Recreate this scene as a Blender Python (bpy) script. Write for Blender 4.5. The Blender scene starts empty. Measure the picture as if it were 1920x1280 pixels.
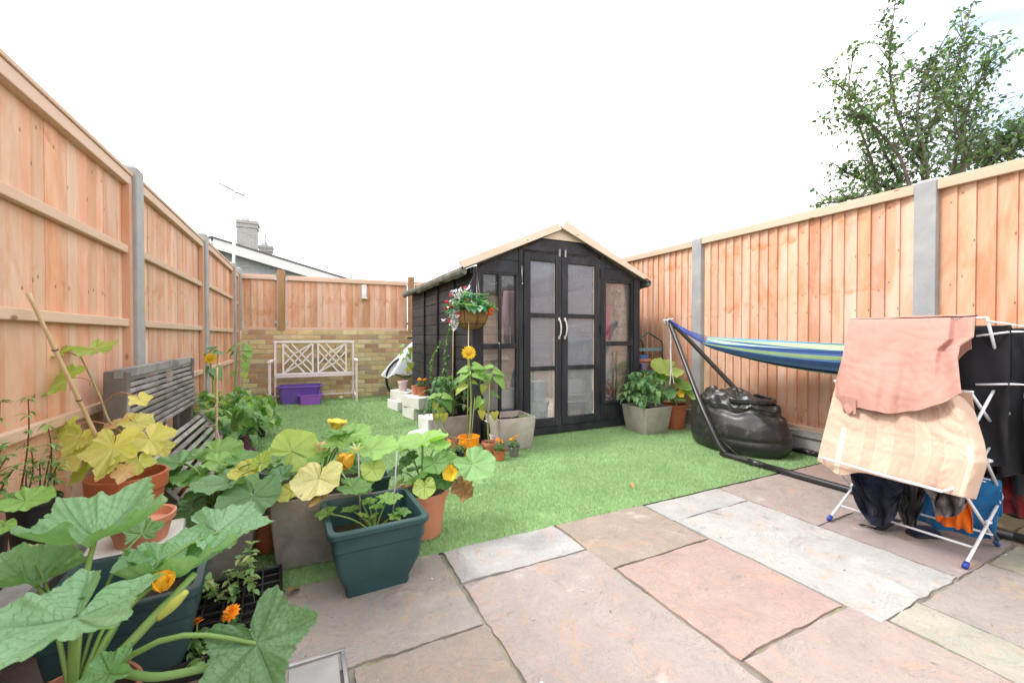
import bpy, bmesh, math, random
import numpy as np
from mathutils import Vector, Matrix, noise as mnoise
random.seed(7)
R = math.radians
SC = bpy.context.scene
COL = SC.collection

# ------------------------------------------------------------------ camera
F_PX, PSI, PT, H = 785.0, R(26.42), R(0.73), 1.03
cd = bpy.data.cameras.new('camera')
cam = bpy.data.objects.new('camera', cd)
COL.objects.link(cam)
cam.location = (0, 0, H)
cam.rotation_euler = (R(90) - PT, 0, -PSI)
cd.sensor_width = 36
cd.lens = F_PX / 1920 * 36
cd.clip_start = 0.02
cd.clip_end = 800
cd.dof.use_dof = True
cd.dof.focus_distance = 3.6
cd.dof.aperture_fstop = 5.0
SC.camera = cam
SC.render.resolution_x, SC.render.resolution_y = 1024, 682

# ------------------------------------------------------------------ sky, sun, exposure
W = bpy.data.worlds.new('World'); SC.world = W; W.use_nodes = True
wt = W.node_tree; wt.nodes.clear()
SUN_EL, SUN_AZ = R(52), R(-75)      # azimuth measured from +Y towards +X
def wn(t, **k):
    n = wt.nodes.new(t)
    for a, b in k.items(): setattr(n, a, b)
    return n
sky = wn('ShaderNodeTexSky', sky_type='NISHITA', sun_disc=False, sun_elevation=SUN_EL, sun_rotation=SUN_AZ)
bg_sky = wn('ShaderNodeBackground'); bg_sky.inputs[1].default_value = 0.14
bg_cloud = wn('ShaderNodeBackground'); bg_cloud.inputs[0].default_value = (1.0, 0.985, 0.985, 1); bg_cloud.inputs[1].default_value = 0.86
wmix = wn('ShaderNodeMixShader'); wout = wn('ShaderNodeOutputWorld')
tcw = wn('ShaderNodeTexCoord')
mp = wn('ShaderNodeMapping'); mp.inputs['Scale'].default_value = (1, 1, 2.2)
nz = wn('ShaderNodeTexNoise'); nz.inputs['Scale'].default_value = 1.7; nz.inputs['Detail'].default_value = 6; nz.inputs['Roughness'].default_value = .55
# the one opening in the cloud lies to the right of the garden
vm = wn('ShaderNodeVectorMath', operation='DOT_PRODUCT')
bd = Vector((math.sin(R(84)), math.cos(R(84)), 0.47)).normalized()
vm.inputs[1].default_value = bd
mr = wn('ShaderNodeMapRange'); mr.inputs[1].default_value = .955; mr.inputs[2].default_value = .988
mr.inputs[3].default_value = 0; mr.inputs[4].default_value = .8
mul = wn('ShaderNodeMath', operation='MULTIPLY')
nr = wn('ShaderNodeMapRange'); nr.inputs[1].default_value = .26; nr.inputs[2].default_value = .44
sub = wn('ShaderNodeMath', operation='SUBTRACT'); sub.inputs[0].default_value = 1
L = wt.links.new
L(tcw.outputs['Generated'], mp.inputs[0]); L(mp.outputs[0], nz.inputs[0]); L(nz.outputs[0], nr.inputs[0])
L(tcw.outputs['Generated'], vm.inputs[0]); L(vm.outputs['Value'], mr.inputs[0])
L(mr.outputs[0], mul.inputs[0]); L(nr.outputs[0], mul.inputs[1]); L(mul.outputs[0], sub.inputs[1])
L(sky.outputs[0], bg_sky.inputs[0]); L(sub.outputs[0], wmix.inputs[0]); L(bg_sky.outputs[0], wmix.inputs[1]); L(bg_cloud.outputs[0], wmix.inputs[2])
L(wmix.outputs[0], wout.inputs[0])

sd = bpy.data.lights.new('sun', 'SUN'); sd.energy = 1.25; sd.angle = R(14); sd.color = (1, .97, .94)
sun = bpy.data.objects.new('sun', sd); COL.objects.link(sun)
sdir = Vector((math.sin(SUN_AZ) * math.cos(SUN_EL), math.cos(SUN_AZ) * math.cos(SUN_EL), math.sin(SUN_EL)))
sun.rotation_euler = sdir.to_track_quat('Z', 'Y').to_euler()
VS = SC.view_settings
SC.display_settings.display_device = 'sRGB'
VS.view_transform = 'Standard'; VS.look = 'None'; VS.gamma = 1; VS.use_curve_mapping = False
VS.exposure = 1.4
SC.cycles.use_denoising = True
SC.cycles.max_bounces = 8; SC.cycles.transparent_max_bounces = 12
SC.cycles.diffuse_bounces = 4; SC.cycles.glossy_bounces = 3; SC.cycles.transmission_bounces = 4
SC.cycles.sample_clamp_indirect = 6
SC.cycles.caustics_reflective = False; SC.cycles.caustics_refractive = False

# ------------------------------------------------------------------ measuring helpers (photo pixel -> metres)
FW = Vector((math.sin(PSI) * math.cos(PT), math.cos(PSI) * math.cos(PT), -math.sin(PT)))
RT = Vector((math.cos(PSI), -math.sin(PSI), 0)); UP = RT.cross(FW); CP = Vector((0, 0, H))
FF = Vector((math.sin(PSI), math.cos(PSI), 0))
def ray(x, y): return FW + RT * ((x - 960) / F_PX) + UP * ((640 - y) / F_PX)
def PZ(x, y, z=0): d = ray(x, y); return CP + d * ((z - H) / d.z)
def PY(x, y, v): d = ray(x, y); return CP + d * (v / d.y)
def PX(x, y, v): d = ray(x, y); return CP + d * (v / d.x)
def PD(x, y, v): return CP + ray(x, y) * v
def V(*a): return Vector(a)

# ------------------------------------------------------------------ materials
MATS = {}
def newmat(name):
    m = bpy.data.materials.new(name); m.use_nodes = True
    nt = m.node_tree; nt.nodes.clear()
    out = nt.nodes.new('ShaderNodeOutputMaterial')
    def N(t, **k):
        n = nt.nodes.new(t)
        for a, b in k.items(): setattr(n, a, b)
        return n
    MATS[name] = m
    return m, nt, N, nt.links.new, out
def coords(nt, N, L, stretch=(1, 1, 1)):
    tc = N('ShaderNodeTexCoord'); oi = N('ShaderNodeObjectInfo')
    ml = N('ShaderNodeMath', operation='MULTIPLY'); ml.inputs[1].default_value = 37.0
    L(oi.outputs['Random'], ml.inputs[0])
    va = N('ShaderNodeVectorMath', operation='ADD'); L(tc.outputs['Object'], va.inputs[0]); L(ml.outputs[0], va.inputs[1])
    mp = N('ShaderNodeMapping'); mp.inputs['Scale'].default_value = stretch; L(va.outputs[0], mp.inputs[0])
    return mp.outputs[0]
def mixc(N, L, fac, a, b, mode='MIX'):
    m = N('ShaderNodeMix', data_type='RGBA', blend_type=mode)
    for s, v in ((0, fac), (6, a), (7, b)):
        if hasattr(v, 'links') or hasattr(v, 'is_output'): L(v, m.inputs[s])
        else: m.inputs[s].default_value = v if not isinstance(v, tuple) else (*v, 1)
    return m.outputs[2]
def ramp(N, L, src, a, b):
    r = N('ShaderNodeMapRange'); r.inputs[1].default_value = a; r.inputs[2].default_value = b
    L(src, r.inputs[0]); return r.outputs[0]
def tex(N, L, vec, scale, detail=4, rough=.55, dist=0, kind=None):
    n = N('ShaderNodeTexNoise')
    if kind: n.noise_type = kind; n.inputs['Scale'].default_value = scale
    n.inputs['Detail'].default_value = detail; n.inputs['Roughness'].default_value = rough; n.inputs['Distortion'].default_value = dist
    L(vec, n.inputs['Vector']); return n.outputs[0]
def bumpn(N, L, h, strength, dist=.01):
    b = N('ShaderNodeBump'); b.inputs['Strength'].default_value = strength; b.inputs['Distance'].default_value = dist
    L(h, b.inputs['Height']); return b.outputs[0]
def mat(name, col=(.5, .5, .5), rough=.6, dark=None, scale=6, bump=.2, bscale=60, stretch=(1, 1, 1), metallic=0, spec=.4, vc=False,
        stain=None, stain_amt=.5, stain_scale=2, coat=0, sheen=0, lo=.35, hi=.65):
    m, nt, N, L, out = newmat(name)
    v = coords(nt, N, L, stretch)
    p = N('ShaderNodeBsdfPrincipled')
    dark = dark or tuple(c * .72 for c in col)
    f = ramp(N, L, tex(N, L, v, scale, 6, .6), lo, hi)
    if vc:
        at = N('ShaderNodeAttribute', attribute_name='Col')
        base = mixc(N, L, f, tuple(d / max(c, 1e-4) for d, c in zip(dark, col)), (1, 1, 1))
        c = mixc(N, L, 1.0, at.outputs['Color'], base, 'MULTIPLY')
    else:
        c = mixc(N, L, f, dark, col)
    if stain:
        sf = ramp(N, L, tex(N, L, v, stain_scale, 8, .65, .6), .52, .68)
        mm = N('ShaderNodeMath', operation='MULTIPLY'); mm.inputs[1].default_value = stain_amt; L(sf, mm.inputs[0])
        c = mixc(N, L, mm.outputs[0], c, stain)
    L(c, p.inputs['Base Color'])
    p.inputs['Roughness'].default_value = rough; p.inputs['Metallic'].default_value = metallic
    p.inputs['Specular IOR Level'].default_value = spec
    p.inputs['Coat Weight'].default_value = coat
    p.inputs['Sheen Weight'].default_value = sheen
    if bump: L(bumpn(N, L, tex(N, L, v, bscale, 5, .65), bump), p.inputs['Normal'])
    L(p.outputs[0], out.inputs[0])
    return m

def wood_mat(name, light, dark, streak, axis='Z', grey=None, vc=True, knots=True, rough=.75, knot_col=(.16, .07, .03), stainrows=True):
    """sawn softwood: long grain streaks, darker knots, warm stain"""
    m, nt, N, L, out = newmat(name)
    st = {'Z': (1, 1, .06), 'X': (.06, 1, 1), 'Y': (1, .06, 1)}[axis]
    v = coords(nt, N, L, st); v1 = coords(nt, N, L, (1, 1, 1) if axis == 'Z' else (1, 1, 1))
    g = tex(N, L, v, 22, 5, .6, .8)
    c = mixc(N, L, ramp(N, L, g, .3, .7), dark, light)
    g2 = tex(N, L, coords(nt, N, L, tuple(a if a == 1 else .25 for a in st)), 7, 5, .6, 1.2)
    m1 = N('ShaderNodeMath', operation='MULTIPLY'); m1.inputs[1].default_value = .62; L(ramp(N, L, g2, .46, .66), m1.inputs[0])
    c = mixc(N, L, m1.outputs[0], c, streak)
    if vc:
        at = N('ShaderNodeAttribute', attribute_name='Col')
        c = mixc(N, L, 1.0, c, at.outputs['Color'], 'MULTIPLY')
    if knots:
        vo = N('ShaderNodeTexVoronoi'); vo.inputs['Scale'].default_value = 7.5; L(coords(nt, N, L, (1.2, 1.2, .55) if axis == 'Z' else (.55, .55, 1.2)), vo.inputs['Vector'])
        k = N('ShaderNodeMapRange'); k.inputs[1].default_value = .05; k.inputs[2].default_value = .11; k.inputs[3].default_value = .75; k.inputs[4].default_value = 0
        L(vo.outputs['Distance'], k.inputs[0])
        c = mixc(N, L, k.outputs[0], c, knot_col)
    if grey:
        m2 = N('ShaderNodeMath', operation='MULTIPLY'); m2.inputs[1].default_value = grey[1]
        L(ramp(N, L, tex(N, L, v1, 3.1, 7, .6), .45, .62), m2.inputs[0]); c = mixc(N, L, m2.outputs[0], c, grey[0])
    p = N('ShaderNodeBsdfPrincipled'); L(c, p.inputs['Base Color']); p.inputs['Roughness'].default_value = rough
    p.inputs['Specular IOR Level'].default_value = .25
    L(bumpn(N, L, g, .25, .004), p.inputs['Normal']); L(p.outputs[0], out.inputs[0])
    return m

def leaf_mat(name, kind, rough=.5, vein=(.55, .75, .42), vein_amt=.35, transl=.35, bump=.4, mottled=None, lobes=3.5):
    """kind 'palm' : veins fan from the stalk (uv = angle,radius) ; kind 'mid' : midrib with side veins (uv = across,along)"""
    m, nt, N, L, out = newmat(name)
    uv = N('ShaderNodeUVMap'); sp = N('ShaderNodeSeparateXYZ'); L(uv.outputs[0], sp.inputs[0])
    def mt(op, a, b=None, c=None):
        n = N('ShaderNodeMath', operation=op)
        for i, q in enumerate((a, b, c)):
            if q is None: continue
            if hasattr(q, 'is_output'): L(q, n.inputs[i])
            else: n.inputs[i].default_value = q
        return n.outputs[0]
    u, w = sp.outputs[0], sp.outputs[1]
    if kind == 'palm':
        d = mt('PINGPONG', mt('ADD', mt('MULTIPLY', u, lobes), 0.0), .5)      # 0 on a main vein
        dist = mt('MULTIPLY', d, w)
        main = mt('SUBTRACT', 1, mt('SMOOTH_MIN', 1, mt('DIVIDE', dist, mt('MULTIPLY_ADD', w, -.016, .026)), .05))
        side = mt('PINGPONG', mt('SUBTRACT', mt('MULTIPLY', w, 6.5), mt('MULTIPLY', d, 5)), .5)
    else:
        d = mt('ABSOLUTE', u)
        main = mt('SUBTRACT', 1, mt('SMOOTH_MIN', 1, mt('DIVIDE', d, .07), .05))
        side = mt('PINGPONG', mt('SUBTRACT', mt('MULTIPLY', w, 6), mt('MULTIPLY', d, 1.8)), .5)
    sv = mt('MULTIPLY', mt('SUBTRACT', 1, mt('MINIMUM', 1, mt('DIVIDE', side, .09))), .5)
    vv = mt('MAXIMUM', mt('MAXIMUM', main, sv), 0)
    at = N('ShaderNodeAttribute', attribute_name='Col')
    v = coords(nt, N, L)
    no = tex(N, L, v, 26, 4, .6)
    c = mixc(N, L, ramp(N, L, no, .3, .7), (.72, .74, .66), (1.1, 1.08, 1.1))
    c = mixc(N, L, 1.0, at.outputs['Color'], c, 'MULTIPLY')
    if mottled:
        c = mixc(N, L, mt('MULTIPLY', ramp(N, L, tex(N, L, v, 11, 6, .7), .54, .66), mottled[1]), c, mottled[0])
    c = mixc(N, L, mt('MULTIPLY', vv, vein_amt), c, vein)
    p = N('ShaderNodeBsdfPrincipled'); L(c, p.inputs['Base Color']); p.inputs['Roughness'].default_value = rough
    p.inputs['Specular IOR Level'].default_value = .5
    vo = N('ShaderNodeTexVoronoi'); vo.inputs['Scale'].default_value = 75 if kind == 'palm' else 120; L(v, vo.inputs['Vector'])
    hh = mt('ADD', mt('ADD', mt('MULTIPLY', vv, -.7), mt('MULTIPLY', no, .7)), mt('MULTIPLY', vo.outputs['Distance'], -.55 if kind == 'palm' else -.2))
    L(bumpn(N, L, hh, bump, .004), p.inputs['Normal'])
    t = N('ShaderNodeBsdfTranslucent'); tcol = mixc(N, L, 1.0, c, (1.25, 1.5, .45), 'MULTIPLY'); L(tcol, t.inputs[0])
    mx = N('ShaderNodeMixShader'); mx.inputs[0].default_value = transl
    L(p.outputs[0], mx.inputs[1]); L(t.outputs[0], mx.inputs[2]); L(mx.outputs[0], out.inputs[0])
    return m

def glass_mat(name, film=.12, filmcol=(.5, .52, .56), tint=(.95, .97, 1), rough=.03, filmvar=0.0):
    m, nt, N, L, out = newmat(name)
    tr = N('ShaderNodeBsdfTransparent'); tr.inputs[0].default_value = (*tint, 1)
    gl = N('ShaderNodeBsdfGlossy'); gl.inputs['Roughness'].default_value = rough
    fr = N('ShaderNodeFresnel'); fr.inputs[0].default_value = 1.5
    a = N('ShaderNodeMixShader'); L(fr.outputs[0], a.inputs[0]); L(tr.outputs[0], a.inputs[1]); L(gl.outputs[0], a.inputs[2])
    df = N('ShaderNodeBsdfDiffuse'); df.inputs[0].default_value = (*filmcol, 1)
    b = N('ShaderNodeMixShader'); L(a.outputs[0], b.inputs[1]); L(df.outputs[0], b.inputs[2])
    v = coords(nt, N, L, (1, 1, .5)); f = ramp(N, L, tex(N, L, v, 4, 6, .7), .3, .7)
    ma = N('ShaderNodeMath', operation='MULTIPLY_ADD'); L(f, ma.inputs[0]); ma.inputs[1].default_value = filmvar; ma.inputs[2].default_value = film
    L(ma.outputs[0], b.inputs[0]); L(b.outputs[0], out.inputs[0])
    return m

# ------------------------------------------------------------------ mesh builder
class MB:
    def __init__(s): s.v = []; s.f = []; s.c = []; s.uv = []; s.col = (1, 1, 1); s.sm = True
    def add(s, vs, fs, uvs=None, col=None):
        o = len(s.v); s.v += [tuple(p) for p in vs]
        s.f += [tuple(i + o for i in f) for f in fs]
        c = col or s.col; s.c += [c] * len(vs)
        s.uv += uvs if uvs else [(0, 0)] * len(vs)
    def box(s, c, d, rot=None, col=None):
        x, y, z = (q / 2 for q in d); P = [V(a, b, e) for a in (-x, x) for b in (-y, y) for e in (-z, z)]
        if rot is not None: P = [rot @ p for p in P]
        s.add([V(*c) + p for p in P], [(0, 1, 3, 2), (4, 6, 7, 5), (0, 4, 5, 1), (2, 3, 7, 6), (0, 2, 6, 4), (1, 5, 7, 3)], col=col)
    def bar(s, a, b, w, h, up=(0, 0, 1), col=None):
        a, b = V(*a), V(*b); d = (b - a); ln = d.length; d.normalize(); u = V(*up); sd = d.cross(u).normalized(); u = sd.cross(d)
        P = []
        for t in (a, b):
            for i, j in ((-1, -1), (1, -1), (1, 1), (-1, 1)): P.append(t + sd * (w / 2 * i) + u * (h / 2 * j))
        s.add(P, [(0, 1, 2, 3), (7, 6, 5, 4), (0, 4, 5, 1), (1, 5, 6, 2), (2, 6, 7, 3), (3, 7, 4, 0)], col=col)
    def tube(s, path, r, seg=8, col=None, cap=True):
        path = [V(*p) for p in path]; n = len(path)
        rs = r if isinstance(r, (list, tuple)) else [r] * n
        P = []; up = None
        for i in range(n):
            d = (path[min(i + 1, n - 1)] - path[max(i - 1, 0)])
            if d.length < 1e-9: d = V(0, 0, 1)
            d.normalize()
            if up is None: up = d.orthogonal().normalized()
            up = (up - d * up.dot(d)); up = up.normalized() if up.length > 1e-6 else d.orthogonal().normalized()
            w = d.cross(up)
            for k in range(seg):
                a = 2 * math.pi * k / seg; P.append(path[i] + (up * math.cos(a) + w * math.sin(a)) * rs[i])
        fs = [(i * seg + k, i * seg + (k + 1) % seg, (i + 1) * seg + (k + 1) % seg, (i + 1) * seg + k) for i in range(n - 1) for k in range(seg)]
        if cap: fs += [tuple(range(seg))[::-1], tuple((n - 1) * seg + k for k in range(seg))]
        s.add(P, fs, col=col)
    def rings(s, rgs, cap0=False, cap1=False, col=None):
        n = len(rgs[0]); P = [p for r in rgs for p in r]
        fs = [(i * n + k, i * n + (k + 1) % n, (i + 1) * n + (k + 1) % n, (i + 1) * n + k) for i in range(len(rgs) - 1) for k in range(n)]
        if cap0: fs.append(tuple(range(n))[::-1])
        if cap1: fs.append(tuple((len(rgs) - 1) * n + k for k in range(n)))
        s.add(P, fs, col=col)
    def lathe(s, prof, seg=32, c=(0, 0, 0), cap0=True, cap1=True, col=None, wob=0):
        c = V(*c)
        s.rings([[c + V(r * (1 + wob * math.sin(3 * 2 * math.pi * k / seg + r * 9)) * math.cos(2 * math.pi * k / seg), r * math.sin(2 * math.pi * k / seg), z) for k in range(seg)] for r, z in prof], cap0, cap1, col)
    def sq(s, prof, rad=.2, seg=5, c=(0, 0, 0), ry=1.0, cap0=True, cap1=True, col=None):
        """rounded-square loft: prof = [(half size, z[, corner fraction])]"""
        c = V(*c); rg = []
        for q in prof:
            h, z = q[0], q[1]; rr = (q[2] if len(q) > 2 else rad) * h; ring = []
            hy = h * ry
            for cx, cy, a0 in ((h - rr, hy - rr, 0), (-h + rr, hy - rr, 90), (-h + rr, -hy + rr, 180), (h - rr, -hy + rr, 270)):
                for k in range(seg + 1):
                    a = R(a0 + 90 * k / seg); ring.append(c + V(cx + rr * math.cos(a), cy + rr * math.sin(a), z))
            rg.append(ring)
        s.rings(rg, cap0, cap1, col)
    def grid(s, fn, nu, nv, thick=0, col=None, uv=True):
        P = [V(*fn(i / nu, j / nv)) for j in range(nv + 1) for i in range(nu + 1)]
        fs = [(j * (nu + 1) + i, j * (nu + 1) + i + 1, (j + 1) * (nu + 1) + i + 1, (j + 1) * (nu + 1) + i) for j in range(nv) for i in range(nu)]
        s.add(P, fs, [(i / nu, j / nv) for j in range(nv + 1) for i in range(nu + 1)], col)
    def ball(s, c, r, seg=12, col=None, sq=(1, 1, 1)):
        n = max(4, seg // 2)
        s.rings([[V(*c) + V(r * sq[0] * math.sin(math.pi * (j + .02) / (n + .04)) * math.cos(2 * math.pi * k / seg), r * sq[1] * math.sin(math.pi * (j + .02) / (n + .04)) * math.sin(2 * math.pi * k / seg),
                  -r * sq[2] * math.cos(math.pi * (j + .02) / (n + .04))) for k in range(seg)] for j in range(n + 1)], True, True, col)
    # ---- leaves
    def palm_leaf(s, M, r, depth=.16, lobes=2.5, serr=.05, notch=.55, cup=.18, ripple=.05, col=None, nr=7, ns=64, seed=0, stretch=1.0, teeth=19):
        rnd = random.Random(seed); ph = rnd.random() * 6; P = []; U = []; skew = rnd.uniform(-.06, .06)
        def tri(x): return abs((x % 1) - .5) * 2
        for k in range(nr + 1):
            rho = (k / nr) ** .85
            for i in range(ns + 1):
                u = -1 + 2 * i / ns; th = u * math.pi * .975
                lob = abs(math.sin(u * lobes * math.pi)); dv = tri(u * lobes + .5) if False else abs(((u * lobes) % 1 + .5) % 1 - .5)
                e = 1 - depth * lob ** 1.25 - serr * (tri(u * teeth + ph) * .8 + tri(u * teeth * 2.37 + ph * 2) * .45 + .25 * math.sin(u * 9 + ph)) + serr * .5
                e *= 1 - notch * max(0, (abs(u) - .80) / .20) ** 1.6
                e *= 1 + .10 * math.cos(th) + .04 * math.sin(3 * th + ph) + skew * math.sin(th)
                rr = r * e * rho
                z = cup * r * rho ** 1.7 - .035 * r * math.exp(-(dv / .07) ** 2) * math.sin(math.pi * min(1, rho * .9 + .05)) - .05 * r * rho * (1 - lob)
                z += ripple * r * rho ** 2.6 * (math.sin(th * 5 + ph) + .8 * math.sin(th * 11 + 2 * ph) + .5 * math.sin(th * 19 + ph)) + .006 * r * rho * math.sin(th * 29 + rho * 14)
                P.append(M @ V(rr * math.sin(th), rr * math.cos(th) * stretch, z)); U.append((u, rho))
        fs = [(k * (ns + 1) + i, k * (ns + 1) + i + 1, (k + 1) * (ns + 1) + i + 1, (k + 1) * (ns + 1) + i) for k in range(nr) for i in range(ns)]
        s.add(P, fs, U, col)
    def mid_leaf(s, M, ln, wd, fold=.25, droop=.25, col=None, n=6, heart=0.0, twist=0, serr=0, m=2):
        P = []; U = []
        for j in range(n + 1):
            t = j / n; w = wd * (math.sin(math.pi * min(1, t ** .75 + .02)) ** .85 if 0 < t < 1 else 0.02)
            if heart: w = wd * ((1 - t) ** .8 * (1.15 if t > .04 else .6)) * (1 if t < 1 else 0) + .001
            if serr and j % 2: w *= 1 - serr
            a = droop * t
            for i in range(-m, m + 1):
                q = i / m
                y = ln * t * math.cos(a * .8) - heart * ln * .22 * abs(q) * (1 - t) ** 3
                P.append(M @ V(q * w * math.cos(fold), y, -ln * math.sin(a) * t + abs(q) * w * math.sin(fold) + twist * q * w * t)); U.append((q, t))
        k = 2 * m + 1
        fs = [(j * k + i, j * k + i + 1, (j + 1) * k + i + 1, (j + 1) * k + i) for j in range(n) for i in range(k - 1)]
        s.add(P, fs, U, col)
    def build(s, name, m, parent=None, smooth=True, bevel=0, bseg=2, sub=0, solid=0, auto=None, world=False, kind=None, label=None):
        me = bpy.data.meshes.new(name)
        vs = s.v
        if world and parent is not None:
            o = parent.location; vs = [(a - o.x, b - o.y, c - o.z) for a, b, c in vs]
        me.from_pydata(vs, [], s.f)
        me.validate(clean_customdata=False)
        if len(me.vertices) == len(s.c):
            ca = me.color_attributes.new('Col', 'FLOAT_COLOR', 'POINT')
            ca.data.foreach_set('color', np.array([(*c[:3], 1) for c in s.c], dtype=np.float32).ravel())
            uvl = me.uv_layers.new(name='UVMap')
            li = np.empty(len(me.loops), dtype=np.int32); me.loops.foreach_get('vertex_index', li)
            uvl.data.foreach_set('uv', np.array(s.uv, dtype=np.float32)[li].ravel())
        ms = m if isinstance(m, (list, tuple)) else [m]
        for q in ms: me.materials.append(MATS[q] if isinstance(q, str) else q)
        me.update()
        if smooth:
            me.polygons.foreach_set('use_smooth', [True] * len(me.polygons))
            if auto is not None: me.set_sharp_from_angle(angle=R(auto))
        o = bpy.data.objects.new(name, me); COL.objects.link(o)
        if parent is not None: o.parent = parent
        if solid:
            md = o.modifiers.new('solid', 'SOLIDIFY'); md.thickness = solid; md.offset = 0
        if bevel:
            md = o.modifiers.new('bevel', 'BEVEL'); md.width = bevel; md.segments = bseg; md.limit_method = 'ANGLE'; md.angle_limit = R(40)
            if smooth and auto is None: me.set_sharp_from_angle(angle=R(50))
        if sub:
            md = o.modifiers.new('sub', 'SUBSURF'); md.levels = sub; md.render_levels = sub
        if kind: o['kind'] = kind
        if label: o['label'] = label
        return o

def tag(o, label=None, cat=None, group=None, kind=None):
    if label: o['label'] = label
    if cat: o['category'] = cat
    if group: o['group'] = group
    if kind: o['kind'] = kind
    return o
def thing(name, label, cat, loc=(0, 0, 0), rz=0, group=None):
    o = bpy.data.objects.new(name, None); COL.objects.link(o); o.empty_display_size = .1
    o.location = loc; o.rotation_euler = (0, 0, rz); o['label'] = label; o['category'] = cat
    if group: o['group'] = group
    return o
def dup(root, loc, rz=0, label=None, group=None, scale=None):
    r = root.copy(); COL.objects.link(r); r.location = loc; r.rotation_euler = (0, 0, rz)
    if scale: r.scale = (scale,) * 3
    if label: r['label'] = label
    if group: r['group'] = group
    for ch in list(root.children):
        c = ch.copy(); COL.objects.link(c); c.parent = r
        for g in list(ch.children):
            d = g.copy(); COL.objects.link(d); d.parent = c
    return r
def jit(c, a, rnd=random): 
    k = 1 + rnd.uniform(-a, a); return tuple(min(1.5, max(0, q * k * (1 + rnd.uniform(-a, a) * .35))) for q in c)
def frame(pos, head, droop=0, roll=0, face=0):
    """leaf frame: head = direction of the tip seen from above (0 right, 90 away, -90 towards the viewer)"""
    h = R(head); t = (RT * math.cos(h) + FF * math.sin(h)).normalized(); n = V(0, 0, 1); sd = t.cross(n).normalized()
    q = Matrix.Rotation(R(-droop), 3, sd); t = q @ t; n = q @ n
    q = Matrix.Rotation(R(roll), 3, t); n = q @ n
    if face: n = (n - FF * face).normalized(); t = (t - n * t.dot(n)).normalized()
    sd = t.cross(n)
    M = Matrix((sd, t, n)).transposed().to_4x4(); M.translation = pos
    return M
def curve(a, b, lift=.3, n=7, side=None):
    a, b = V(*a), V(*b); ln = (b - a).length; out = []
    for i in range(n + 1):
        t = i / n; p = a.lerp(b, t) + V(0, 0, 1) * lift * ln * math.sin(math.pi * t) * (1 - t * .3)
        if side is not None: p += side * math.sin(math.pi * t) * ln
        out.append(p)
    return out
def smoothpath(pts, n=6):
    pts = [V(*p) for p in pts]; out = []
    for i in range(len(pts) - 1):
        p0 = pts[max(0, i - 1)]; p1 = pts[i]; p2 = pts[i + 1]; p3 = pts[min(len(pts) - 1, i + 2)]
        for k in range(n):
            t = k / n
            out.append(.5 * ((2 * p1) + (p2 - p0) * t + (2 * p0 - 5 * p1 + 4 * p2 - p3) * t * t + (3 * p1 - p0 - 3 * p2 + p3) * t ** 3))
    out.append(pts[-1]); return out

# materials used in many places
FENCE_L, FENCE_D, FENCE_S = (.72, .485, .365), (.65, .405, .29), (.64, .315, .185)
wood_mat('fence_boards', FENCE_L, FENCE_D, FENCE_S, 'Z')
wood_mat('fence_rails', (.66, .485, .38), (.58, .40, .295), (.60, .395, .27), 'Y')
wood_mat('fence_rails_x', (.72, .54, .435), (.64, .455, .35), (.64, .425, .30), 'X')
wood_mat('post_timber', (.42, .25, .13), (.33, .19, .09), (.28, .15, .06), 'Z')
wood_mat('raw_pine', (.80, .68, .56), (.71, .58, .46), (.68, .52, .38), 'X')
wood_mat('inner_pine', (.80, .66, .52), (.68, .54, .41), (.66, .50, .36), 'Y')
wood_mat('black_wood', (.038, .039, .045), (.020, .020, .024), (.058, .060, .068), 'Y', knots=True, knot_col=(.006, .006, .007), rough=.55)
wood_mat('black_frame', (.036, .038, .045), (.018, .019, .023), (.060, .062, .072), 'Z', knots=True, knot_col=(.006, .006, .007), rough=.5)
wood_mat('grey_timber', (.40, .39, .38), (.20, .19, .185), (.29, .27, .26), 'Y', knots=True, knot_col=(.06, .055, .05), grey=((.12, .105, .10), .7), rough=.85)
mat('concrete_post', (.40, .40, .40), .85, (.31, .31, .32), 5, .35, 90, stain=(.30, .30, .29), stain_amt=.5)
mat('gravel_board', (.50, .49, .47), .85, (.36, .35, .34), 5, .3, 90)
mat('mortar', (.50, .46, .39), .95, (.40, .37, .31), 10, .4, 120)
mat('brick', (1, 1, 1), .85, (.80, .77, .70), 16, .5, 70, vc=True, stain=(.42, .26, .14), stain_amt=.3, stain_scale=9)
mat('soil', (.045, .032, .022), .95, (.02, .014, .01), 18, 1.0, 60)
mat('white_metal', (.80, .78, .78), .4, (.72, .70, .70), 8, .05, 80)
mat('steel', (.55, .55, .57), .35, (.4, .4, .42), 10, .05, 80, metallic=.8)
mat('stem', (.26, .38, .12), .5, (.16, .26, .07), 14, .15, 60, vc=False)
mat('stem_vc', (1, 1, 1), .55, (.75, .75, .7), 14, .15, 60, vc=True)
mat('bamboo', (.62, .48, .29), .45, (.50, .36, .19), 9, .15, 60)
mat('terracotta_plastic', (.50, .155, .07), .45, (.42, .12, .055), 6, .1, 90, stain=(.58, .24, .13), stain_amt=.5)
mat('terracotta', (.52, .21, .12), .75, (.42, .16, .09), 7, .3, 80, stain=(.55, .38, .30), stain_amt=.6)
mat('terracotta_pink', (.60, .27, .17), .6, (.52, .21, .12), 7, .15, 80, stain=(.64, .36, .26), stain_amt=.5)
mat('black_plastic', (.018, .018, .02), .4, (.01, .01, .011), 6, .1, 80)
mat('green_plastic', (.028, .076, .082), .38, (.021, .058, .064), 5, .08, 120, stain=(.05, .085, .085), stain_amt=.35)
mat('stone_planter', (.33, .29, .26), .85, (.20, .175, .16), 7, .4, 90, stain=(.12, .105, .10), stain_amt=.6, stain_scale=3)
mat('stone_planter_pale', (.46, .42, .38), .85, (.34, .31, .28), 7, .4, 90, stain=(.24, .215, .20), stain_amt=.6, stain_scale=3)
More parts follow.
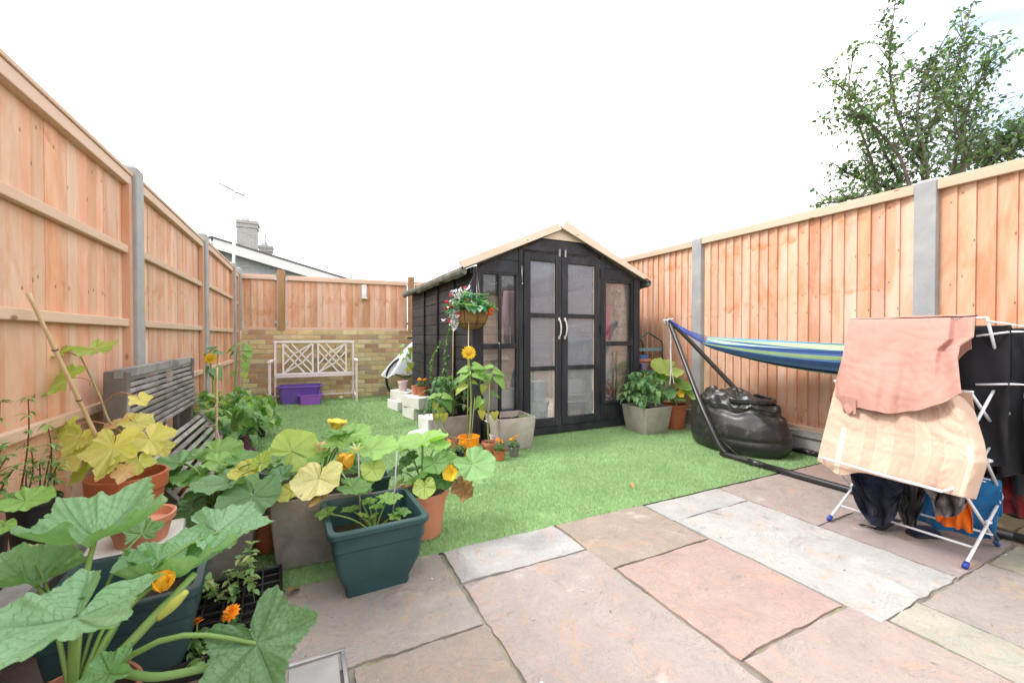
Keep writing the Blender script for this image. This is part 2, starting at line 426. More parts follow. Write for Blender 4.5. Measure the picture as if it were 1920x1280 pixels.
mat('stone_planter_mauve', (.40, .34, .32), .85, (.26, .22, .215), 6, .4, 90, stain=(.18, .15, .155), stain_amt=.6, stain_scale=3)
mat('petal', (1, 1, 1), .6, (.8, .75, .7), 30, .2, 60, vc=True)
leaf_mat('squash_leaf', 'palm', .5, (.55, .72, .42), .24, .32, .8, lobes=2.5)
leaf_mat('squash_leaf_spotty', 'palm', .48, (.50, .68, .46), .22, .28, .9, mottled=((.34, .50, .36), .25), lobes=2.5)
leaf_mat('mid_leaf', 'mid', .5, (.5, .66, .34), .3, .35, .4)
leaf_mat('maple_leaf', 'palm', .5, (.75, .70, .30), .35, .42, .3, mottled=((.50, .26, .06), .35), lobes=2.5)
leaf_mat('fine_leaf', 'mid', .55, (.4, .55, .3), .2, .3, .2)
glass_mat('dusty_reflection_glass', .30, (.42, .44, .53), filmvar=.16); glass_mat('clear_glass', .02, (.7, .72, .76), filmvar=.05)  # blue-grey film colour on the upper door panes paints in reflected sky besides dust
glass_mat('door_glass', .12, (.80, .80, .82), filmvar=.16)
# ================================================================== SETTING
def sheet(name, x0, x1, y0, y1, z, m, kind='structure'):
    b = MB(); b.add([(x0, y0, z), (x1, y0, z), (x1, y1, z), (x0, y1, z)], [(0, 1, 2, 3)])
    return b.build(name, m, smooth=False, kind=kind)
mat('earth', (.10, .12, .05), .95, (.05, .06, .03), .4, .3, 20)
sheet('ground', -250, 250, -250, 250, -.06, 'earth')

# ---- sandstone patio
def stone_mat():
    m, nt, N, L, out = newmat('sandstone')
    v = coords(nt, N, L); at = N('ShaderNodeAttribute', attribute_name='Col')
    uv = N('ShaderNodeUVMap'); va = N('ShaderNodeVectorMath', operation='ADD'); L(v, va.inputs[0])
    sc = N('ShaderNodeVectorMath', operation='SCALE'); sc.inputs['Scale'].default_value = 1.0; L(uv.outputs[0], sc.inputs[0]); L(sc.outputs[0], va.inputs[1]); v = va.outputs[0]
    big = tex(N, L, v, 2.2, 5, .6, 1.5); fine = tex(N, L, v, 46, 6, .7)
    c = mixc(N, L, 1.0, at.outputs['Color'], mixc(N, L, ramp(N, L, fine, .25, .75), (.76, .76, .77), (1.10, 1.08, 1.06)), 'MULTIPLY')
    def mm(a, k): 
        n = N('ShaderNodeMath', operation='MULTIPLY'); n.inputs[1].default_value = k; L(a, n.inputs[0]); return n.outputs[0]
    c = mixc(N, L, mm(ramp(N, L, big, .46, .60), .8), c, mixc(N, L, 1.0, at.outputs['Color'], (.87, .89, .90), 'MULTIPLY'))
    c = mixc(N, L, mm(ramp(N, L, tex(N, L, v, 1.6, 6, .62, 3.0), .54, .62), .55), c, mixc(N, L, 1.0, at.outputs['Color'], (1.12, .90, .82), 'MULTIPLY'))
    c = mixc(N, L, mm(ramp(N, L, tex(N, L, v, 4.5, 6, .65, 2.5), .56, .68), .45), c, (.36, .30, .20))
    c = mixc(N, L, mm(ramp(N, L, tex(N, L, v, 7, 8, .75, 1.2), .57, .68), .65), c, (.20, .185, .165))
    c = mixc(N, L, mm(ramp(N, L, tex(N, L, v, 150, 3, .7), .62, .72), .35), c, (.62, .60, .56))
    st = coords(nt, N, L, (1, 1, 1)); wv = tex(N, L, v, 2.4, 6, .55, 2.2)
    ck = N('ShaderNodeMath', operation='PINGPONG'); ck.inputs[1].default_value = .045; L(wv, ck.inputs[0])
    lines = ramp(N, L, ck.outputs[0], 0, .0045)
    il = N('ShaderNodeMath', operation='SUBTRACT'); il.inputs[0].default_value = 1; L(lines, il.inputs[1])
    msk = N('ShaderNodeMath', operation='MULTIPLY'); L(il.outputs[0], msk.inputs[0]); L(mm(ramp(N, L, tex(N, L, v, 3.1, 3), .42, .56), .7), msk.inputs[1])
    c = mixc(N, L, msk.outputs[0], c, (.23, .195, .165))
    sp = N('ShaderNodeTexVoronoi'); sp.inputs['Scale'].default_value = 14; L(v, sp.inputs['Vector'])
    k = N('ShaderNodeMapRange'); k.inputs[1].default_value = .03; k.inputs[2].default_value = .06; k.inputs[3].default_value = .5; k.inputs[4].default_value = 0; L(sp.outputs['Distance'], k.inputs[0])
    c = mixc(N, L, k.outputs[0], c, (.16, .14, .12))
    p = N('ShaderNodeBsdfPrincipled'); L(c, p.inputs['Base Color']); p.inputs['Roughness'].default_value = .62; p.inputs['Specular IOR Level'].default_value = .35
    fl = N('ShaderNodeMath', operation='SNAP'); fl.inputs[1].default_value = .045; L(wv, fl.inputs[0])
    ad = N('ShaderNodeMath', operation='MULTIPLY_ADD'); ad.inputs[1].default_value = 2.2; L(fl.outputs[0], ad.inputs[0]); L(mm(fine, .55), ad.inputs[2])
    L(bumpn(N, L, ad.outputs[0], 1.0, .022), p.inputs['Normal']); L(p.outputs[0], out.inputs[0])
stone_mat()
PINK, ROSE, WHT, GRY, BEI, YEL, MOSS = (.41, .348, .325), (.43, .325, .295), (.47, .465, .455), (.40, .365, .335), (.39, .33, .285), (.44, .43, .36), (.34, .31, .20)
slabs = [(-.075, .562, 1.385, 1.925, GRY), (.59, 1.205, 1.655, 1.925, WHT), (.592, 1.215, .50, 1.63, PINK), (1.228, 1.83, 1.462, 1.92, BEI),
    (1.242, 1.838, .868, 1.44, ROSE), (1.25, 1.88, -.1, .845, PINK), (1.855, 2.485, 1.69, 1.905, WHT), (1.858, 2.49, .752, 1.672, WHT),
    (2.51, 3.22, 1.30, 1.90, PINK), (2.51, 3.14, .745, 1.28, PINK), (1.905, 2.115, .20, .735, YEL), (2.135, 2.76, .18, .725, GRY),
    (2.785, 3.14, .40, .72, YEL), (3.16, 3.9, .80, 1.28, MOSS), (3.24, 3.9, 1.30, 1.90, ROSE), (3.16, 3.9, .1, .78, BEI), (2.785, 3.14, -.1, .38, PINK),
    (.14, .57, .62, 1.362, BEI), (-.55, .118, .72, 1.285, PINK), (-.88, -.115, 1.30, 1.925, ROSE), (-.88, -.57, .5, 1.27, GRY),
    (-.55, .55, -.1, .70, GRY), (.57, 1.23, -.5, .48, BEI), (1.9, 2.76, -.4, .16, PINK), (-.88, 1.23, -1.2, -.52, PINK), (1.25, 3.9, -1.2, -.42, GRY), (-.88, .55, -.5, -.12, BEI)]
b = MB(); rnd = random.Random(3)
for (x0, x1, y0, y1, c) in slabs:
    c = tuple(q * .90 for q in c); x0 -= .0045; x1 += .0045; y0 -= .005; y1 = min(1.928, y1 + .005)
    big = (x1 - x0) * (y1 - y0) > .04
    nx, ny = max(3, int((x1 - x0) / .03)), max(3, int((y1 - y0) / .03))
    nx, ny = min(nx, 30), min(ny, 36)
    cc = jit(c, .05, rnd); o1, o2 = rnd.uniform(0, 50), rnd.uniform(0, 50); P = []; U = []
    tilt = rnd.uniform(-.002, .002)
    def edge(t, s): return .009 * (mnoise.noise(V(t * 7, s, o1)) + .6 * mnoise.noise(V(t * 33, s, o2)) + .4 * mnoise.noise(V(t * 90, s, o2)))
    for j in range(-1, ny + 2):
        for i in range(-1, nx + 2):
            u, w = min(max(i / nx, 0), 1), min(max(j / ny, 0), 1)
            x, y = x0 + (x1 - x0) * u, y0 + (y1 - y0) * w
            wx = edge(y, 1) * (1 - u) + edge(y, 2) * u; wy = edge(x, 3) * (1 - w) + edge(x, 4) * w
            rim = i < 0 or j < 0 or i > nx or j > ny
            e = min(u, 1 - u) * (x1 - x0); e2 = min(w, 1 - w) * (y1 - y0)
            z = tilt * (u - .5) + .0022 * mnoise.noise(V(x * 5, y * 5, o1)) - 0.0
            if rim: z = -.035
            P.append((x + wx, y + wy, z)); U.append((o1, o2))
    k = nx + 3
    b.add(P, [(j * k + i, j * k + i + 1, (j + 1) * k + i + 1, (j + 1) * k + i) for j in range(ny + 2) for i in range(nx + 2)], U, cc)
b.build('patio', 'sandstone', kind='structure', auto=35)
mat('joint_mortar', (.33, .30, .25), .95, (.13, .115, .095), 16, .9, 90, stain=(.24, .24, .09), stain_amt=.7, stain_scale=5)
b = MB(); b.grid(lambda u, w: (-.9 + 4.82 * u, -1.3 + 3.225 * w, -.0085 + .0035 * mnoise.noise(V(u * 150, w * 100, 3))), 240, 160)
b.build('patio_bed', 'joint_mortar', kind='structure')

# ---- artificial lawn : backing sheet and the countless blades
mat('turf_backing', (.24, .40, .16), .9, (.18, .31, .12), 40, .5, 200)
sheet('lawn', -.9, 3.95, 1.93, 7.8, -.004, 'turf_backing')
mat('turf', (1, 1, 1), .55, (.85, .9, .85), 2, 0, 10, vc=True, spec=.25)
rs = np.random.RandomState(5)
def blades(x0, x1, y0, y1, dens, w, h):
    n = int((x1 - x0) * (y1 - y0) * dens); x = rs.uniform(x0, x1, n); y = rs.uniform(y0, y1, n)
    keep = ~((x > 1.5) & (x < 3.5) & (y > 3.85) & (y < 6.2)); return x[keep], y[keep], w, h
parts = [blades(-.88, 3.93, 1.925, 2.7, 34000, .0024, .013), blades(-.88, 3.93, 2.7, 4.0, 17000, .0034, .013), blades(-.88, 3.93, 4.0, 7.6, 6000, .0055, .014)]
X = np.concatenate([p[0] for p in parts]); Yv = np.concatenate([p[1] for p in parts])
Wd = np.concatenate([np.full(len(p[0]), p[2]) for p in parts]); Ht = np.concatenate([np.full(len(p[0]), p[3]) for p in parts]) * rs.uniform(.7, 1.25, len(X))
patch = np.array([mnoise.noise(V(a * 3.1, c * 3.1, 0)) + 1.2 * mnoise.noise(V(a * .7, c * 2.4, 4)) for a, c in zip(X, Yv)])
n = len(X); a = rs.uniform(0, 2 * np.pi, n); la = rs.uniform(0, 2 * np.pi, n) ; ln_ = Ht * rs.uniform(.3, 1.0, n)
dx, dy = np.cos(a) * Wd / 2, np.sin(a) * Wd / 2
vs = np.zeros((n, 3, 3), dtype=np.float32)
vs[:, 0] = np.stack([X - dx, Yv - dy, np.zeros(n) - .003], 1); vs[:, 1] = np.stack([X + dx, Yv + dy, np.zeros(n) - .003], 1)
vs[:, 2] = np.stack([X + np.cos(la) * ln_, np.maximum(Yv + np.sin(la) * ln_, 1.915), Ht * .9], 1)
me = bpy.data.meshes.new('grass'); me.vertices.add(3 * n); me.vertices.foreach_set('co', vs.ravel())
me.loops.add(3 * n); me.loops.foreach_set('vertex_index', np.arange(3 * n, dtype=np.int32))
me.polygons.add(n); me.polygons.foreach_set('loop_start', np.arange(0, 3 * n, 3, dtype=np.int32))
try: me.polygons.foreach_set('loop_total', np.full(n, 3, dtype=np.int32))
except Exception: pass
me.update(); me.validate()
g = np.clip(rs.normal(0, .14, n) + patch * .16, -.4, .5)[:, None]
pal = np.array([.345, .505, .25]) * (1 + g) + np.array([.07, .04, .045]) * (rs.rand(n, 1) < .22)
cc = np.repeat(np.concatenate([pal, np.ones((n, 1))], 1), 3, axis=0).astype(np.float32)
ca = me.color_attributes.new('Col', 'FLOAT_COLOR', 'POINT'); ca.data.foreach_set('color', cc.ravel())
me.materials.append(MATS['turf']); o = bpy.data.objects.new('grass', me); COL.objects.link(o)
tag(o, 'bright green artificial turf covering the garden floor', 'grass', kind='stuff')
# scraps on the turf and patio: fallen leaves, crumbs
rnd = random.Random(11)
b = MB()
for k in range(420):
    x, y = rnd.uniform(-.6, 3.8), rnd.uniform(.3, 6.8)
    if k > 260: x, y = rnd.gauss(.0, .35), 1.9 + abs(rnd.gauss(0, .25)) * rnd.choice((-1, .3))
    if x > 1.4 and y > 3.6: continue
    z = .02 if y > 1.93 else .004
    s_ = rnd.uniform(.003, .010) * (.6 if k > 260 else 1)
    M = Matrix.Translation((x, y, z)) @ Matrix.Rotation(rnd.uniform(0, 6), 4, 'Z') @ Matrix.Rotation(rnd.uniform(-.4, .4), 4, 'X')
    b.mid_leaf(M, s_ * 1.6, s_ * .5, .3, .3, rnd.choice([(.45, .38, .28), (.8, .78, .72), (.16, .12, .08), (.7, .66, .58), (.3, .25, .18)]) if k < 260 else rnd.choice([(.10, .07, .05), (.2, .14, .09), (.3, .22, .14)]), n=3, m=1)
for px, py in ((455, 828), (1422, 866), (1475, 880), (540, 1110), (620, 985), (557, 1145), (1180, 905)):
    p = PZ(px, py, .02); M = Matrix.Translation(p) @ Matrix.Rotation(rnd.uniform(0, 6), 4, 'Z')
    b.mid_leaf(M, .07, .02, .5, .5, (.38, .22, .10), n=5)
tag(b.build('leaf_litter', 'stem_vc'), 'scattered pale crumbs and small dry leaves on turf and paving', 'litter', kind='stuff')

# ================================================================== FENCES
def fence_board_mat():
    m, nt, N, L, out = newmat('featheredge')
    def mt(op, a, b=None, c=None):
        n = N('ShaderNodeMath', operation=op)
        for i, q in enumerate((a, b, c)):
            if q is None: continue
            if hasattr(q, 'is_output'): L(q, n.inputs[i])
            else: n.inputs[i].default_value = q
        return n.outputs[0]
    uv = N('ShaderNodeUVMap'); sp = N('ShaderNodeSeparateXYZ'); L(uv.outputs[0], sp.inputs[0]); u, z = sp.outputs[0], sp.outputs[1]
    v = coords(nt, N, L, (1, 1, .05)); v2 = coords(nt, N, L, (1, 1, .2))
    g = tex(N, L, v, 30, 5, .6, .6)
    c = mixc(N, L, ramp(N, L, g, .3, .7), FENCE_D, FENCE_L)
    c = mixc(N, L, mt('MULTIPLY', ramp(N, L, tex(N, L, v2, 4.5, 6, .62, 1.4), .45, .62), .75), c, FENCE_S)
    c = mixc(N, L, mt('MULTIPLY', ramp(N, L, tex(N, L, coords(nt, N, L, (1, 1, .35)), 1.6, 5, .6, 1), .5, .66), .45), c, (.52, .235, .11))
    c = mixc(N, L, mt('MULTIPLY', ramp(N, L, tex(N, L, coords(nt, N, L, (1, 1, .25)), 2.4, 5, .6, .5), .55, .70), .45), c, (.78, .64, .54))
    at = N('ShaderNodeAttribute', attribute_name='Col'); c = mixc(N, L, 1.0, c, at.outputs['Color'], 'MULTIPLY')
    bi = mt('FLOOR', u); fx = mt('SUBTRACT', mt('FRACT', u), .5)
    grp = mt('FLOOR', mt('MULTIPLY', bi, .143))
    ofs = mt('ADD', mt('MULTIPLY', mt('SINE', mt('MULTIPLY', grp, 12.9)), .21), mt('MULTIPLY', mt('SINE', mt('MULTIPLY', bi, 2.3)), .012))
    zz = mt('ADD', z, ofs); per = .56
    dz = mt('SUBTRACT', mt('FRACT', mt('DIVIDE', zz, per)), .5); dzm = mt('MULTIPLY', dz, per)         # metres from the knot row
    dxm = mt('MULTIPLY', mt('ADD', fx, mt('MULTIPLY', mt('SINE', mt('MULTIPLY', bi, 7.7)), .22)), .1)
    rr = mt('SQRT', mt('ADD', mt('POWER', dxm, 2), mt('POWER', mt('MULTIPLY', dzm, .75), 2)))
    nz_ = tex(N, L, coords(nt, N, L), 9, 5, .7)
    on = mt('GREATER_THAN', mt('SINE', mt('MULTIPLY', bi, 5.13)), .35)
    kn = mt('MULTIPLY', mt('MULTIPLY', mt('SUBTRACT', 1, ramp(N, L, rr, .0025, .0075)), .8), on)
    # scalloped stain that gathers above each row
    arc = mt('SUBTRACT', dzm, mt('MULTIPLY', mt('POWER', fx, 2), .14))
    band = mt('MULTIPLY', ramp(N, L, arc, -.006, .004), mt('SUBTRACT', 1, ramp(N, L, arc, .002, .13)))
    band = mt('MULTIPLY', band, mt('MULTIPLY', ramp(N, L, nz_, .47, .64), .8))
    c = mixc(N, L, band, c, (.50, .19, .06))
    c = mixc(N, L, kn, c, (.13, .07, .045))
    # nail marks in dark rows
    zn = mt('SUBTRACT', mt('FRACT', mt('DIVIDE', mt('SUBTRACT', z, .16), .43)), .5)
    nl = mt('SQRT', mt('ADD', mt('POWER', mt('MULTIPLY', mt('ADD', fx, .42), .1), 2), mt('POWER', mt('MULTIPLY', zn, .43 * .4), 2)))
    nk = mt('MULTIPLY', mt('SUBTRACT', 1, ramp(N, L, nl, .002, .0055)), mt('MULTIPLY', mt('GREATER_THAN', mt('SINE', mt('MULTIPLY', bi, 3.7)), -.3), .8))
    c = mixc(N, L, nk, c, (.07, .045, .035))
    p = N('ShaderNodeBsdfPrincipled'); L(c, p.inputs['Base Color']); p.inputs['Roughness'].default_value = .75; p.inputs['Specular IOR Level'].default_value = .25
    L(bumpn(N, L, g, .3, .004), p.inputs['Normal']); L(p.outputs[0], out.inputs[0])
fence_board_mat()

def panel(fence, p0, p1, nrm, z0, z1, front=True, rails=(), cap=True, bottom=True, pitch=.09, railm='fence_rails', seed=0, label=None, warp=0):
    """feather-edge boards from p0 to p1; nrm points into the garden"""
    rn = random.Random(seed); p0, p1, nrm = V(*p0), V(*p1), V(*nrm); d = (p1 - p0); ln = d.length; d.normalize()
    nb = max(1, round(ln / pitch)); w = ln / nb; b = MB()
    for k in range(nb):
        u0, u1 = k * w, (k + 1) * w + .012
        if k == nb - 1: u1 = ln
        t0, t1 = .004, .014                     # thin edge, thick edge
        wv = warp * rn.uniform(-1, 1); zo = rn.uniform(-.004, .004)
        c = jit((1, 1, 1), .10, rn)
        if rn.random() < .3: c = (c[0] * .97, c[1] * .88, c[2] * .80)
        elif rn.random() < .2: c = (c[0] * 1.06, c[1] * 1.1, c[2] * 1.15)
        sgn = 1 if front else -1
        oo = -.006 * sgn
        pts = []
        for (u, t) in ((u0, t1), (u1, t0 )):
            for q in (0, 1):
                for zc in (z0, z1 + zo):
                    off = (t if q else 0) * (1 if front else 1)
                    if front: off = (.008 + off) if u == u0 else (.0 + off)
                    else: off = -off if q else 0
                    pts.append((p0 + d * u + nrm * (off + wv)) + V(0, 0, zc))
        # order: a0lo a0hi a1lo a1hi | b...
        fcs = [(0, 1, 3, 2), (4, 6, 7, 5), (0, 4, 5, 1), (2, 3, 7, 6), (1, 5, 7, 3), (0, 2, 6, 4)]
        kk = k + seed * 17
        U = [(kk + .02, z0), (kk + .02, z1)] * 2 + [(kk + .98, z0), (kk + .98, z1)] * 2
        b.add(pts, fcs, U, c)
    pn = b.build('fence_panel', 'featheredge', fence, smooth=False, label=label)
    def rail(z, h, dep, off):
        r = MB(); r.col = jit((1, 1, 1), .06, rn)
        c = (p0 + p1) / 2 + nrm * off; r.bar(p0 + nrm * off + V(0, 0, z), p1 + nrm * off + V(0, 0, z), dep, h)
        return r
    for z in rails:
        rail(z, .042, .03, .0155).build('rail', railm, pn, smooth=False, bevel=.004)
    if not front:
        for e in (p0 + d * .022, p1 - d * .022):
            r = MB(); r.box(tuple(e + nrm * .019 + V(0, 0, (z0 + z1) / 2)), (.044 if abs(d.x) > .5 else .038, .044 if abs(d.y) > .5 else .038, z1 - z0 - .05), col=(.86, .80, .75))
            r.build('end_batten', 'fence_boards', pn, smooth=False, bevel=.003)
    if cap:
        rail(z1 - .012, .055, .04, .016 if not front else .034).build('cap_rail', railm, pn, smooth=False, bevel=.004)
        rail(z1 + .026, .02, .062, .012).build('capping', railm, pn, smooth=False, bevel=.004)
    if bottom: rail(z0 + .02, .04, .03, .034 if front else .016).build('rail', railm, pn, smooth=False, bevel=.004)
    return pn
def conc_post(fence, x, y, z1, w=.095, dd=.12, chamfer=True, mm='concrete_post'):
    b = MB(); b.rings([[V(x + sx * w / 2 * k, y + sy * dd / 2 * k, z) for sx, sy in ((-1, -1), (1, -1), (1, 1), (-1, 1))] for z, k in ((-.05, 1), (z1 - .02, 1), (z1, .72))], True, True)
    return b.build('fence_post', mm, fence, smooth=False, bevel=.006)

fl = thing('left_fence', 'tall closeboard fence with rails and grey concrete posts behind the wooden bench', 'fence', (-.9, 3, 0))
fl.name = 'closeboard_fence'
posts_l = [(-.62, 1.99), (1.22, 1.99), (3.14, 2.0), (5.03, 2.035), (6.93, 2.05), (7.48, 2.06)]
LF = V(0, 0, 0)
def shifted(root):      # children are written in world coordinates
    for ch in root.children:
        ch.location = ch.location - root.location
for i, (y, z) in enumerate(posts_l): conc_post(fl, -.893, y, z, .10, .118)
for i in range(5):
    y0, y1 = posts_l[i][0] + .065, posts_l[i + 1][0] - .065
    z1 = (1.91, 1.91, 1.925, 1.955, 1.96)[i]
    if i == 4:
        panel(fl, (-.9, y0, 0), (-.9, y1, 0), (1, 0, 0), .16, 1.94, front=False, rails=(1.52, 1.10, .69), seed=40 + i); continue
    panel(fl, (-.9, y0, 0), (-.9, y1, 0), (1, 0, 0), .16, z1, front=False, rails=(z1 - .40, 1.105, .69, .25), seed=40 + i, warp=.002, bottom=False)
b = MB()
for i in range(5): b.box((-.93, (posts_l[i][0] + posts_l[i + 1][0]) / 2, .07), (.05, posts_l[i + 1][0] - posts_l[i][0] - .11, .18))
b.build('gravel_board', 'gravel_board', fl, smooth=False)
shifted(fl)

fr = thing('closeboard_fence', 'tall closeboard fence with concrete posts behind the hammock and clothes airer', 'fence', (3.95, 3, 0))
posts_r = [(-2.5, 2.135), (-.57, 2.135), (1.36, 2.135), (3.28, 2.13), (5.2, 2.1), (7.1, 2.1)]
for i, (y, z) in enumerate(posts_r): conc_post(fr, 3.985, y, z, .12, .12)
for i in range(5):
    y0, y1 = posts_r[i][0] + .062, posts_r[i + 1][0] - .062
    panel(fr, (3.985, y0, 0), (3.985, y1, 0), (-1, 0, 0), .20, (2.07, 2.085, 2.085, 2.075, 2.06)[i], front=True, rails=(), seed=60 + i, warp=.001)
    g_ = MB(); g_.box((3.975, (y0 + y1) / 2, .165), (.07, y1 - y0, .05)); g_.box((3.985, (y0 + y1) / 2, .06), (.045, y1 - y0, .165)); g_.box((3.97, (y0 + y1) / 2, -.005), (.075, y1 - y0, .04))
    g_.build('gravel_board', 'gravel_board', fr, smooth=False, bevel=.006)
shifted(fr)

# ---- yellow stock brick wall at the end of the garden, fence on top of it
WA, WB = V(-.98, 7.60, 0), V(4.0, 7.27, 0); wd = (WB - WA).normalized(); wn_ = V(wd.y, -wd.x, 0); WL = (WB - WA).length
wall = thing('brick_wall', 'low yellow stock brick wall at the far end of the lawn', 'wall', tuple(WA))
ZT = 1.125
b = MB(); rnd = random.Random(21); rows = 15; rh = ZT / rows
pal = [(.66, .53, .28), (.70, .58, .33), (.60, .47, .26), (.64, .42, .23), (.50, .31, .19), (.76, .65, .40), (.46, .36, .26), (.68, .55, .30), (.70, .57, .31)]
bw = .2255
for j in range(rows):
    u = -(bw / 2 if j % 2 else 0) - rnd.uniform(0, .01)
    while u < WL:
        a0, a1 = max(0, u), min(WL, u + bw - .011); u += bw
        if a1 - a0 < .02: continue
        c = jit(rnd.choice(pal), .12, rnd); o_ = rnd.uniform(.001, .0035)
        P = []
        for (uu) in (a0, a1):
            for nn in (-.005, o_ + .0035):
                for zz in (j * rh + .0055, (j + 1) * rh - .0055 if j < rows - 1 else ZT): P.append(wd * uu + wn_ * nn + V(0, 0, zz))
        b.add(P, [(0, 1, 3, 2), (4, 6, 7, 5), (0, 4, 5, 1), (2, 3, 7, 6), (0, 2, 6, 4), (1, 5, 7, 3)], None, c)
b.build('brickwork', 'brick', wall, smooth=False, bevel=.003, bseg=1)
b = MB(); b.bar(wn_ * -.06 + V(0, 0, ZT / 2 - .002), wn_ * -.06 + wd * WL + V(0, 0, ZT / 2 - .002), .12, ZT - .006); b.build('mortar', 'mortar', wall, smooth=False)

fb = thing('closeboard_fence', 'short closeboard fence panels with timber posts on top of the yellow brick wall', 'fence', tuple(WA))
def wpt(x, off=0, z=0):            # point on the wall line at garden coordinate x
    t = (x - WA.x) / wd.x; return WA + wd * t + wn_ * off + V(0, 0, z)
for (xa, xb, sd_) in ((-.90, -.385, 1), (-.255, 1.635, 2), (1.765, 3.5, 3)):
    panel(fb, tuple(wpt(xa, -.05)), tuple(wpt(xb, -.05)), tuple(wn_), ZT + .001, 1.955, front=True, rails=(), railm='fence_rails_x', seed=80 + sd_, warp=.003)
for x in (-.32, 1.70, 3.56):
    q = wpt(x, -.03); b = MB(); b.bar(tuple(q + V(0, 0, ZT + .002)), tuple(q + V(0, 0, 2.07)), .10, .12, up=tuple(wn_)); b.build('timber_post', 'post_timber', fb, smooth=False, bevel=.005)
for x in (-.395, -.245, 1.625):
    for z in (1.25, 1.93):
        q = wpt(x, .005, z); b = MB(); b.bar(tuple(q - V(0, 0, .022)), tuple(q + V(0, 0, .022)), .035, .006, up=tuple(wn_)); b.build('bracket', 'steel', fb, smooth=False, bevel=.001)
shifted(fb)
# small white holder hung on the back fence
q = wpt(.92, -.02, 0); t = thing('wall_holder', 'small white bottle shaped holder fixed to the fence above the brick wall', 'holder', tuple(q + V(0, 0, 1.66)))
b = MB(); b.box((0, -.0, .12), (.085, .012, .25)); b.build('back_plate', 'white_metal', t, smooth=False, bevel=.01)
b = MB(); b.lathe([(.032, .015), (.034, .02), (.034, .14), (.016, .17), (.014, .21), (.018, .215)], 16, (0, -.042, 0)); b.build('bottle', 'white_metal', t)
b = MB(); b.box((0, -.04, .008), (.09, .085, .014)); b.build('shelf', 'white_metal', t, smooth=False, bevel=.003)

# ================================================================== HOUSE BEYOND
def brickwall_mat(name, c1, c2, mort, scale):
    m, nt, N, L, out = newmat(name)
    tc = N('ShaderNodeTexCoord'); mp = N('ShaderNodeMapping'); mp.inputs['Rotation'].default_value = (R(90), 0, 0); L(tc.outputs['Object'], mp.inputs[0])
    br = N('ShaderNodeTexBrick'); L(mp.outputs[0], br.inputs['Vector']); br.inputs['Color1'].default_value = (*c1, 1); br.inputs['Color2'].default_value = (*c2, 1); br.inputs['Mortar'].default_value = (*mort, 1)
    br.inputs['Scale'].default_value = scale; br.inputs['Mortar Size'].default_value = .012; br.inputs['Brick Width'].default_value = .45; br.inputs['Row Height'].default_value = .15
    p = N('ShaderNodeBsdfPrincipled'); p.inputs['Roughness'].default_value = .9
    v = coords(nt, N, L); L(mixc(N, L, 1.0, br.outputs[0], mixc(N, L, tex(N, L, v, 3, 5), (.75, .75, .75), (1.1, 1.1, 1.1)), 'MULTIPLY'), p.inputs['Base Color']); L(p.outputs[0], out.inputs[0])
brickwall_mat('grey_brick', (.42, .43, .46), (.35, .36, .39), (.50, .51, .53), 1.6)
brickwall_mat('chimney_brick', (.46, .45, .43), (.40, .38, .36), (.58, .57, .56), 2.0)
mat('roof_tile', (.16, .15, .16), .8, (.1, .1, .1), 5, .5, 20)
mat('pvc_white', (.80, .80, .82), .4, (.76, .76, .78), 3, .02, 30)
HY = 15.0
ap = PY(398, 445, HY); hs = PY(622, 514, HY)
slope = (ap.z - hs.z) / (hs.x - ap.x)
house = thing('neighbour_house', 'grey brick gabled house with white bargeboard beyond the back fence', 'house', (ap.x, HY, 0))
house.name = 'house'
bt = PY(400, 465, HY).z - ap.z         # lower edge of the white verge under the apex
hw = 5.2
def gab(x): return ap.z - slope * abs(x)
b = MB()
for y_ in (0.25,):
    P = [(-hw + .4, y_, 0), (hw - .4, y_, 0), (hw - .4, y_, gab(hw - .4) - .15), (0, y_, gab(0) - .15), (-hw + .4, y_, gab(hw - .4) - .15)]
    P2 = [(p[0], 7.75, p[2]) for p in P]
    b.add(P + P2, [(0, 1, 2, 3, 4), (9, 8, 7, 6, 5), (0, 5, 6, 1), (1, 6, 7, 2), (4, 9, 5, 0), (2, 7, 8, 3), (3, 8, 9, 4)])
b.build('wall', 'grey_brick', house, smooth=False)
for s_ in (-1, 1):
    b = MB(); b.bar((s_ * .001, -.02, gab(0) + bt / 2), (s_ * hw, -.02, gab(hw) + bt / 2), .05, -bt, up=(0, 0, 1)); b.build('bargeboard', 'pvc_white', house, smooth=False)
b = MB()
for s_ in (-1, 1):
    b.add([(0, -.06, gab(0) + .03), (s_ * (hw + .3), -.06, gab(hw + .3) + .03), (s_ * (hw + .3), 8, gab(hw + .3) + .03), (0, 8, gab(0) + .03),
           (0, -.06, gab(0) - .03), (s_ * (hw + .3), -.06, gab(hw + .3) - .03), (s_ * (hw + .3), 8, gab(hw + .3) - .03), (0, 8, gab(0) - .03)],
          [(0, 1, 2, 3), (7, 6, 5, 4), (0, 4, 5, 1), (1, 5, 6, 2), (2, 6, 7, 3)])
roof = b.build('roof', 'roof_tile', house, smooth=False)
def chimney(px0, px1, pyt, pyb, Y_, potpx, potpy):
    a = PY(px0, pyt, Y_); c = PY(px1, pyb, Y_); w = c.x - a.x; zb = c.z - 1.0
    ch = MB(); cx, cy = (a.x + c.x) / 2 - ap.x, Y_ - HY + w / 2
    ch.box((cx, cy, (a.z - .12 + zb) / 2), (w - .06, w - .06, a.z - .12 - zb)); ch.box((cx, cy, a.z - .16), (w, w, .12)); ch.box((cx, cy, a.z - .05), (w + .05, w + .05, .10))
    k = ch.build('chimney', 'chimney_brick', roof, smooth=False)
    p = PY(potpx, potpy, Y_); pm = MB(); pm.lathe([(.13, a.z - ap.z * 0), (.11, p.z - .08), (.13, p.z - .07), (.13, p.z), (.09, p.z)], 14, (cx - w * .1, cy, 0)); return k, pm
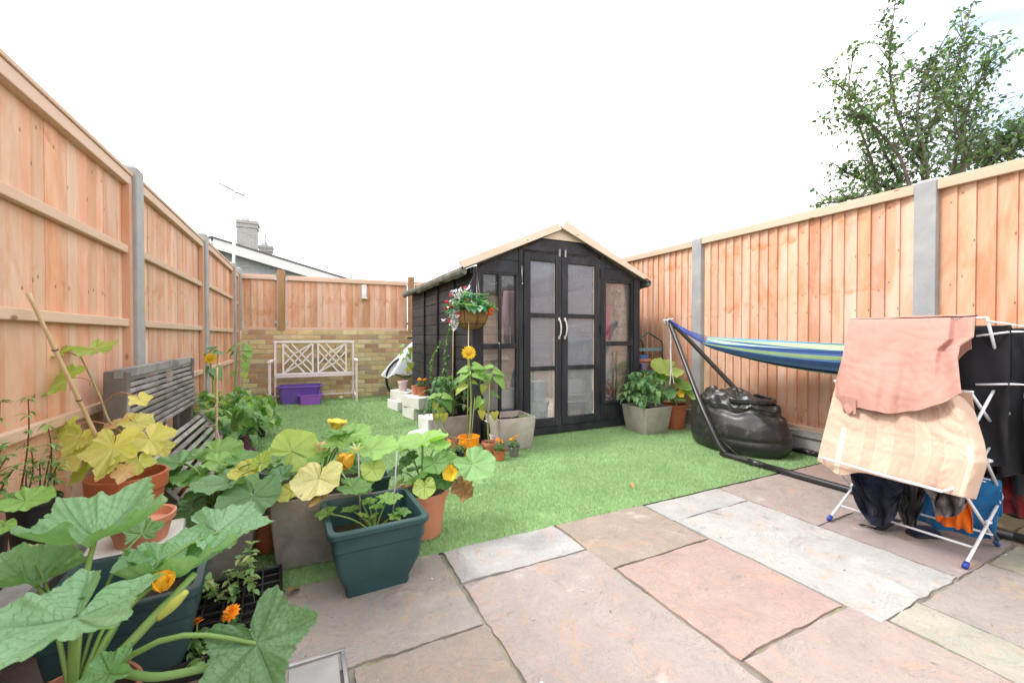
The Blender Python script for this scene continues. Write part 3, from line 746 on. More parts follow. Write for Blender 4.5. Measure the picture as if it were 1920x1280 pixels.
k1, p1 = chimney(441, 483, 411, 471, 16.4, 461, 403); p1.build('chimney_pot', 'pvc_white', roof)
k2, p2 = chimney(485, 511, 459, 478, 18.0, 497, 452); p2.build('chimney_pot', 'pvc_white', roof)
# aerial on a pole in front of that house
AY = 13.5; pb, pt_ = PY(438, 497, AY), PY(441, 362, AY)
t = thing('television_aerial', 'television aerial with many short rods on a thin white pole', 'aerial', (pb.x, AY, 0))
b = MB(); b.tube([(0, 0, 0), (0, 0, pb.z), (pt_.x - pb.x, 0, pt_.z + .05)], .035, 8); b.build('pole', 'pvc_white', t)
a1, a2 = PY(409, 343, AY), PY(459, 368, AY); o_ = V(pb.x, AY, 0)
b = MB(); b.tube([a1 - o_, a2 - o_], .013, 6)
for k in range(14):
    q = a1.lerp(a2, (k + .3) / 14) - o_; hl = .09 + .006 * k; b.tube([q + V(-.02, -hl * .7, -.05), q + V(.02, hl * .7, .06)], .008, 5)
q = a2 - o_; b.tube([q + V(-.1, 0, .38), q + V(-.02, 0, 0), q + V(.28, 0, -.16)], .009, 5)
mat('aerial_metal', (.12, .14, .2), .4, (.1, .12, .17), 5, 0, 10, metallic=.3)
b.build('antenna', 'aerial_metal', t)
p3, p4 = PY(484, 432, 17.5), PY(498, 440, 17.5)
t = thing('roof_aerial', 'tiny thin aerial standing behind the small far chimney', 'aerial', (p4.x, 17.5, 0))
b = MB(); b.tube([V(0, 0, 2.0), V(0, 0, p4.z)], .02, 6); b.build('pole', 'aerial_metal', t)
b = MB(); b.tube([p3 - V(p4.x, 17.5, 0), p4 - V(p4.x, 17.5, 0)], .014, 6); b.build('antenna', 'aerial_metal', t)

# ================================================================== TREES beyond the right fence
mat('bark', (.24, .20, .17), .9, (.14, .115, .10), 20, .5, 60)
leaf_mat('tree_leaf', 'mid', .45, (.25, .38, .14), .2, .25, .1)
def tree(name, label, base, limbs, dep, nt_, seed, lsize=.06):
    rn = random.Random(seed); t = thing(name, label, 'tree', tuple(base))
    tb = MB(); lb = MB(); org = V(*base)
    fork = V(0, 0, 1.5)
    tb.tube([V(0, 0, 0), V(.05, .03, .8), fork], [.09, .07, .06], 10)
    br = MB()
    for li in limbs:
        pts = [PD(x, y, dep + dd) - org for (x, y, dd) in li]
        path = smoothpath([fork] + pts, 6); n_ = len(path)
        br.tube(path, [.018 * (1 - i / n_) ** .8 + .003 for i in range(n_)], 6)
        L_ = sum((path[i + 1] - path[i]).length for i in range(n_ - 1))
        k0 = 6
        for i in range(k0, n_):
            fr_ = (i - k0) / (n_ - k0)
            for q in range(nt_ if fr_ < .8 else max(1, nt_ // 2)):
                a = rn.uniform(0, 6.28); el = rn.uniform(-.3, .9)
                d = V(math.cos(a) * math.cos(el), math.sin(a) * math.cos(el), math.sin(el)); ln = rn.uniform(.15, .72) * (1 - .70 * fr_)
                p0 = path[i].lerp(path[max(0, i - 1)], rn.random()); tw = [p0, p0 + d * ln * .5 + V(0, 0, .03), p0 + d * ln + V(0, 0, .02 + .1 * ln)]
                br.tube(tw, [.006, .004, .002], 4, cap=False)
                for m_ in range(int(3 + ln * 17)):
                    f_ = rn.uniform(.12, 1.05); pp = tw[0].lerp(tw[2], f_) + V(rn.gauss(0, .018), rn.gauss(0, .018), rn.gauss(0, .018))
                    M = Matrix.Translation(pp) @ Matrix.Rotation(rn.uniform(0, 6.28), 4, 'Z') @ Matrix.Rotation(rn.uniform(-1.3, .9), 4, 'X') @ Matrix.Rotation(rn.uniform(-.8, .8), 4, 'Y')
                    c = rn.choice([(.13, .23, .11), (.11, .20, .12), (.17, .28, .13), (.24, .35, .15), (.09, .18, .12)])
                    s_ = lsize * rn.uniform(.6, 1.25); lb.mid_leaf(M, s_, s_ * .30, .3, .3, jit(c, .15, rn), n=3, m=1)
        # leaves straight on the bare leader
        for i in range(k0, n_):
            for m_ in range(2):
                p0 = path[i] + V(rn.gauss(0, .03), rn.gauss(0, .03), rn.gauss(0, .03))
                M = Matrix.Translation(p0) @ Matrix.Rotation(rn.uniform(0, 6.28), 4, 'Z') @ Matrix.Rotation(rn.uniform(-.9, .6), 4, 'X')
                lb.mid_leaf(M, lsize * 1.1, lsize * .36, .3, .3, jit((.12, .21, .10), .15, rn), n=3, m=1)
    tb.build('trunk', 'bark', t); br.build('branches', 'bark', t); lb.build('crown', 'tree_leaf', t)
    return t
T0 = PD(1730, 640, 5.1); T0.z = 0
limbs = [
 [(1735, 330, 0), (1700, 262, 0), (1676, 190, 0), (1668, 120, -.1), (1672, 60, -.1), (1680, -5, -.1)],
 [(1690, 355, .1), (1660, 290, .1), (1625, 215, .1), (1585, 170, .2), (1540, 138, .2)],
 [(1650, 375, .1), (1640, 320, .1), (1612, 240, 0), (1590, 180, -.1), (1604, 85, -.1)],
 [(1806, 330, 0), (1800, 260, 0), (1778, 190, .1), (1748, 150, .1), (1700, 118, .2)],
 [(1800, 320, .1), (1806, 240, .1), (1790, 160, .1), (1805, 80, 0), (1822, 10, 0)],
 [(1805, 240, .2), (1828, 170, .2), (1850, 120, .2), (1862, 65, .2)],
 [(1730, 350, -.1), (1735, 270, -.1), (1760, 200, -.1), (1776, 120, 0), (1790, 70, 0)],
 [(1700, 380, .2), (1655, 350, .2), (1600, 330, .3), (1560, 305, .3)],
 [(1660, 390, 0), (1615, 372, 0), (1570, 378, 0), (1525, 386, 0)],
 [(1700, 330, -.2), (1650, 250, -.2), (1610, 220, -.2), (1562, 226, -.2)],
 [(1740, 340, -.2), (1720, 220, -.2), (1736, 140, -.2), (1760, 95, -.2)],
 [(1780, 340, .2), (1830, 300, .2), (1790, 250, .2), (1850, 200, .2)],
]
tree('plum_tree', 'loose dark green tree with thin upright shoots rising behind the right fence', T0, limbs, 5.1, 3, 5)
T1 = PD(1990, 640, 5.6); T1.z = 0
limbs2 = [[(1900, 320, 0), (1878, 280, 0), (1840, 262, 0)], [(1930, 300, 0), (1915, 250, 0), (1930, 215, 0)], [(1860, 330, .1), (1850, 300, .1), (1842, 285, .1)], [(1960, 320, 0), (1950, 250, 0), (1960, 200, 0)], [(1900, 310, -.2), (1895, 270, -.2), (1905, 235, -.2)]]
tree('plum_tree', 'second dark leafy tree cut off by the right edge of the photo', T1, limbs2, 5.5, 5, 9)
# ================================================================== SHED (summer house)
SX0, SX1, SY0, SY1 = 1.44, 3.50, 3.75, 6.20
SZE, SZR, SXM = 1.70, 2.17, 2.47
shed = thing('garden_shed', 'black stained timber summerhouse shed with glazed double doors and bare wood bargeboards', 'shed', (SXM, SY0, 0))
def sh(x, y, z): return V(x - SXM, y - SY0, z)
def roofz(x): return SZR - (SZR - SZE) * abs(x - SXM) / ((SX1 - SX0) / 2)
def cboard(b, a, c, w, h, **k): b.bar(a, c, w, h, **k)
rnd = random.Random(31)
# side and rear cladding : shiplap boards
def cladding(name, x, y0, y1, z1, axis='Y', n=13, inward=1):
    b = MB(); h = z1 / n
    for k in range(n):
        t = rnd.uniform(-.001, .001); c = jit((1, 1, 1), .25, rnd)
        cut = [y0] + ([rnd.uniform(y0 + .5, y1 - .5)] if rnd.random() < .4 else []) + [y1]
        for q in range(len(cut) - 1):
            if axis == 'Y': b.box(sh(x + t, (cut[q] + cut[q + 1]) / 2, .03 + (k + .5) * h), (.016, cut[q + 1] - cut[q] - .002, h - .006), col=c)
            else: b.box(sh((cut[q] + cut[q + 1]) / 2, x + t, .03 + (k + .5) * h), (cut[q + 1] - cut[q] - .002, .016, h - .006), col=c)
    if axis == 'Y': b.box(sh(x + .006 * inward, (y0 + y1) / 2, z1 / 2 + .02), (.01, y1 - y0 - .01, z1 - .02), col=(.3, .3, .3))
    return b.build(name, 'black_wood', shed, smooth=False, bevel=.004, bseg=1)
cladding('side_wall', SX0, SY0 + .02, SY1, 1.64, inward=1)
cladding('side_wall', SX1, SY0 + .02, SY1, 1.64, inward=-1)
b = MB()                                    # rear wall with gable
b.add([sh(SX0, SY1, .02), sh(SX1, SY1, .02), sh(SX1, SY1, SZE), sh(SXM, SY1, SZR - .02), sh(SX0, SY1, SZE),
       sh(SX0, SY1 + .03, .02), sh(SX1, SY1 + .03, .02), sh(SX1, SY1 + .03, SZE), sh(SXM, SY1 + .03, SZR - .02), sh(SX0, SY1 + .03, SZE)],
      [(0, 1, 2, 3, 4), (9, 8, 7, 6, 5), (0, 5, 6, 1), (1, 6, 7, 2), (4, 9, 5, 0), (2, 7, 8, 3), (3, 8, 9, 4)])
b.build('rear_wall', 'black_wood', shed, smooth=False)
# bare timber lining inside
b = MB()
for k in range(13):
    z = .05 + k * .125
    for x, s_ in ((SX0 + .022, 1), (SX1 - .022, -1)): b.box(sh(x, (SY0 + SY1) / 2 + .02, z + .0625), (.012, SY1 - SY0 - .1, .121), col=jit((1, 1, 1), .12, rnd))
    b.box(sh(SXM, SY1 - .015, z + .0625), (SX1 - SX0 - .08, .012, .121), col=jit((1, 1, 1), .12, rnd))
for y in (4.4, 5.0, 5.6):
    for x in (SX0 + .045, SX1 - .045): b.box(sh(x, y, .85), (.035, .045, 1.6), col=(.9, .85, .8))
b.build('lining', 'inner_pine', shed, smooth=False)
b = MB(); b.box(sh(SXM, (SY0 + SY1) / 2, .045), (SX1 - SX0 - .05, SY1 - SY0 - .06, .03)); b.build('floor', 'inner_pine', shed, smooth=False)
# battens on the left wall
for y in (4.25, 4.86, 5.47): b = MB(); b.box(sh(SX0 - .018, y, .84), (.02, .045, 1.62), col=(.6, .6, .6)); b.build('batten', 'black_frame', shed, smooth=False, bevel=.003)
# corner posts and front frame
DX0, DXM, DX1, DZ = 1.985, 2.435, 2.945, 1.875
def fbox(b, x0, x1, z0, z1, y=SY0, d=.05, col=None): b.box(sh((x0 + x1) / 2, y, (z0 + z1) / 2), (x1 - x0, d, z1 - z0), col=col or jit((1, 1, 1), .15, rnd))
def fpart(name, m, *a, **k): q = MB(); fbox(q, *a, **k); return q.build(name, m, shed, smooth=False, bevel=.0035)
fpart('corner_post', 'black_frame', SX0 - .01, SX0 + .075, .02, 1.69, SY0 - .012); fpart('corner_post', 'black_frame', SX1 - .075, SX1 + .01, .02, 1.69, SY0 - .012)
fpart('sill_beam', 'black_wood', SX0 + .077, SX1 - .077, .012, .085, SY0 + .0)
fpart('door_post', 'black_frame', DX0 - .055, DX0 - .006, .087, DZ + .03); fpart('door_post', 'black_frame', DX1 + .006, DX1 + .05, .087, DZ + .03)
# gable boards above doors and windows
b = MB()
def gboard(x0, x1, z0, z1, y=SY0 + .004, d=.022):
    """board clipped under the roof slope"""
    def top(x): return min(z1, roofz(x) - .03)
    xs = sorted(set([x0, x1] + [x for x in np.linspace(x0, x1, 25)])); xs = [x for x in xs if top(x) > z0 + .002]
    if len(xs) < 2: return
    c = jit((1, 1, 1), .2, rnd); n = len(xs)
    P = [sh(x, yy, zz) for yy in (y - d, y) for x in xs for zz in (z0, top(x))]
    f = []
    for i in range(n - 1):
        f += [(2 * i, 2 * i + 1, 2 * i + 3, 2 * i + 2), (2 * n + 2 * i, 2 * n + 2 * i + 2, 2 * n + 2 * i + 3, 2 * n + 2 * i + 1), (2 * i + 1, 2 * n + 2 * i + 1, 2 * n + 2 * i + 3, 2 * i + 3), (2 * i, 2 * i + 2, 2 * n + 2 * i + 2, 2 * n + 2 * i)]
    f += [(0, 2 * n, 2 * n + 1, 1), (2 * n - 2, 2 * n - 1, 4 * n - 1, 4 * n - 2)]
    b.add(P, f, None, c)
gboard(DX0 - .05, DX1 + .05, DZ + .032, DZ + .165); gboard(DX0 - .05, DX1 + .05, DZ + .168, DZ + .30)
for x0, x1 in ((SX0 + .078, DX0 - .058), (DX1 + .053, SX1 - .078)):
    gboard(x0, x1, 1.655, 1.78); gboard(x0, x1, 1.784, 1.91); gboard(x0, x1, 1.914, 2.03)
b.build('gable_boarding', 'black_wood', shed, smooth=False, bevel=.003, bseg=1)
b = MB(); zc = DZ + .145                   # small bare panel under the apex
P = [sh(SXM - .27, SY0 - .036, 2.035), sh(SXM + .27, SY0 - .036, 2.035), sh(SXM + .02, SY0 - .036, 2.155), sh(SXM - .02, SY0 - .036, 2.155)]
P += [p + V(0, .014, 0) for p in P]; b.add(P, [(0, 1, 2, 3), (7, 6, 5, 4), (0, 4, 5, 1), (1, 5, 6, 2), (2, 6, 7, 3), (3, 7, 4, 0)]); b.build('apex_panel', 'raw_pine', shed, smooth=False)
# roof felt with edge, both slopes
mat('roof_felt', (.20, .19, .165), .95, (.12, .115, .10), 8, .7, 120, stain=(.30, .28, .22), stain_amt=.5)
def roof_pt(s_, f, y, dz=0): xe = 1.16 * f; return sh(SXM + s_ * xe, y, SZR + .02 - (SZR - SZE) / 1.03 * xe + dz)
def roof_piece(b, s_, f0, f1, ya, yb, t0=-.015, t1=.015):
    P = [roof_pt(s_, f, y, d) for f in (f0, f1) for y in (ya, yb) for d in (t0, t1)]
    b.add(P, [(0, 1, 3, 2), (4, 6, 7, 5), (0, 4, 5, 1), (2, 3, 7, 6), (0, 2, 6, 4), (1, 5, 7, 3)])
RA, RB = SY0 - .08, SY1 + .08
b = MB(); 
for s_ in (-1, 1): roof_piece(b, s_, 0, .15, RA, RB); roof_piece(b, s_, .88, 1, RA, RB); roof_piece(b, s_, .15, .88, RA, SY0 + .12); roof_piece(b, s_, .15, .88, SY0 + 2.1, RB)
for s_ in (-1, 1):
    n = 40; P = []                       # felt turned down over the eaves, ragged lower edge
    for j in range(n + 1):
        y = RA + (RB - RA) * j / n; wv = .012 * mnoise.noise(V(y * 4, s_, 0)); e = roof_pt(s_, 1, y)
        P += [e + V(-s_ * .02, 0, .018), e + V(s_ * .008, 0, .010 + wv * .5), e + V(s_ * .012, 0, -.02), e + V(s_ * (.0 + wv), 0, -.045), e + V(-s_ * .03, 0, -.065 + wv * 2.5), e + V(-s_ * .05 , 0, -.035)]
    b.add(P, [(j * 6 + k, j * 6 + (k + 1) % 6, (j + 1) * 6 + (k + 1) % 6, (j + 1) * 6 + k) for j in range(n) for k in range(6)] + [tuple(range(6)), tuple(n * 6 + k for k in range(6))])
rf = b.build('roof', 'roof_felt', shed, smooth=False)
for s_ in (-1, 1): b = MB(); roof_piece(b, s_, .15, .88, SY0 + .12, SY0 + 2.1, .004, .009); b.build('added_rooflight', 'clear_glass', rf, smooth=False)  # glazed openings added out of view to let daylight onto the shed contents
for s_ in (-1, 1): b = MB(); b.box(sh(SXM + s_ * 1.045, (SY0 + SY1) / 2, 1.655), (.03, SY1 - SY0 + .04, .05), col=(.5, .5, .5)); b.build('eaves_rail', 'black_wood', shed, smooth=False)
# bargeboards, measured on the plane of the front overhang
YB = SY0 - .10
def bb(pts, name='bargeboard'):
    b = MB(); P = [PY(x, y, YB) - V(SXM, SY0, 0) for x, y in pts]; P += [p + V(0, .018, 0) for p in P]
    b.add(P, [(3, 2, 1, 0), (4, 5, 6, 7), (0, 1, 5, 4), (1, 2, 6, 5), (2, 3, 7, 6), (3, 0, 4, 7)]); return b.build(name, 'raw_pine', shed, smooth=False, bevel=.003)
bb([(859, 490), (1047, 418), (1054, 430), (870, 502)]); bb([(1061, 413), (1217, 520), (1208, 523), (1054, 427)])
# ---- doors
def door(x0, x1, hs):
    root = MB(); z0, z1 = .09, DZ; st = .075
    px0, px1 = x0 + st, x1 - st
    for a, c in ((x0, px0), (px1, x1)): fbox(root, a, c, z0, z1, SY0 - .012, .036)
    for a, c in ((z1 - .075, z1), (z0, z0 + .085)): fbox(root, px0 + .001, px1 - .001, a, c, SY0 - .011, .034)
    for zc_ in (1.245, .695): fbox(root, px0 + .001, px1 - .001, zc_ - .022, zc_ + .022, SY0 - .010, .032)
    d = root.build('door', 'black_frame', shed, smooth=False, bevel=.003)
    for a, c in ((.175, .673), (.717, 1.223), (1.267, 1.80)):
        g = MB(); g.box(sh((px0 + px1) / 2, SY0 - .002, (a + c) / 2), (px1 - px0 - .004, .004, c - a - .002)); g.build('pane', 'dusty_reflection_glass' if a > .5 else 'door_glass', d, smooth=False)
        g = MB(); g.box(sh(px1 - .004, SY0 - .008, (a + c) / 2), (.006, .006, c - a), col=(1, 1, 1)); g.build('beading', 'raw_pine', d, smooth=False)
    return d
d1 = door(DX0, DXM - .003, 1); d2 = door(DXM + .003, DX1, 2)
for d, x in ((d1, DXM - .033), (d2, DXM + .04)):
    h = MB(); h.tube(smoothpath([sh(x, SY0 - .03, 1.20), sh(x, SY0 - .05, 1.185), sh(x + .004, SY0 - .062, 1.11), sh(x, SY0 - .05, 1.035), sh(x, SY0 - .03, 1.02)], 5), .008, 8)
    h.box(sh(x, SY0 - .031, 1.205), (.022, .004, .035)); h.box(sh(x, SY0 - .031, 1.015), (.022, .004, .035)); h.build('handle', 'white_metal', d)
    h = MB(); h.box(sh(x, SY0 - .033, 1.90), (.018, .008, .07)); h.tube([sh(x, SY0 - .04, 1.86), sh(x, SY0 - .04, 1.94)], .004, 6); h.build('bolt', 'steel', d, smooth=False)
for d, x in ((d1, DX0 + .002), (d2, DX1 - .002)):
    for z in (1.72, 1.10, .35):
        h = MB(); h.box(sh(x, SY0 - .032, z), (.026, .004, .11)); h.tube([sh(x, SY0 - .036, z - .055), sh(x, SY0 - .036, z + .055)], .006, 6); h.build('hinge', 'black_plastic', d, smooth=False)
# ---- side windows (two lights high), left one with a centre bar
def window(x0, x1, z0, z1, zt, mull=False):
    f = MB(); w = .028
    fbox(f, x0, x0 + w, z0, z1, SY0 - .004, .04); fbox(f, x1 - w, x1, z0, z1, SY0 - .004, .04)
    fbox(f, x0 + w, x1 - w, z1 - .02, z1, SY0 - .003, .038); fbox(f, x0 + w, x1 - w, z0, z0 + .03, SY0 - .003, .038)
    fbox(f, x0 + w - .02, x1 - w + .02, zt - .026, zt + .026, SY0 - .012, .036)
    if mull: fbox(f, (x0 + x1) / 2 - .02, (x0 + x1) / 2 + .012, z0 + .02, z1 - .01, SY0 - .022, .02)
    win = f.build('window', 'black_frame', shed, smooth=False, bevel=.003)
    for a, c in ((z0 + .03, zt - .026), (zt + .026, z1 - .02)):
        g = MB(); g.box(sh((x0 + x1) / 2, SY0 + .008, (a + c) / 2), (x1 - x0 - 2 * w, .004, c - a)); g.build('pane', 'clear_glass', win, smooth=False)
window(SX0 + .078, DX0 - .058, .27, 1.652, .93, True); window(DX1 + .053, SX1 - .078, .27, 1.652, .945)
for x0, x1 in ((SX0 + .078, DX0 - .058), (DX1 + .053, SX1 - .078)):
    b = MB(); fbox(b, x0, x1, .088, .1765, SY0 + .002, .03); fbox(b, x0, x1, .1765, .267, SY0 + .001, .03); b.build('lower_boarding', 'black_wood', shed, smooth=False, bevel=.003)
# hanging hook latch left of the doors, drooping chain above the window
b = MB(); b.tube([sh(DX0 - .03, SY0 - .034, 1.74), sh(DX0 - .028, SY0 - .04, 1.56)], .005, 6); b.ball(sh(DX0 - .028, SY0 - .04, 1.555), .010, 8); b.build('latch', 'steel', shed)

# ---- things kept inside the shed, seen through the panes
mat('cardboard', (.82, .62, .44), .85, (.76, .56, .39), 3, .1, 40)
mat('white_board', (.78, .78, .78), .5, (.72, .72, .73), 4, .02, 30)
mat('hot_pink', (.85, .09, .30), .5, (.8, .07, .26), 3, .02, 30)
mat('clear_tub', (.72, .74, .78), .3, (.62, .64, .70), 5, .05, 40)
mat('grey_fabric', (.35, .36, .40), .9, (.22, .23, .26), 5, .6, 20)
mat('mauve_fabric', (.40, .22, .26), .9, (.32, .19, .23), 6, .4, 30)
def carton(x, y, z, w, d, h, rz, label, m='cardboard', flap=True):
    t = thing('cardboard_box', label, 'box', (x, y, z), R(rz))
    b = MB(); b.box((0, 0, h / 2), (w, d, h)); b.build('carton', m, t, smooth=False, bevel=.004)
    if flap:
        b = MB(); b.box((0, -d / 2 - .03, h - .01), (w * .96, .004, .09), Matrix.Rotation(R(-50), 3, 'X')); b.build('flap', m, t, smooth=False)
        b = MB(); b.box((.0, -d / 2 - .003, h * .5), (.05, .003, h * .96)); b.build('tape', 'cardboard_tape', t, smooth=False)
    return t
mat('cardboard_tape', (.58, .42, .28), .4, (.54, .38, .25), 3, .02, 40)
mat('cream_card', (.88, .82, .72), .8, (.82, .76, .66), 3, .1, 40)
carton(1.80, 4.02, .06, .46, .34, .22, 4, 'long pale cream box lying lowest behind the left shed window', 'cream_card', False)
carton(1.78, 4.02, .285, .44, .33, .20, -3, 'cream box stacked second from the bottom behind the left shed window', 'cream_card', False)
carton(1.70, 4.02, .488, .34, .30, .34, 3, 'tall brown cardboard box with tape behind the left shed window')
carton(1.66, 4.02, .832, .30, .28, .09, 8, 'flat brown cardboard box topmost of the pile behind the left shed window', flap=False)
t = thing('dust_sheet', 'crumpled grey sheet heaped beside the boxes inside the shed', 'sheet', (2.07, 3.97, .06))
def heap(u, w): a = 2 * math.pi * u; r_ = .17 * (1 - w) ** .5 * (1 + .25 * mnoise.noise(V(3 * math.cos(a), 3 * math.sin(a), w * 3))); return (r_ * math.cos(a), r_ * math.sin(a), .72 * w)
b = MB(); b.grid(heap, 40, 20); b.build('cloth', 'grey_fabric', t)
# white bookcase behind the right hand door
bc = thing('bookcase', 'white open bookcase standing inside the shed behind the right door', 'bookcase', (2.83, 4.10, .06))
b = MB()
for x in (-.17, .18): b.box((x, 0, .46), (.022, .26, .92))
for z in (.02, .30, .60): b.box((0.005, 0, z), (.325, .26, .022))
b.box((0.005, 0, .933), (.39, .27, .025)); b.build('carcass', 'white_board', bc, smooth=False, bevel=.002)
b = MB(); b.box((0.005, .134, .47), (.34, .006, .88)); b.build('back_panel', 'white_board', bc, smooth=False)
def tub(name, label, x, y, z, w, d, h, m, rz=0, lid=True, grp=None, cat='tub'):
    t = thing(name, label, cat, (x, y, z), R(rz), grp)
    b = MB(); b.sq([(w * .44, 0, .12), (w * .47, h * .5, .12), (w * .49, h * .97, .12), (w * .51, h * .97, .12), (w * .51, h, .12), (w * .47, h, .12), (w * .42, .01, .12)], ry=d / w, cap1=True); b.build('body', m, t, bevel=0, auto=40)
    if lid: b = MB(); b.sq([(w * .515, h * .98, .12), (w * .515, h * 1.03, .12), (w * .48, h * 1.06, .12)], ry=d / w); b.build('lid', 'white_board', t, auto=40)
    return t
mat('dark_teal', (.03, .08, .11), .4, (.02, .06, .09), 4, .02, 30)
tub('storage_tub', 'dark teal tub on the lowest bookcase shelf in the shed', 2.83, 4.10, .095, .27, .22, .18, 'dark_teal')
tub('storage_tub', 'grey lidded tub on the middle bookcase shelf in the shed', 2.83, 4.10, .375, .25, .22, .15, 'clear_tub')
tub('storage_tub', 'pale clear tub lying on top of the white bookcase in the shed', 2.78, 4.11, 1.008, .24, .22, .13, 'clear_tub')
t = thing('paper_stack', 'pinkish stack of papers on the white bookcase top', 'papers', (2.95, 4.08, 1.008)); b = MB()
for k in range(6): b.box((rnd.uniform(-.01, .01), rnd.uniform(-.01, .01), .008 + k * .013), (.14, .19, .012), Matrix.Rotation(rnd.uniform(-.15, .15), 3, 'Z'), col=rnd.choice([(.6, .2, .22), (.7, .65, .6), (.35, .3, .4)]))
b.build('papers', 'petal', t, smooth=False)
t = thing('bucket', 'white plastic bucket with lid behind the lower left door pane', 'bucket', (2.27, 3.95, .06))
b = MB(); b.lathe([(.105, 0), (.12, .22), (.128, .225), (.128, .25), (.122, .255)], 28); b.build('body', 'white_board', t, auto=35)
b = MB(); b.lathe([(.132, .245), (.132, .262), (.12, .268)], 28); b.build('lid', 'white_board', t, auto=35)
b = MB(); b.box((0, -.112, .13), (.07, .006, .09)); b.build('paper_label', 'grey_fabric', t, smooth=False)
tub('storage_tub', 'clear jar shaped tub standing on the white bucket lid in the shed', 2.27, 3.95, .332, .15, .13, .20, 'clear_tub')
t = thing('board_offcut', 'bright pink board leaning upright behind the upper right shed window', 'board', (3.125, 3.83, .99)); b = MB(); b.box((0, 0, .19), (.085, .01, .38)); b.build('board', 'hot_pink', t, smooth=False)
t = thing('storage_shelf', 'tall white shelf side standing behind the right shed window', 'shelf', (3.17, 3.93, .06)); b = MB(); b.box((0, 0, .46), (.14, .03, .92)); b.box((0, .2, .905), (.14, .37, .02)); b.box((0, .39, .45), (.14, .02, .88)); b.build('panel', 'white_board', t, smooth=False)
mat('gold_foil', (.55, .47, .30), .25, (.42, .36, .22), 5, .1, 40, metallic=.7)
t = thing('foil_roll', 'shiny gold paper roll leaning behind the lower right shed window', 'roll', (3.28, 3.90, .06)); b = MB(); b.tube([(0, 0, 0), (.06, .05, .78)], .03, 16); b.build('roll', 'gold_foil', t); b = MB(); b.tube([(.061, .05, .781), (.0615, .051, .787)], .018, 12); b.build('core', 'black_plastic', t)
mat('orange_rope', (.80, .25, .04), .6, (.65, .12, .05), 12, .4, 80)
t = thing('rope_bundle', 'tangle of orange rope and net bag low behind the right shed window', 'rope', (3.2, 3.93, .09)); b = MB()
for k in range(16):
    a = rnd.uniform(0, 6.28); cz = rnd.uniform(.16, .32)
    b.tube(smoothpath([V(rnd.uniform(-.16, .16), rnd.uniform(-.05, .06), cz + rnd.uniform(-.08, .13)) for q in range(6)], 5), .007, 6)
b.build('rope', 'orange_rope', t); b = MB(); b.ball((-.03, .06, .17), .15, 18, sq=(1.2, .7, 1)); b.build('sack', 'cream_card', t)
t = thing('rope_bundle', 'small red net bag with a clear bag behind the lower right door pane', 'rope', (2.83, 4.02, .06)); b = MB()
for k in range(9): b.tube(smoothpath([V(rnd.uniform(-.05, .06), rnd.uniform(-.04, .04), .01 + rnd.uniform(0, .15)) for q in range(5)], 5), .005, 6)
mat('red_net', (.55, .12, .08), .6, (.4, .08, .06), 12, .4, 80); b.build('rope', 'red_net', t)
mat('white_petal', (.85, .85, .85), .7, (.78, .78, .78), 8, .1, 40)
t = thing('flower_garland', 'white artificial flower garland hanging inside the right shed window', 'garland', (3.30, 3.81, 1.62)); b = MB()
for k in range(300):
    f_ = rnd.random(); wdt = .085 * (1 - f_) ** 1.2 + .018; side = (1 if rnd.random() < .5 else -1) * .035 * max(0, 1 - f_ * 2.6)
    p = V(side + rnd.gauss(0, wdt * .35) + .035 * math.sin(f_ * 8) * (1 - f_) - f_ * .02, rnd.uniform(-.02, .03), -.60 * f_)
    M = Matrix.Translation(p) @ Matrix.Rotation(rnd.uniform(0, 6), 4, 'Z') @ Matrix.Rotation(rnd.uniform(-1.5, 1), 4, 'X')
    b.mid_leaf(M, .045, .018, .4, .6, n=3, m=1)
b.build('flowers', 'white_petal', t); b = MB(); b.tube([(0, 0, 0), (.02, .01, -.25), (-.02, 0, -.58)], .003, 5); b.build('stalk', 'stem', t)
t = thing('hanging_tights', 'pair of mauve trouser legs hanging inside the left shed window', 'trousers', (1.94, 3.95, .90)); b = MB()
for s_ in (-.035, .035): b.tube(smoothpath([V(s_ * .6, .02, .60), V(s_, .01, .36), V(s_ * 1.1, 0, .14), V(s_, 0, .02)], 5), [.042] * 8 + [.03] * 8, 10)
t['category'] = 'trousers'; t.name = 'trousers'; b.build('legs', 'mauve_fabric', t)
t = thing('chain', 'thin pale chain drooping inside the top of the left shed window', 'chain', (1.66, 3.80, 1.62)); b = MB()
pts = [V(-.12 + .26 * k / 30, 0, -.075 * math.sin(math.pi * k / 30)) for k in range(31)]
for k in range(0, 30): b.tube([pts[k].lerp(pts[k + 1], .1), pts[k].lerp(pts[k + 1], .9)], .0035, 5)
b.build('links', 'steel', t)

# ================================================================== BACK OF THE LAWN
mat('pink_paint', (.84, .72, .76), .45, (.80, .66, .70), 6, .1, 60)
mat('white_paint', (.88, .84, .85), .45, (.84, .79, .80), 6, .1, 60)
gb = thing('garden_bench', 'pale pink metal bench with crossed lattice back against the yellow brick wall', 'bench', (.155, 7.25, 0), R(-3))
bx0, bx1, sz, tz = -.57, .57, .40, .93
b = MB()
for x in (-.565, .565): b = MB(); b.bar((x, .16, 0), (x, .16, tz), .032, .032, up=(0, 1, 0)); b.build('back_leg', 'pink_paint', gb, smooth=False, bevel=.004)
for x in (-.60, .60):
    b = MB(); b.bar((x, -.20, 0), (x, -.20, .63), .034, .034, up=(0, 1, 0)); b.build('front_leg', 'pink_paint', gb, smooth=False, bevel=.004)
    b = MB(); b.bar((x, -.235, .645), (x, .15, .66), .05, .024); b.build('armrest', 'pink_paint', gb, smooth=False, bevel=.005)
b = MB(); b.box((0, .16, tz + .012), (1.17, .036, .03)); b.box((0, .16, .435), (1.1, .03, .032))
for x in (-.455, -.04, .04, .455): b.box((x, .16, .68), (.024, .026, .46))
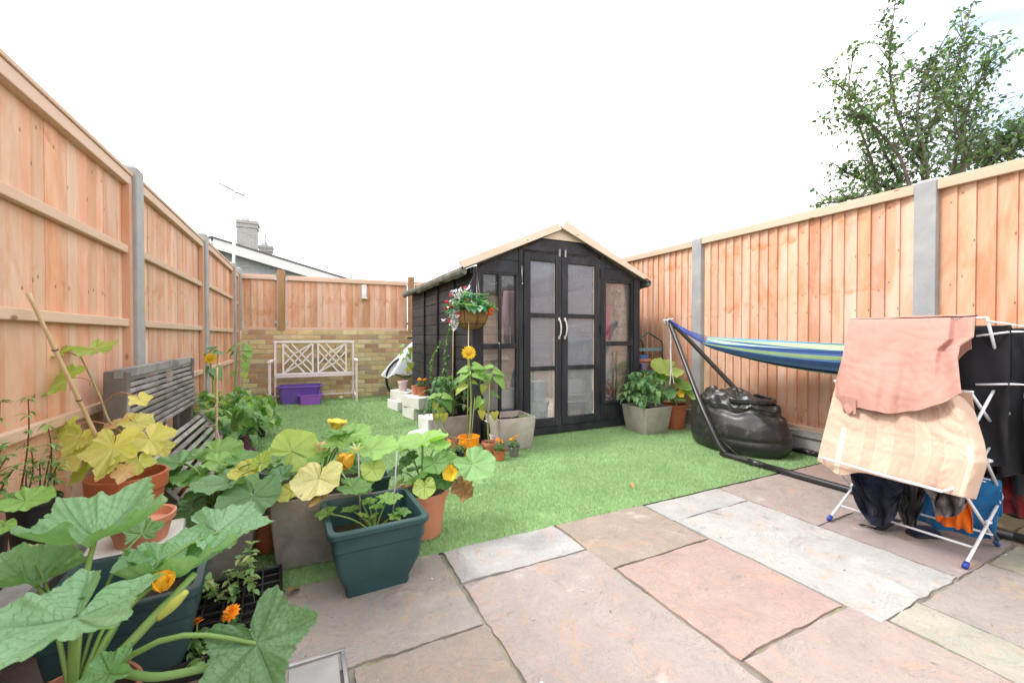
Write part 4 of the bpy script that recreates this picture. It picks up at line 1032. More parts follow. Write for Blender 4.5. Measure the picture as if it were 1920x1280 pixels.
def slat(x0, z0, x1, z1): b.bar((x0, .16, z0), (x1, .16, z1), .014, .020, up=(1, 0, 0) if abs(x1 - x0) < 1e-5 else (0, 0, 1))
for s_ in (-1, 1):
    xa, xb = (-.443, -.052) if s_ < 0 else (.052, .443); za, zb = .452, .91; w_ = xb - xa; h_ = zb - za; mx, mz = (xa + xb) / 2, (za + zb) / 2
    for k in (-.30, 0, .30):
        # rising set on the lower-left / upper-right, falling set on the other corners
        slat(mx + k * w_ * .5 - 0, mz + 0 - k * h_ * .5, xb, min(zb, mz - k * h_ * .5 + (xb - mx - k * w_ * .5) * h_ / w_)) if k <= 0 else slat(mx + k * w_ * .5, mz - k * h_ * .5, xb, mz - k * h_ * .5 + (xb - mx - k * w_ * .5) * h_ / w_)
        slat(mx + k * w_ * .5, mz - k * h_ * .5, xa + max(0, 0), max(za, mz - k * h_ * .5 - (mx + k * w_ * .5 - xa) * h_ / w_)) if k >= 0 else slat(mx + k * w_ * .5, mz - k * h_ * .5, xa, mz - k * h_ * .5 - (mx + k * w_ * .5 - xa) * h_ / w_)
        q = k * .9
        x_, z_ = mx + q * w_ * .5, mz + q * h_ * .5
        tl = min(x_ - xa, (zb - z_) * w_ / h_); slat(x_, z_, x_ - tl, z_ + tl * h_ / w_)
        tr = min(xb - x_, (z_ - za) * w_ / h_); slat(x_, z_, x_ + tr, z_ - tr * h_ / w_)
    slat(xa + .0, mz + .09, mx - .09, zb) if False else None
b.build('back_lattice', 'white_paint', gb, smooth=False)
b = MB(); b.box((0, .09, .40), (1.14, .03, .03)); b.build('seat_rail', 'pink_paint', gb, smooth=False, bevel=.003)
b = MB(); b.box((0, .12, .10), (1.12, .02, .02)); b.build('stretcher', 'pink_paint', gb, smooth=False)
for x in (-.58, .58): b = MB(); b.bar((x, -.19, .10), (x, .15, .10), .02, .02); b.build('side_rail', 'pink_paint', gb, smooth=False)
mat('purple_plastic', (.17, .10, .44), .35, (.15, .085, .40), 4, .03, 40); mat('lilac_plastic', (.34, .13, .60), .35, (.30, .11, .55), 4, .03, 40)
def basin(name, label, x, y, z, w, d, h, m, rz, cat):
    t = thing(name, label, cat, (x, y, z), R(rz))
    b = MB(); b.sq([(w * .43, 0, .2), (w * .45, h * .4, .2), (w * .475, h * .9, .2), (w * .51, h * .9, .2), (w * .515, h * .96, .2), (w * .505, h, .2), (w * .475, h * .98, .2), (w * .42, .02, .2)], ry=d / w); b.build('body', m, t, auto=35)
    for s_ in (-1, 1): b = MB(); b.box((s_ * w * .525, 0, h * .9), (.02, d * .4, .02)); b.build('handle', m, t, bevel=.005)
    return t
basin('storage_tub', 'large purple plastic tub under the pale pink bench', -.055, 7.30, 0, .60, .36, .27, 'purple_plastic', -4, 'tub')
basin('washing_basin', 'small lilac basin standing in front of the purple tub', .085, 7.06, 0, .32, .22, .15, 'lilac_plastic', -2, 'basin')
q = PZ(637, 742, .03); t = thing('tennis_ball', 'pale yellow green ball on the turf under the pink bench', 'ball', (q.x, 7.27, 0.004)); b = MB(); b.ball((0, 0, .033), .033, 16)
mat('ball_felt', (.62, .66, .36), .95, (.52, .56, .28), 20, .5, 200); b.build('felt', 'ball_felt', t); b = MB(); b.tube([(.034 * math.cos(a), .034 * math.sin(a), .033 + .012 * math.sin(2 * a)) for a in [k * .35 for k in range(19)]], .0018, 5); b.build('seam', 'white_metal', t)

# ---- covered bicycle
bk = thing('bicycle', 'bicycle under a pale silver cover with one wheel showing by the brick wall', 'bicycle', (1.47, 7.02, 0), R(10))
def wheel(cx, cy, r, nm):
    b = MB(); rp = [V(cx + r * math.cos(k * math.pi / 24), cy, r + r * math.sin(k * math.pi / 24)) for k in range(49)]
    b.tube(rp, .018, 8, cap=False); w = b.build('wheel', 'black_plastic', bk)
    b = MB(); b.tube([V(cx + (r - .025) * math.cos(k * math.pi / 24), cy, r + (r - .025) * math.sin(k * math.pi / 24)) for k in range(49)], .011, 8, cap=False); b.build('rim', 'steel', w)
    b = MB()
    for k in range(24): a = k * math.pi / 12; b.tube([V(cx, cy + (.02 if k % 2 else -.02), r), V(cx + (r - .03) * math.cos(a + .1), cy, r + (r - .03) * math.sin(a + .1))], .0016, 4)
    b.tube([V(cx, cy - .035, r), V(cx, cy + .035, r)], .02, 10); b.build('spokes', 'steel', w)
wheel(.05, 0, .335, 'f'); wheel(1.08, .05, .335, 'r')
b = MB(); b.tube([V(.05, 0, .335), V(.22, 0, .88), V(.25, 0, .98)], .018, 8); b.tube([V(.22, 0, .80), V(.56, 0, .30)], .018, 8); b.tube([V(.24, 0, .88), V(.75, 0, .82), V(.56, 0, .30), V(1.08, .05, .335), V(.75, 0, .80)], .016, 8); b.build('frame', 'black_plastic', bk)
b = MB(); b.tube([V(.2, -.28, 1.0), V(.25, 0, 1.0), V(.2, .28, 1.0)], .014, 8); b.build('handlebar', 'black_plastic', bk)
mat('silver_cover', (.56, .60, .63), .35, (.44, .48, .51), 5, .5, 14, sheen=.2)
def cover(u, w):
    a = -math.pi / 2 + 2 * math.pi * u            # around
    x0 = -.28 + .60 * w; topz = .30 + .95 * w
    cx = .52 + .03 * w; rx = (.83) * (1 - w) ** .75 + .02; ry = .20 * (1 - w) ** .6 + .015
    f = 1 + .05 * mnoise.noise(V(math.cos(a) * 3, math.sin(a) * 3, w * 2)) + .05 * math.sin(a * 9 + w * 5) * (1 - w)
    return (cx + rx * math.cos(a) * f - .10 * w * 0, ry * math.sin(a) * f * (1 + .4 * math.sin(a * 5 + w * 3) * .2), .42 + .78 * w - .11 * math.cos(a) * (1 - w) * -1 * .4 + .03 * math.sin(7 * a) * (1 - w))
b = MB(); b.grid(cover, 90, 24); b.build('cover', 'silver_cover', bk, sub=1)
b = MB(); b.tube(smoothpath([V(-.18, -.12, .42), V(-.05, -.20, .37), V(.1, -.21, .40), V(.25, -.2, .38)], 5), .012, 6); b.tube([V(-.05, -.20, .37), V(-.02, -.2, .28)], .010, 6); b.build('strap', 'black_plastic', bk)

# ---- white concrete blocks with pots along the shed side
mat('white_concrete', (.72, .71, .69), .9, (.60, .59, .57), 12, .8, 55)
def block(x, y, z, w, d, h, rz, label):
    t = thing('concrete_block', label, 'block', (x, y, z), R(rz), None)
    b = MB(); b.box((0, 0, h / 2), (w, d, h)); o = b.build('slab', 'white_concrete', t, smooth=False, bevel=.008); return t
block(1.20, 6.00, 0, .20, .40, .13, 10, 'low white concrete block under the raised one with the pink pot')
block(1.27, 5.93, .13, .22, .42, .14, 22, 'white concrete block carrying the pale pink pot')
block(1.27, 5.30, 0, .22, .36, .14, 10, 'lower white concrete block beside the shed under the marigold block')
block(1.29, 5.24, .14, .24, .42, .14, 16, 'upper white concrete block carrying the terracotta marigold pot')
block(1.25, 4.50, 0, .20, .34, .15, 4, 'white concrete block half hidden behind the mauve stone planter')
# white sack on the turf
t = thing('plastic_sack', 'small white plastic sack lying on the turf beside the stone planter', 'sack', (1.08, 4.30, 0)); b = MB()
b.grid(lambda u, w: ((.14 * math.cos(6.283 * u)) * math.sin(math.pi * min(w, .98) / 2 + .02) * (1 + .2 * mnoise.noise(V(4 * math.cos(6.28 * u), 4 * math.sin(6.28 * u), w))), .16 * math.sin(6.283 * u) * math.sin(math.pi * min(w, .98) / 2 + .02), .05 * math.cos(math.pi * w / 2) * (1 + .5 * mnoise.noise(V(u * 9, w * 6, 1)))), 30, 10)
b.build('sack', 'white_board', t); b = MB(); b.tube([(-.1, -.1, .03), (-.02, -.13, .02), (.04, -.12, .03)], .005, 6); b.build('tie', 'dark_teal', t)
mat('pale_pink_plastic', (.78, .60, .66), .4, (.74, .55, .62), 4, .03, 40)

# ---- pots
def round_pot(t, r, h, m, rim=.03, rimh=.16, inner=True, soil=True, seg=36, taper=.72, soilz=.86, name='pot'):
    b = MB(); b.lathe([(r * taper * .9, 0), (r * taper, .004), (r * (taper + (1 - taper) * .8) * .97, h * (1 - rimh)), (r * 1.0, h * (1 - rimh) + .003), (r * 1.03, h - .004), (r * 1.01, h), (r * .95, h), (r * .92, h * (1 - rimh)), (r * taper * .9, h * .3)], seg, cap1=True)
    p = b.build(name, m, t, auto=32)
    if soil:
        s_ = MB(); s_.grid(lambda u, w: (r * .90 * math.sqrt(w) * math.cos(6.2832 * u), r * .90 * math.sqrt(w) * math.sin(6.2832 * u), h * soilz + .012 * mnoise.noise(V(u * 20, w * 12, r * 50)) * (1 - w)), 24, 8)
        s_.build('soil', 'soil', t)
    return p
def square_pot(t, w, h, m, flare=.78, rad=.08, soilz=.8, ry=1.0, soil=True):
    b = MB(); W2 = w / 2
    b.sq([(W2 * flare * .98, 0), (W2 * flare, .006), (W2 * (flare + (1 - flare) * .55), h * .5), (W2, h - .004), (W2 * .99, h), (W2 * .91, h), (W2 * .88, h * .6), (W2 * flare * .8, h * .3)], rad=rad, ry=ry)
    p = b.build('pot', m, t, auto=32)
    if soil:
        s_ = MB(); k = .90; s_.grid(lambda u, v_: ((u - .5) * w * k, (v_ - .5) * w * k * ry, h * soilz + .02 * mnoise.noise(V(u * 9, v_ * 9, w * 40))), 14, 14); s_.build('soil', 'soil', t)
    return p
rnd = random.Random(77)
def marigold(fb, lb, sb, base, h, r, rn, cols=((.95, .42, .02), (.98, .52, .03), (.92, .35, .01))):
    """bushy head: frilled petals on a stalk"""
    top = base + V(rn.gauss(0, .01), rn.gauss(0, .01), h); sb.tube([base, base.lerp(top, .5) + V(rn.gauss(0, .004), 0, 0), top], .0022, 5)
    tilt = Matrix.Rotation(rn.uniform(-.5, .5), 4, 'X') @ Matrix.Rotation(rn.uniform(-.5, .5), 4, 'Y'); c0 = rn.choice(cols)
    for ring_ in range(4):
        n_ = (11, 9, 7, 4)[ring_]; rr = r * (1, .8, .55, .3)[ring_]
        for k in range(n_):
            M = Matrix.Translation(top + V(0, 0, .003 * ring_)) @ tilt @ Matrix.Rotation(6.283 * k / n_ + ring_ * .4 + rn.uniform(-.15, .15), 4, 'Z') @ Matrix.Rotation(.1 + .32 * ring_, 4, 'X')
            fb.mid_leaf(M, rr, rr * .36, -.3, .25, jit(c0, .12, rn), n=4, m=1)
def bush(lb, sb, c, r, h, n, rn, cols, ls, wd=.35, up=.35, mode='mid', stems=True, droop=.5):
    for k in range(n):
        a = rn.uniform(0, 6.283); q = rn.random() ** .6; z = rn.random()
        p = c + V(math.cos(a) * r * q * (.55 + .6 * z * (1 - z) * 2), math.sin(a) * r * q * (.55 + .6 * z * (1 - z) * 2), h * z)
        M = Matrix.Translation(p) @ Matrix.Rotation(a - 1.57 + rn.gauss(0, .6), 4, 'Z') @ Matrix.Rotation(rn.uniform(-droop, up), 4, 'X') @ Matrix.Rotation(rn.gauss(0, .4), 4, 'Y')
        s_ = ls * rn.uniform(.6, 1.2); lb.mid_leaf(M, s_, s_ * wd, .25, .4, jit(rn.choice(cols), .15, rn), n=4, m=1)
        if stems and rn.random() < .3: sb.tube([c + V(0, 0, 0), (c + p) / 2 + V(0, 0, .02), p], .002, 4, cap=False)
GREENS = [(.10, .22, .055), (.13, .27, .07), (.08, .18, .05), (.17, .30, .08)]
def marigold_pot(label, loc, r, h, m, nf, seed, grp='small marigold pots', spread=.045, fh=.07):
    rn = random.Random(seed); t = thing('marigold_plant', label, 'potted plant', tuple(loc), 0, grp); round_pot(t, r, h, m)
    fb_, lb_, sb_ = MB(), MB(), MB(); c = V(0, 0, h * .88); bush(lb_, sb_, c, r * 1.25, fh * .9, 90, rn, [(.09, .17, .06), (.12, .21, .08), (.07, .14, .05)], .03, .2)
    lb_.build('foliage', 'fine_leaf', t); 
    for k in range(nf):
        f1 = MB(); a = 6.283 * k / nf + rn.uniform(-.4, .4); marigold(f1, lb_, sb_, c + V(math.cos(a) * spread * .6, math.sin(a) * spread * .6, .01), fh + rn.uniform(-.015, .02), .021, rn); 
        f1.build('flower', 'petal', t)
    sb_.build('stem', 'stem', t); return t
mat('grey_clay', (.20, .19, .165), .8, (.13, .125, .11), 8, .3, 60)
q = PZ(937, 862); marigold_pot('small terracotta pot of orange marigolds standing furthest forward of the row', q, .052, .085, 'terracotta_plastic', 5, 1)
q = PZ(963, 855); marigold_pot('small dark grey pot of orange marigolds beside the terracotta one', q, .052, .085, 'grey_clay', 4, 2)
q = PZ(862, 862); marigold_pot('marigold in a dark pot directly left of the bright orange pot', q, .045, .08, 'black_plastic', 2, 3)
q = PZ(836, 868); marigold_pot('marigold in a pot in front of the mauve stone planter', q, .045, .08, 'terracotta_plastic', 2, 4, fh=.10)
marigold_pot('bushy orange marigold in a terracotta pot on top of the white block', V(1.33, 5.22, .28), .072, .12, 'terracotta_plastic', 8, 5, spread=.085, fh=.09)
t = thing('plant_pot', 'small worn clay pot behind the marigold on the white block', 'pot', (1.28, 5.36, .28)); round_pot(t, .055, .12, 'terracotta_pink')
t = thing('plant_pot', 'tiny pink plastic pot behind the terracotta sunflower pot', 'pot', (1.56, 3.52, 0)); round_pot(t, .04, .13, 'pale_pink_plastic', soil=False)

# ---- sunflower in the bright orange pot
mat('orange_plastic', (.85, .30, .015), .4, (.8, .27, .012), 3, .03, 40)
def sun_leaf(lb, pos, head, ln, droop, col, roll=0, wd=.42): lb.mid_leaf(frame(pos, head, droop, roll, .75), ln, ln * wd, .18, .35, col, n=7, heart=.5)
LG, DG, YG, YE = (.26, .46, .12), (.12, .27, .07), (.42, .50, .12), (.68, .60, .16)
OP = PZ(885, 858); OP = V(OP.x, OP.y + .07, 0)
sf = thing('sunflower', 'tall sunflower with open yellow head growing in the bright orange pot', 'sunflower', tuple(OP))
round_pot(sf, .092, .17, 'orange_plastic', taper=.86, rimh=.05, soilz=.7)
dep = (OP - CP).dot(FW)
def at(px, py, dd=0): return PD(px, py, dep + dd) - OP
b = MB(); b.tube(smoothpath([V(0, 0, .1), at(883, 760), at(881, 700), at(879, 668)], 5), .008, 8); b.build('stem', 'stem', sf)
b = MB(); b.tube([V(-.01, .02, .1), at(879, 590, .06)], .0045, 8); b.tube([V(.02, .01, .1), at(890, 745, .03)], .003, 6); b.build('cane', 'bamboo', sf)
lb = MB(); sb = MB()
for (px, py, hd, ln, dr, c) in ((868, 688, 175, .11, 10, LG), (898, 682, 5, .12, 5, LG), (905, 695, -20, .14, 10, LG), (862, 700, 190, .13, 15, DG), (893, 712, 10, .06, 15, YG), (858, 716, 200, .13, 25, YG), (868, 692, 230, .12, 15, LG), (888, 690, 90, .11, 5, DG)):
    p = at(px, py); p0 = at(881, py + 6); p1 = p0.lerp(p, .35); sun_leaf(lb, p1 + OP, hd, ln, dr, c); sb.tube(curve(p0, p1, .15, 4), .003, 5)
lbw = MB(); lbw.v = [(a - OP.x, c_ - OP.y, z) for a, c_, z in lb.v]; lbw.f, lbw.c, lbw.uv = lb.f, lb.c, lb.uv
lbw.build('foliage', 'mid_leaf', sf); sb.build('petiole', 'stem', sf)
hc = at(879, 661, -.03)
def sunhead(parent, c, r, nrm, seed, petalcol=(.93, .62, .02)):
    rn = random.Random(seed); q = nrm.to_track_quat('Z', 'Y').to_matrix().to_4x4(); M0 = Matrix.Translation(c) @ q
    b = MB()
    for ring_, n_ in ((0, 18), (1, 15)):
        for k in range(n_):
            M = M0 @ Matrix.Rotation(6.283 * (k + .5 * ring_) / n_ + rn.uniform(-.08, .08), 4, 'Z') @ Matrix.Translation(V(0, r * .38, .002 * ring_)) @ Matrix.Rotation(rn.uniform(-.1, .35), 4, 'X')
            b.mid_leaf(M, r * rn.uniform(.56, .68), r * .14, .2, .2, jit(petalcol, .1, rn), n=4, m=1)
    b.build('petals', 'petal', parent)
    b = MB(); b.rings([[M0 @ V(r * k2 * .44 * math.cos(a * 6.283 / 24), r * k2 * .44 * math.sin(a * 6.283 / 24), r * .10 * (1 - k2 ** 2) + .004) for a in range(24)] for k2 in (1.02, .85, .6, .35, .08)], False, True, (.62, .33, .02))
    b.build('seed_disc', 'petal', parent)
sunhead(sf, hc, .062, (CP + V(0, 0, -.1) - (hc + OP)).normalized(), 4)

# ---- second sunflower without flower in the old terracotta pot
TP = PZ(922, 856); TP = V(TP.x, TP.y + .05, 0); s2 = thing('sunflower', 'young flowerless sunflower with drooping yellow lower leaves in an old terracotta pot', 'sunflower', tuple(TP))
round_pot(s2, .068, .12, 'terracotta', soilz=.85, taper=.66, rimh=.28); dep = (TP - CP).dot(FW)
def plant_tall(root, org, dep, path, leaves, r=.005, m='mid_leaf', canes=()):
    def at(px, py, dd=0): return PD(px, py, dep + dd) - org
    pp = smoothpath([V(0, 0, .08)] + [at(*q) for q in path], 5); b = MB(); b.tube(pp, [r * (1 - .5 * i / len(pp)) for i in range(len(pp))], 7); b.build('stem', 'stem', root)
    lb = MB(); sb = MB()
    for (px, py, hd, ln, dr, c, *o_) in leaves:
        p = at(px, py); j = min(range(len(pp)), key=lambda i: abs(pp[i].z - (p.z - .02))); wd = o_[0] if o_ else .42
        lb.mid_leaf(Matrix.Translation(p) @ frame(V(0, 0, 0), hd, dr, random.uniform(-15, 15), .75), ln, ln * wd, .18, .4, jit(c, .08), n=7, heart=.5); sb.tube(curve(pp[j], p, .12, 5), .0022, 5)
    lb.build('foliage', m, root); sb.build('petiole', 'stem', root)
    if canes:
        b = MB()
        for (q0, q1, rr) in canes: b.tube([at(*q0), at(*q1)], rr, 7)
        b.build('cane', 'bamboo', root)
plant_tall(s2, TP, dep, [(914, 800), (916, 740), (917, 700)],
    [(908, 696, 150, .13, 15, LG), (925, 695, 10, .12, 15, LG), (930, 706, -15, .15, 35, LG), (918, 690, 100, .10, 0, LG), (912, 704, 200, .09, 20, DG), (908, 722, 220, .09, 60, YG), (925, 738, 0, .07, 20, DG), (903, 748, 200, .12, 35, LG), (903, 752, 240, .10, 75, YG), (904, 770, 230, .09, 75, YE), (927, 772, -40, .09, 80, YE), (916, 700, -90, .09, 40, LG)], canes=[((916, 815), (918, 700), .003)])

# ---- mauve stone planter with tomato plant and yellowing sunflower seedling
SP = V(1.36, 3.98, 0); s3 = thing('planter', 'square mauve stone planter with leafy tomato plant at the shed corner', 'planter', tuple(SP), R(0))
square_pot(s3, .40, .27, 'stone_planter_mauve', .80); 
def tomato(root, org, c, r, h, n, seed, px=None, cols=GREENS):
    rn = random.Random(seed); lb, sb = MB(), MB()
    for k in range(n):
        a = rn.uniform(0, 6.283); z = h * rn.uniform(.15, 1); rr = r * rn.uniform(.35, 1) * (1.1 - .5 * (z / h) ** 2); p0 = V(c.x + rn.gauss(0, .02), c.y + rn.gauss(0, .02), c.z + z * .75); p1 = c + V(math.cos(a) * rr, math.sin(a) * rr, z)
        pth = curve(p0, p1, .25, 5); sb.tube(pth, .0028, 5, cap=False); col = jit(rn.choice(cols), .12, rn)
        d = (pth[-1] - pth[-3]); hd = math.atan2(d.y, d.x)
        for i, (q, sgn) in enumerate([(5, 0), (4, 1), (4, -1), (3, 1), (3, -1)]):
            M = Matrix.Translation(pth[q]) @ Matrix.Rotation(hd - 1.5708 + sgn * 1.05, 4, 'Z') @ Matrix.Rotation(-rn.uniform(.2, .7), 4, 'X')
            s_ = .075 * rn.uniform(.7, 1.1) * (1.15 if sgn == 0 else .85); lb.mid_leaf(M, s_, s_ * .36, .35, .7, col, n=7, serr=.30)
    sb.tube(smoothpath([c + V(0, 0, -.02), c + V(.01, 0, h * .5), c + V(0, .01, h * .85)], 4), .006, 7)
    lb.build('foliage', 'mid_leaf', root); sb.build('stem', 'stem', root)
tomato(s3, SP, V(-.03, .03, .24), .30, .40, 70, 8, cols=[(.085, .20, .075), (.12, .27, .10), (.07, .17, .06), (.2, .35, .13)])
dep = (V(1.25, 3.72, 0) - CP).dot(FW); B4 = V(1.225, 3.70, 0)
s4 = thing('sunflower', 'small wilting sunflower with two pale yellow leaves before the mauve stone planter', 'sunflower', tuple(B4)); round_pot(s4, .05, .09, 'terracotta_pink')
plant_tall(s4, B4, dep, [(824, 790), (822, 745)], [(815, 742, 170, .10, 15, LG), (830, 742, 10, .11, 10, LG), (836, 752, -30, .12, 35, DG), (818, 755, 200, .10, 60, YG), (826, 764, -90, .10, 75, YG), (818, 775, 220, .09, 80, YE), (832, 775, -50, .10, 82, YE), (822, 742, 90, .08, 0, LG)])

# ---- translucent cloudy box planter in front of the shed
BX = V(1.73, 3.53, 0); t = thing('planter', 'square pale cloudy planter with scraps of green standing before the left shed window', 'planter', tuple(BX), R(-3)); square_pot(t, .38, .29, 'cloudy_stone' if False else 'stone_planter_pale', .84, rad=.14, soilz=.80)
lb = MB(); sb = MB(); bush(lb, sb, V(.12, -.10, .24), .08, .06, 50, rnd, [(.25, .45, .12), (.3, .5, .16)], .04, .12); lb.build('foliage', 'fine_leaf', t)
t = thing('storage_crate', 'black plastic crate between the two stone planters by the shed', 'crate', (1.60, 3.82 - .14, 0)); b = MB(); b.sq([(.07, 0), (.08, .20), (.085, .20), (.085, .215), (.07, .212), (.062, .02)], rad=.1); b.build('body', 'black_plastic', t, auto=30); b = MB(); b.box((0, -.02, .222), (.12, .08, .012)); b.build('lid', 'white_board', t, smooth=False, bevel=.003)
# dark pole leaning before the left window
t = thing('broom_handle', 'thin dark pole standing in front of the left shed window', 'pole', (1.665, 3.64, 0)); b = MB(); b.tube([(0, 0, 0), (.012, .02, .95)], .010, 8); b.build('pole', 'black_plastic', t); b = MB(); b.tube([(.012, .02, .95), (.0125, .021, .97)], .012, 8); b.build('cap', 'steel', t)

# ---- pale pink pot with climbing stem on the white block
q0 = V(1.23, 5.88, .27); t = thing('bean_plant', 'spindly yellowing stem in a pale pink pot on the white block', 'potted plant', tuple(q0)); round_pot(t, .070, .14, 'pale_pink_plastic', rimh=.22); dep = (q0 - CP).dot(FW)
plant_tall(t, q0, dep, [(764, 700), (762, 668), (766, 655)], [(768, 652, -20, .10, 60, YG), (757, 648, 170, .09, 10, LG), (766, 664, 0, .09, 60, LG), (758, 672, 200, .07, 40, LG), (770, 680, -70, .12, 80, YG), (765, 690, 250, .09, 75, YE), (756, 660, 190, .08, 30, LG)], r=.004)
# climbing vine trained up the shed side on a slanting cane
t = thing('climbing_vine', 'thin climbing vine with tiny leaves against the black shed side', 'vine', (1.36, 4.30, 0)); sb = MB(); lb = MB(); dep = (V(1.36, 4.3, 0) - CP).dot(FW); o_ = V(1.36, 4.3, 0)
for pth in ([(832, 760), (836, 700), (835, 660), (842, 625), (844, 590)], [(812, 745), (808, 700), (812, 668), (828, 640)], [(836, 750), (832, 700), (840, 665)]):
    pp = smoothpath([PD(x, y, dep) - o_ for x, y in pth], 8); sb.tube(pp, .003, 5)
    for p in pp:
        for k in range(3):
            M = Matrix.Translation(p) @ Matrix.Rotation(rnd.uniform(0, 6.28), 4, 'Z') @ Matrix.Rotation(rnd.uniform(-1, .5), 4, 'X'); lb.mid_leaf(M, .035, .013, .2, .3, jit((.13, .26, .08), .2, rnd), n=3, m=1)
sb.tube([V(0, 0, 0), PD(832, 760, dep) - o_], .004, 5); sb.build('stem', 'stem', t); lb.build('foliage', 'mid_leaf', t)
t = thing('bamboo_cane', 'slanting pale cane leaning behind the tomato plant up to the hanging basket', 'cane', tuple(SP + V(-.02, .08, .22))); b = MB(); b.tube([(0, 0, 0), PD(850, 610, (SP - CP).dot(FW)) - (SP + V(-.02, .08, .22))], .0045, 7); b.build('cane', 'bamboo', t)
b = MB(); b.tube([(0.01, 0, .28), (.04, -.01, .36)], .0035, 6); b.build('tie', 'bamboo', t)

# ---- hanging basket
mat('coir', (.34, .20, .09), .95, (.22, .12, .05), 25, 1.0, 90)
HB = V(1.36, 3.56, 1.12); KB = 1.12
hb = thing('hanging_basket', 'coir lined hanging basket of artificial roses and white blossom at the shed corner', 'basket', tuple(HB))
b = MB(); b.lathe([(.02, -.03), (.07, -.022), (.12, .015), (.145, .07), (.155, .14), (.15, .15), (.11, .15)], 36, wob=.02); b.build('liner', 'coir', hb)
b = MB()
for k in range(8):
    a = k * math.pi / 4; b.tube([V(rr * math.cos(a), rr * math.sin(a), z) for rr, z in ((.03, -.034), (.075, -.024), (.125, .013), (.151, .068), (.161, .14))], .0022, 5)
for r_, z in ((.161, .145), (.13, .02)): b.tube([V(r_ * math.cos(k * .2618), r_ * math.sin(k * .2618), z) for k in range(25)], .0026, 5)
b.build('wire_frame', 'black_plastic', hb)
b = MB()
for k in range(40):       # loose coir fibres
    a = rnd.uniform(0, 6.28); p = V(.145 * math.cos(a), .145 * math.sin(a), .05 + rnd.uniform(-.03, .06)); b.tube([p, p + V(rnd.gauss(0, .02), rnd.gauss(0, .02), rnd.uniform(-.05, 0))], .0006, 3)
b.build('fibres', 'coir', hb)
b = MB(); top = V(SX0 - HB.x + .03, SY0 - .04 - HB.y, 1.66 - HB.z)
for k in range(3): a = k * 2.094 + .5; b.tube([V(.14 * math.cos(a), .14 * math.sin(a), .145), top], .0022, 5)
b.build('chain', 'steel', hb)
b = MB(); b.tube([top + V(0, .03, 0), top + V(0, 0, .02), top], .004, 6); b.build('hook', 'steel', hb)
lb = MB(); leafcols = [(.06, .26, .13), (.09, .32, .17), (.05, .20, .10), (.35, .52, .40)]
for k in range(170):
    a = rnd.uniform(0, 6.28); q = rnd.random() ** .5; el = rnd.random()
    p = V(.19 * q * math.cos(a), .19 * q * math.sin(a), .155 + .17 * (1 - q * q) * el)
    M = Matrix.Translation(p) @ Matrix.Rotation(a - 1.57 + rnd.gauss(0, .5), 4, 'Z') @ Matrix.Rotation(rnd.uniform(-.5, .9) - .1 * q, 4, 'X'); s_ = rnd.uniform(.06, .11)
    lb.mid_leaf(M, s_, s_ * .34, .25, .4, jit(rnd.choice(leafcols), .15, rnd), n=5)
lb.build('foliage', 'mid_leaf', hb)
def rose(parent, c, r, col, seed):
    rn = random.Random(seed); b = MB()
    for ring_ in range(4):
        n_ = (6, 5, 4, 3)[ring_]; 
        for k in range(n_):
            M = Matrix.Translation(c) @ Matrix.Rotation(6.283 * k / n_ + ring_ * .6, 4, 'Z') @ Matrix.Rotation(.35 + .33 * ring_, 4, 'X'); rr = r * (1.1 - .12 * ring_)
            b.mid_leaf(M, rr, rr * .6, -.5, -.5, jit(col, .12, rn), n=4)
    b.build('rose', 'petal', parent)
dep = (HB - CP).dot(FW)
for i, (px, py, c, r_) in enumerate(((846, 577, (.80, .06, .09), .030), (838, 568, (.82, .10, .14), .026), (836, 580, (.7, .05, .08), .022), (902, 578, (.85, .08, .14), .026), (861, 590, (.75, .05, .12), .024), (918, 590, (.90, .16, .04), .036), (921, 582, (.92, .22, .05), .03), (872, 541, (.85, .15, .2), .022), (875, 565, (.88, .3, .28), .022), (846, 555, (.86, .25, .3), .024), (842, 603, (.7, .05, .2), .02), (889, 584, (.8, .2, .2), .018))):
    rose(hb, PD(px, py, dep - .13 if i not in (7,) else dep) - HB, r_, c, i)
b = MB()
for k in range(420):
    f_ = rnd.random(); px = 872 - 26 * f_ ** .7 - 4 * math.sin(f_ * 5); py = 545 + 70 * f_
    w_ = 17 * (1 - f_) + 4
    p = PD(px + rnd.gauss(0, w_ * .5), py + rnd.gauss(0, w_ * .35), dep - .10 + rnd.uniform(-.04, .03)) - HB
    M = Matrix.Translation(p) @ Matrix.Rotation(rnd.uniform(0, 6), 4, 'Z') @ Matrix.Rotation(rnd.uniform(-1.2, 1.2), 4, 'X'); b.mid_leaf(M, .026, .011, .3, .5, n=3, m=1)
for (px, py) in ((836, 602), (832, 599), (840, 598), (845, 604)):
    p = PD(px, py, dep - .1) - HB; M = Matrix.Translation(p) @ Matrix.Rotation(rnd.uniform(0, 6), 4, 'Z'); b.mid_leaf(M, .05, .02, .3, .3, n=4)
b.build('blossom', 'white_petal', hb)
# ================================================================== RIGHT SIDE
rnd = random.Random(404)
# ---- pale stone planter with tomatoes, terracotta pot with squash
PR = V(3.335, 3.42, 0); t = thing('planter', 'square pale stone planter with a spreading tomato plant at the right of the shed doors', 'planter', tuple(PR))
square_pot(t, .38, .28, 'stone_planter_pale', .80); tomato(t, PR, V(-.02, 0, .24), .30, .42, 62, 12, cols=[(.10, .24, .09), (.14, .30, .12), (.09, .20, .08), (.22, .38, .15)])

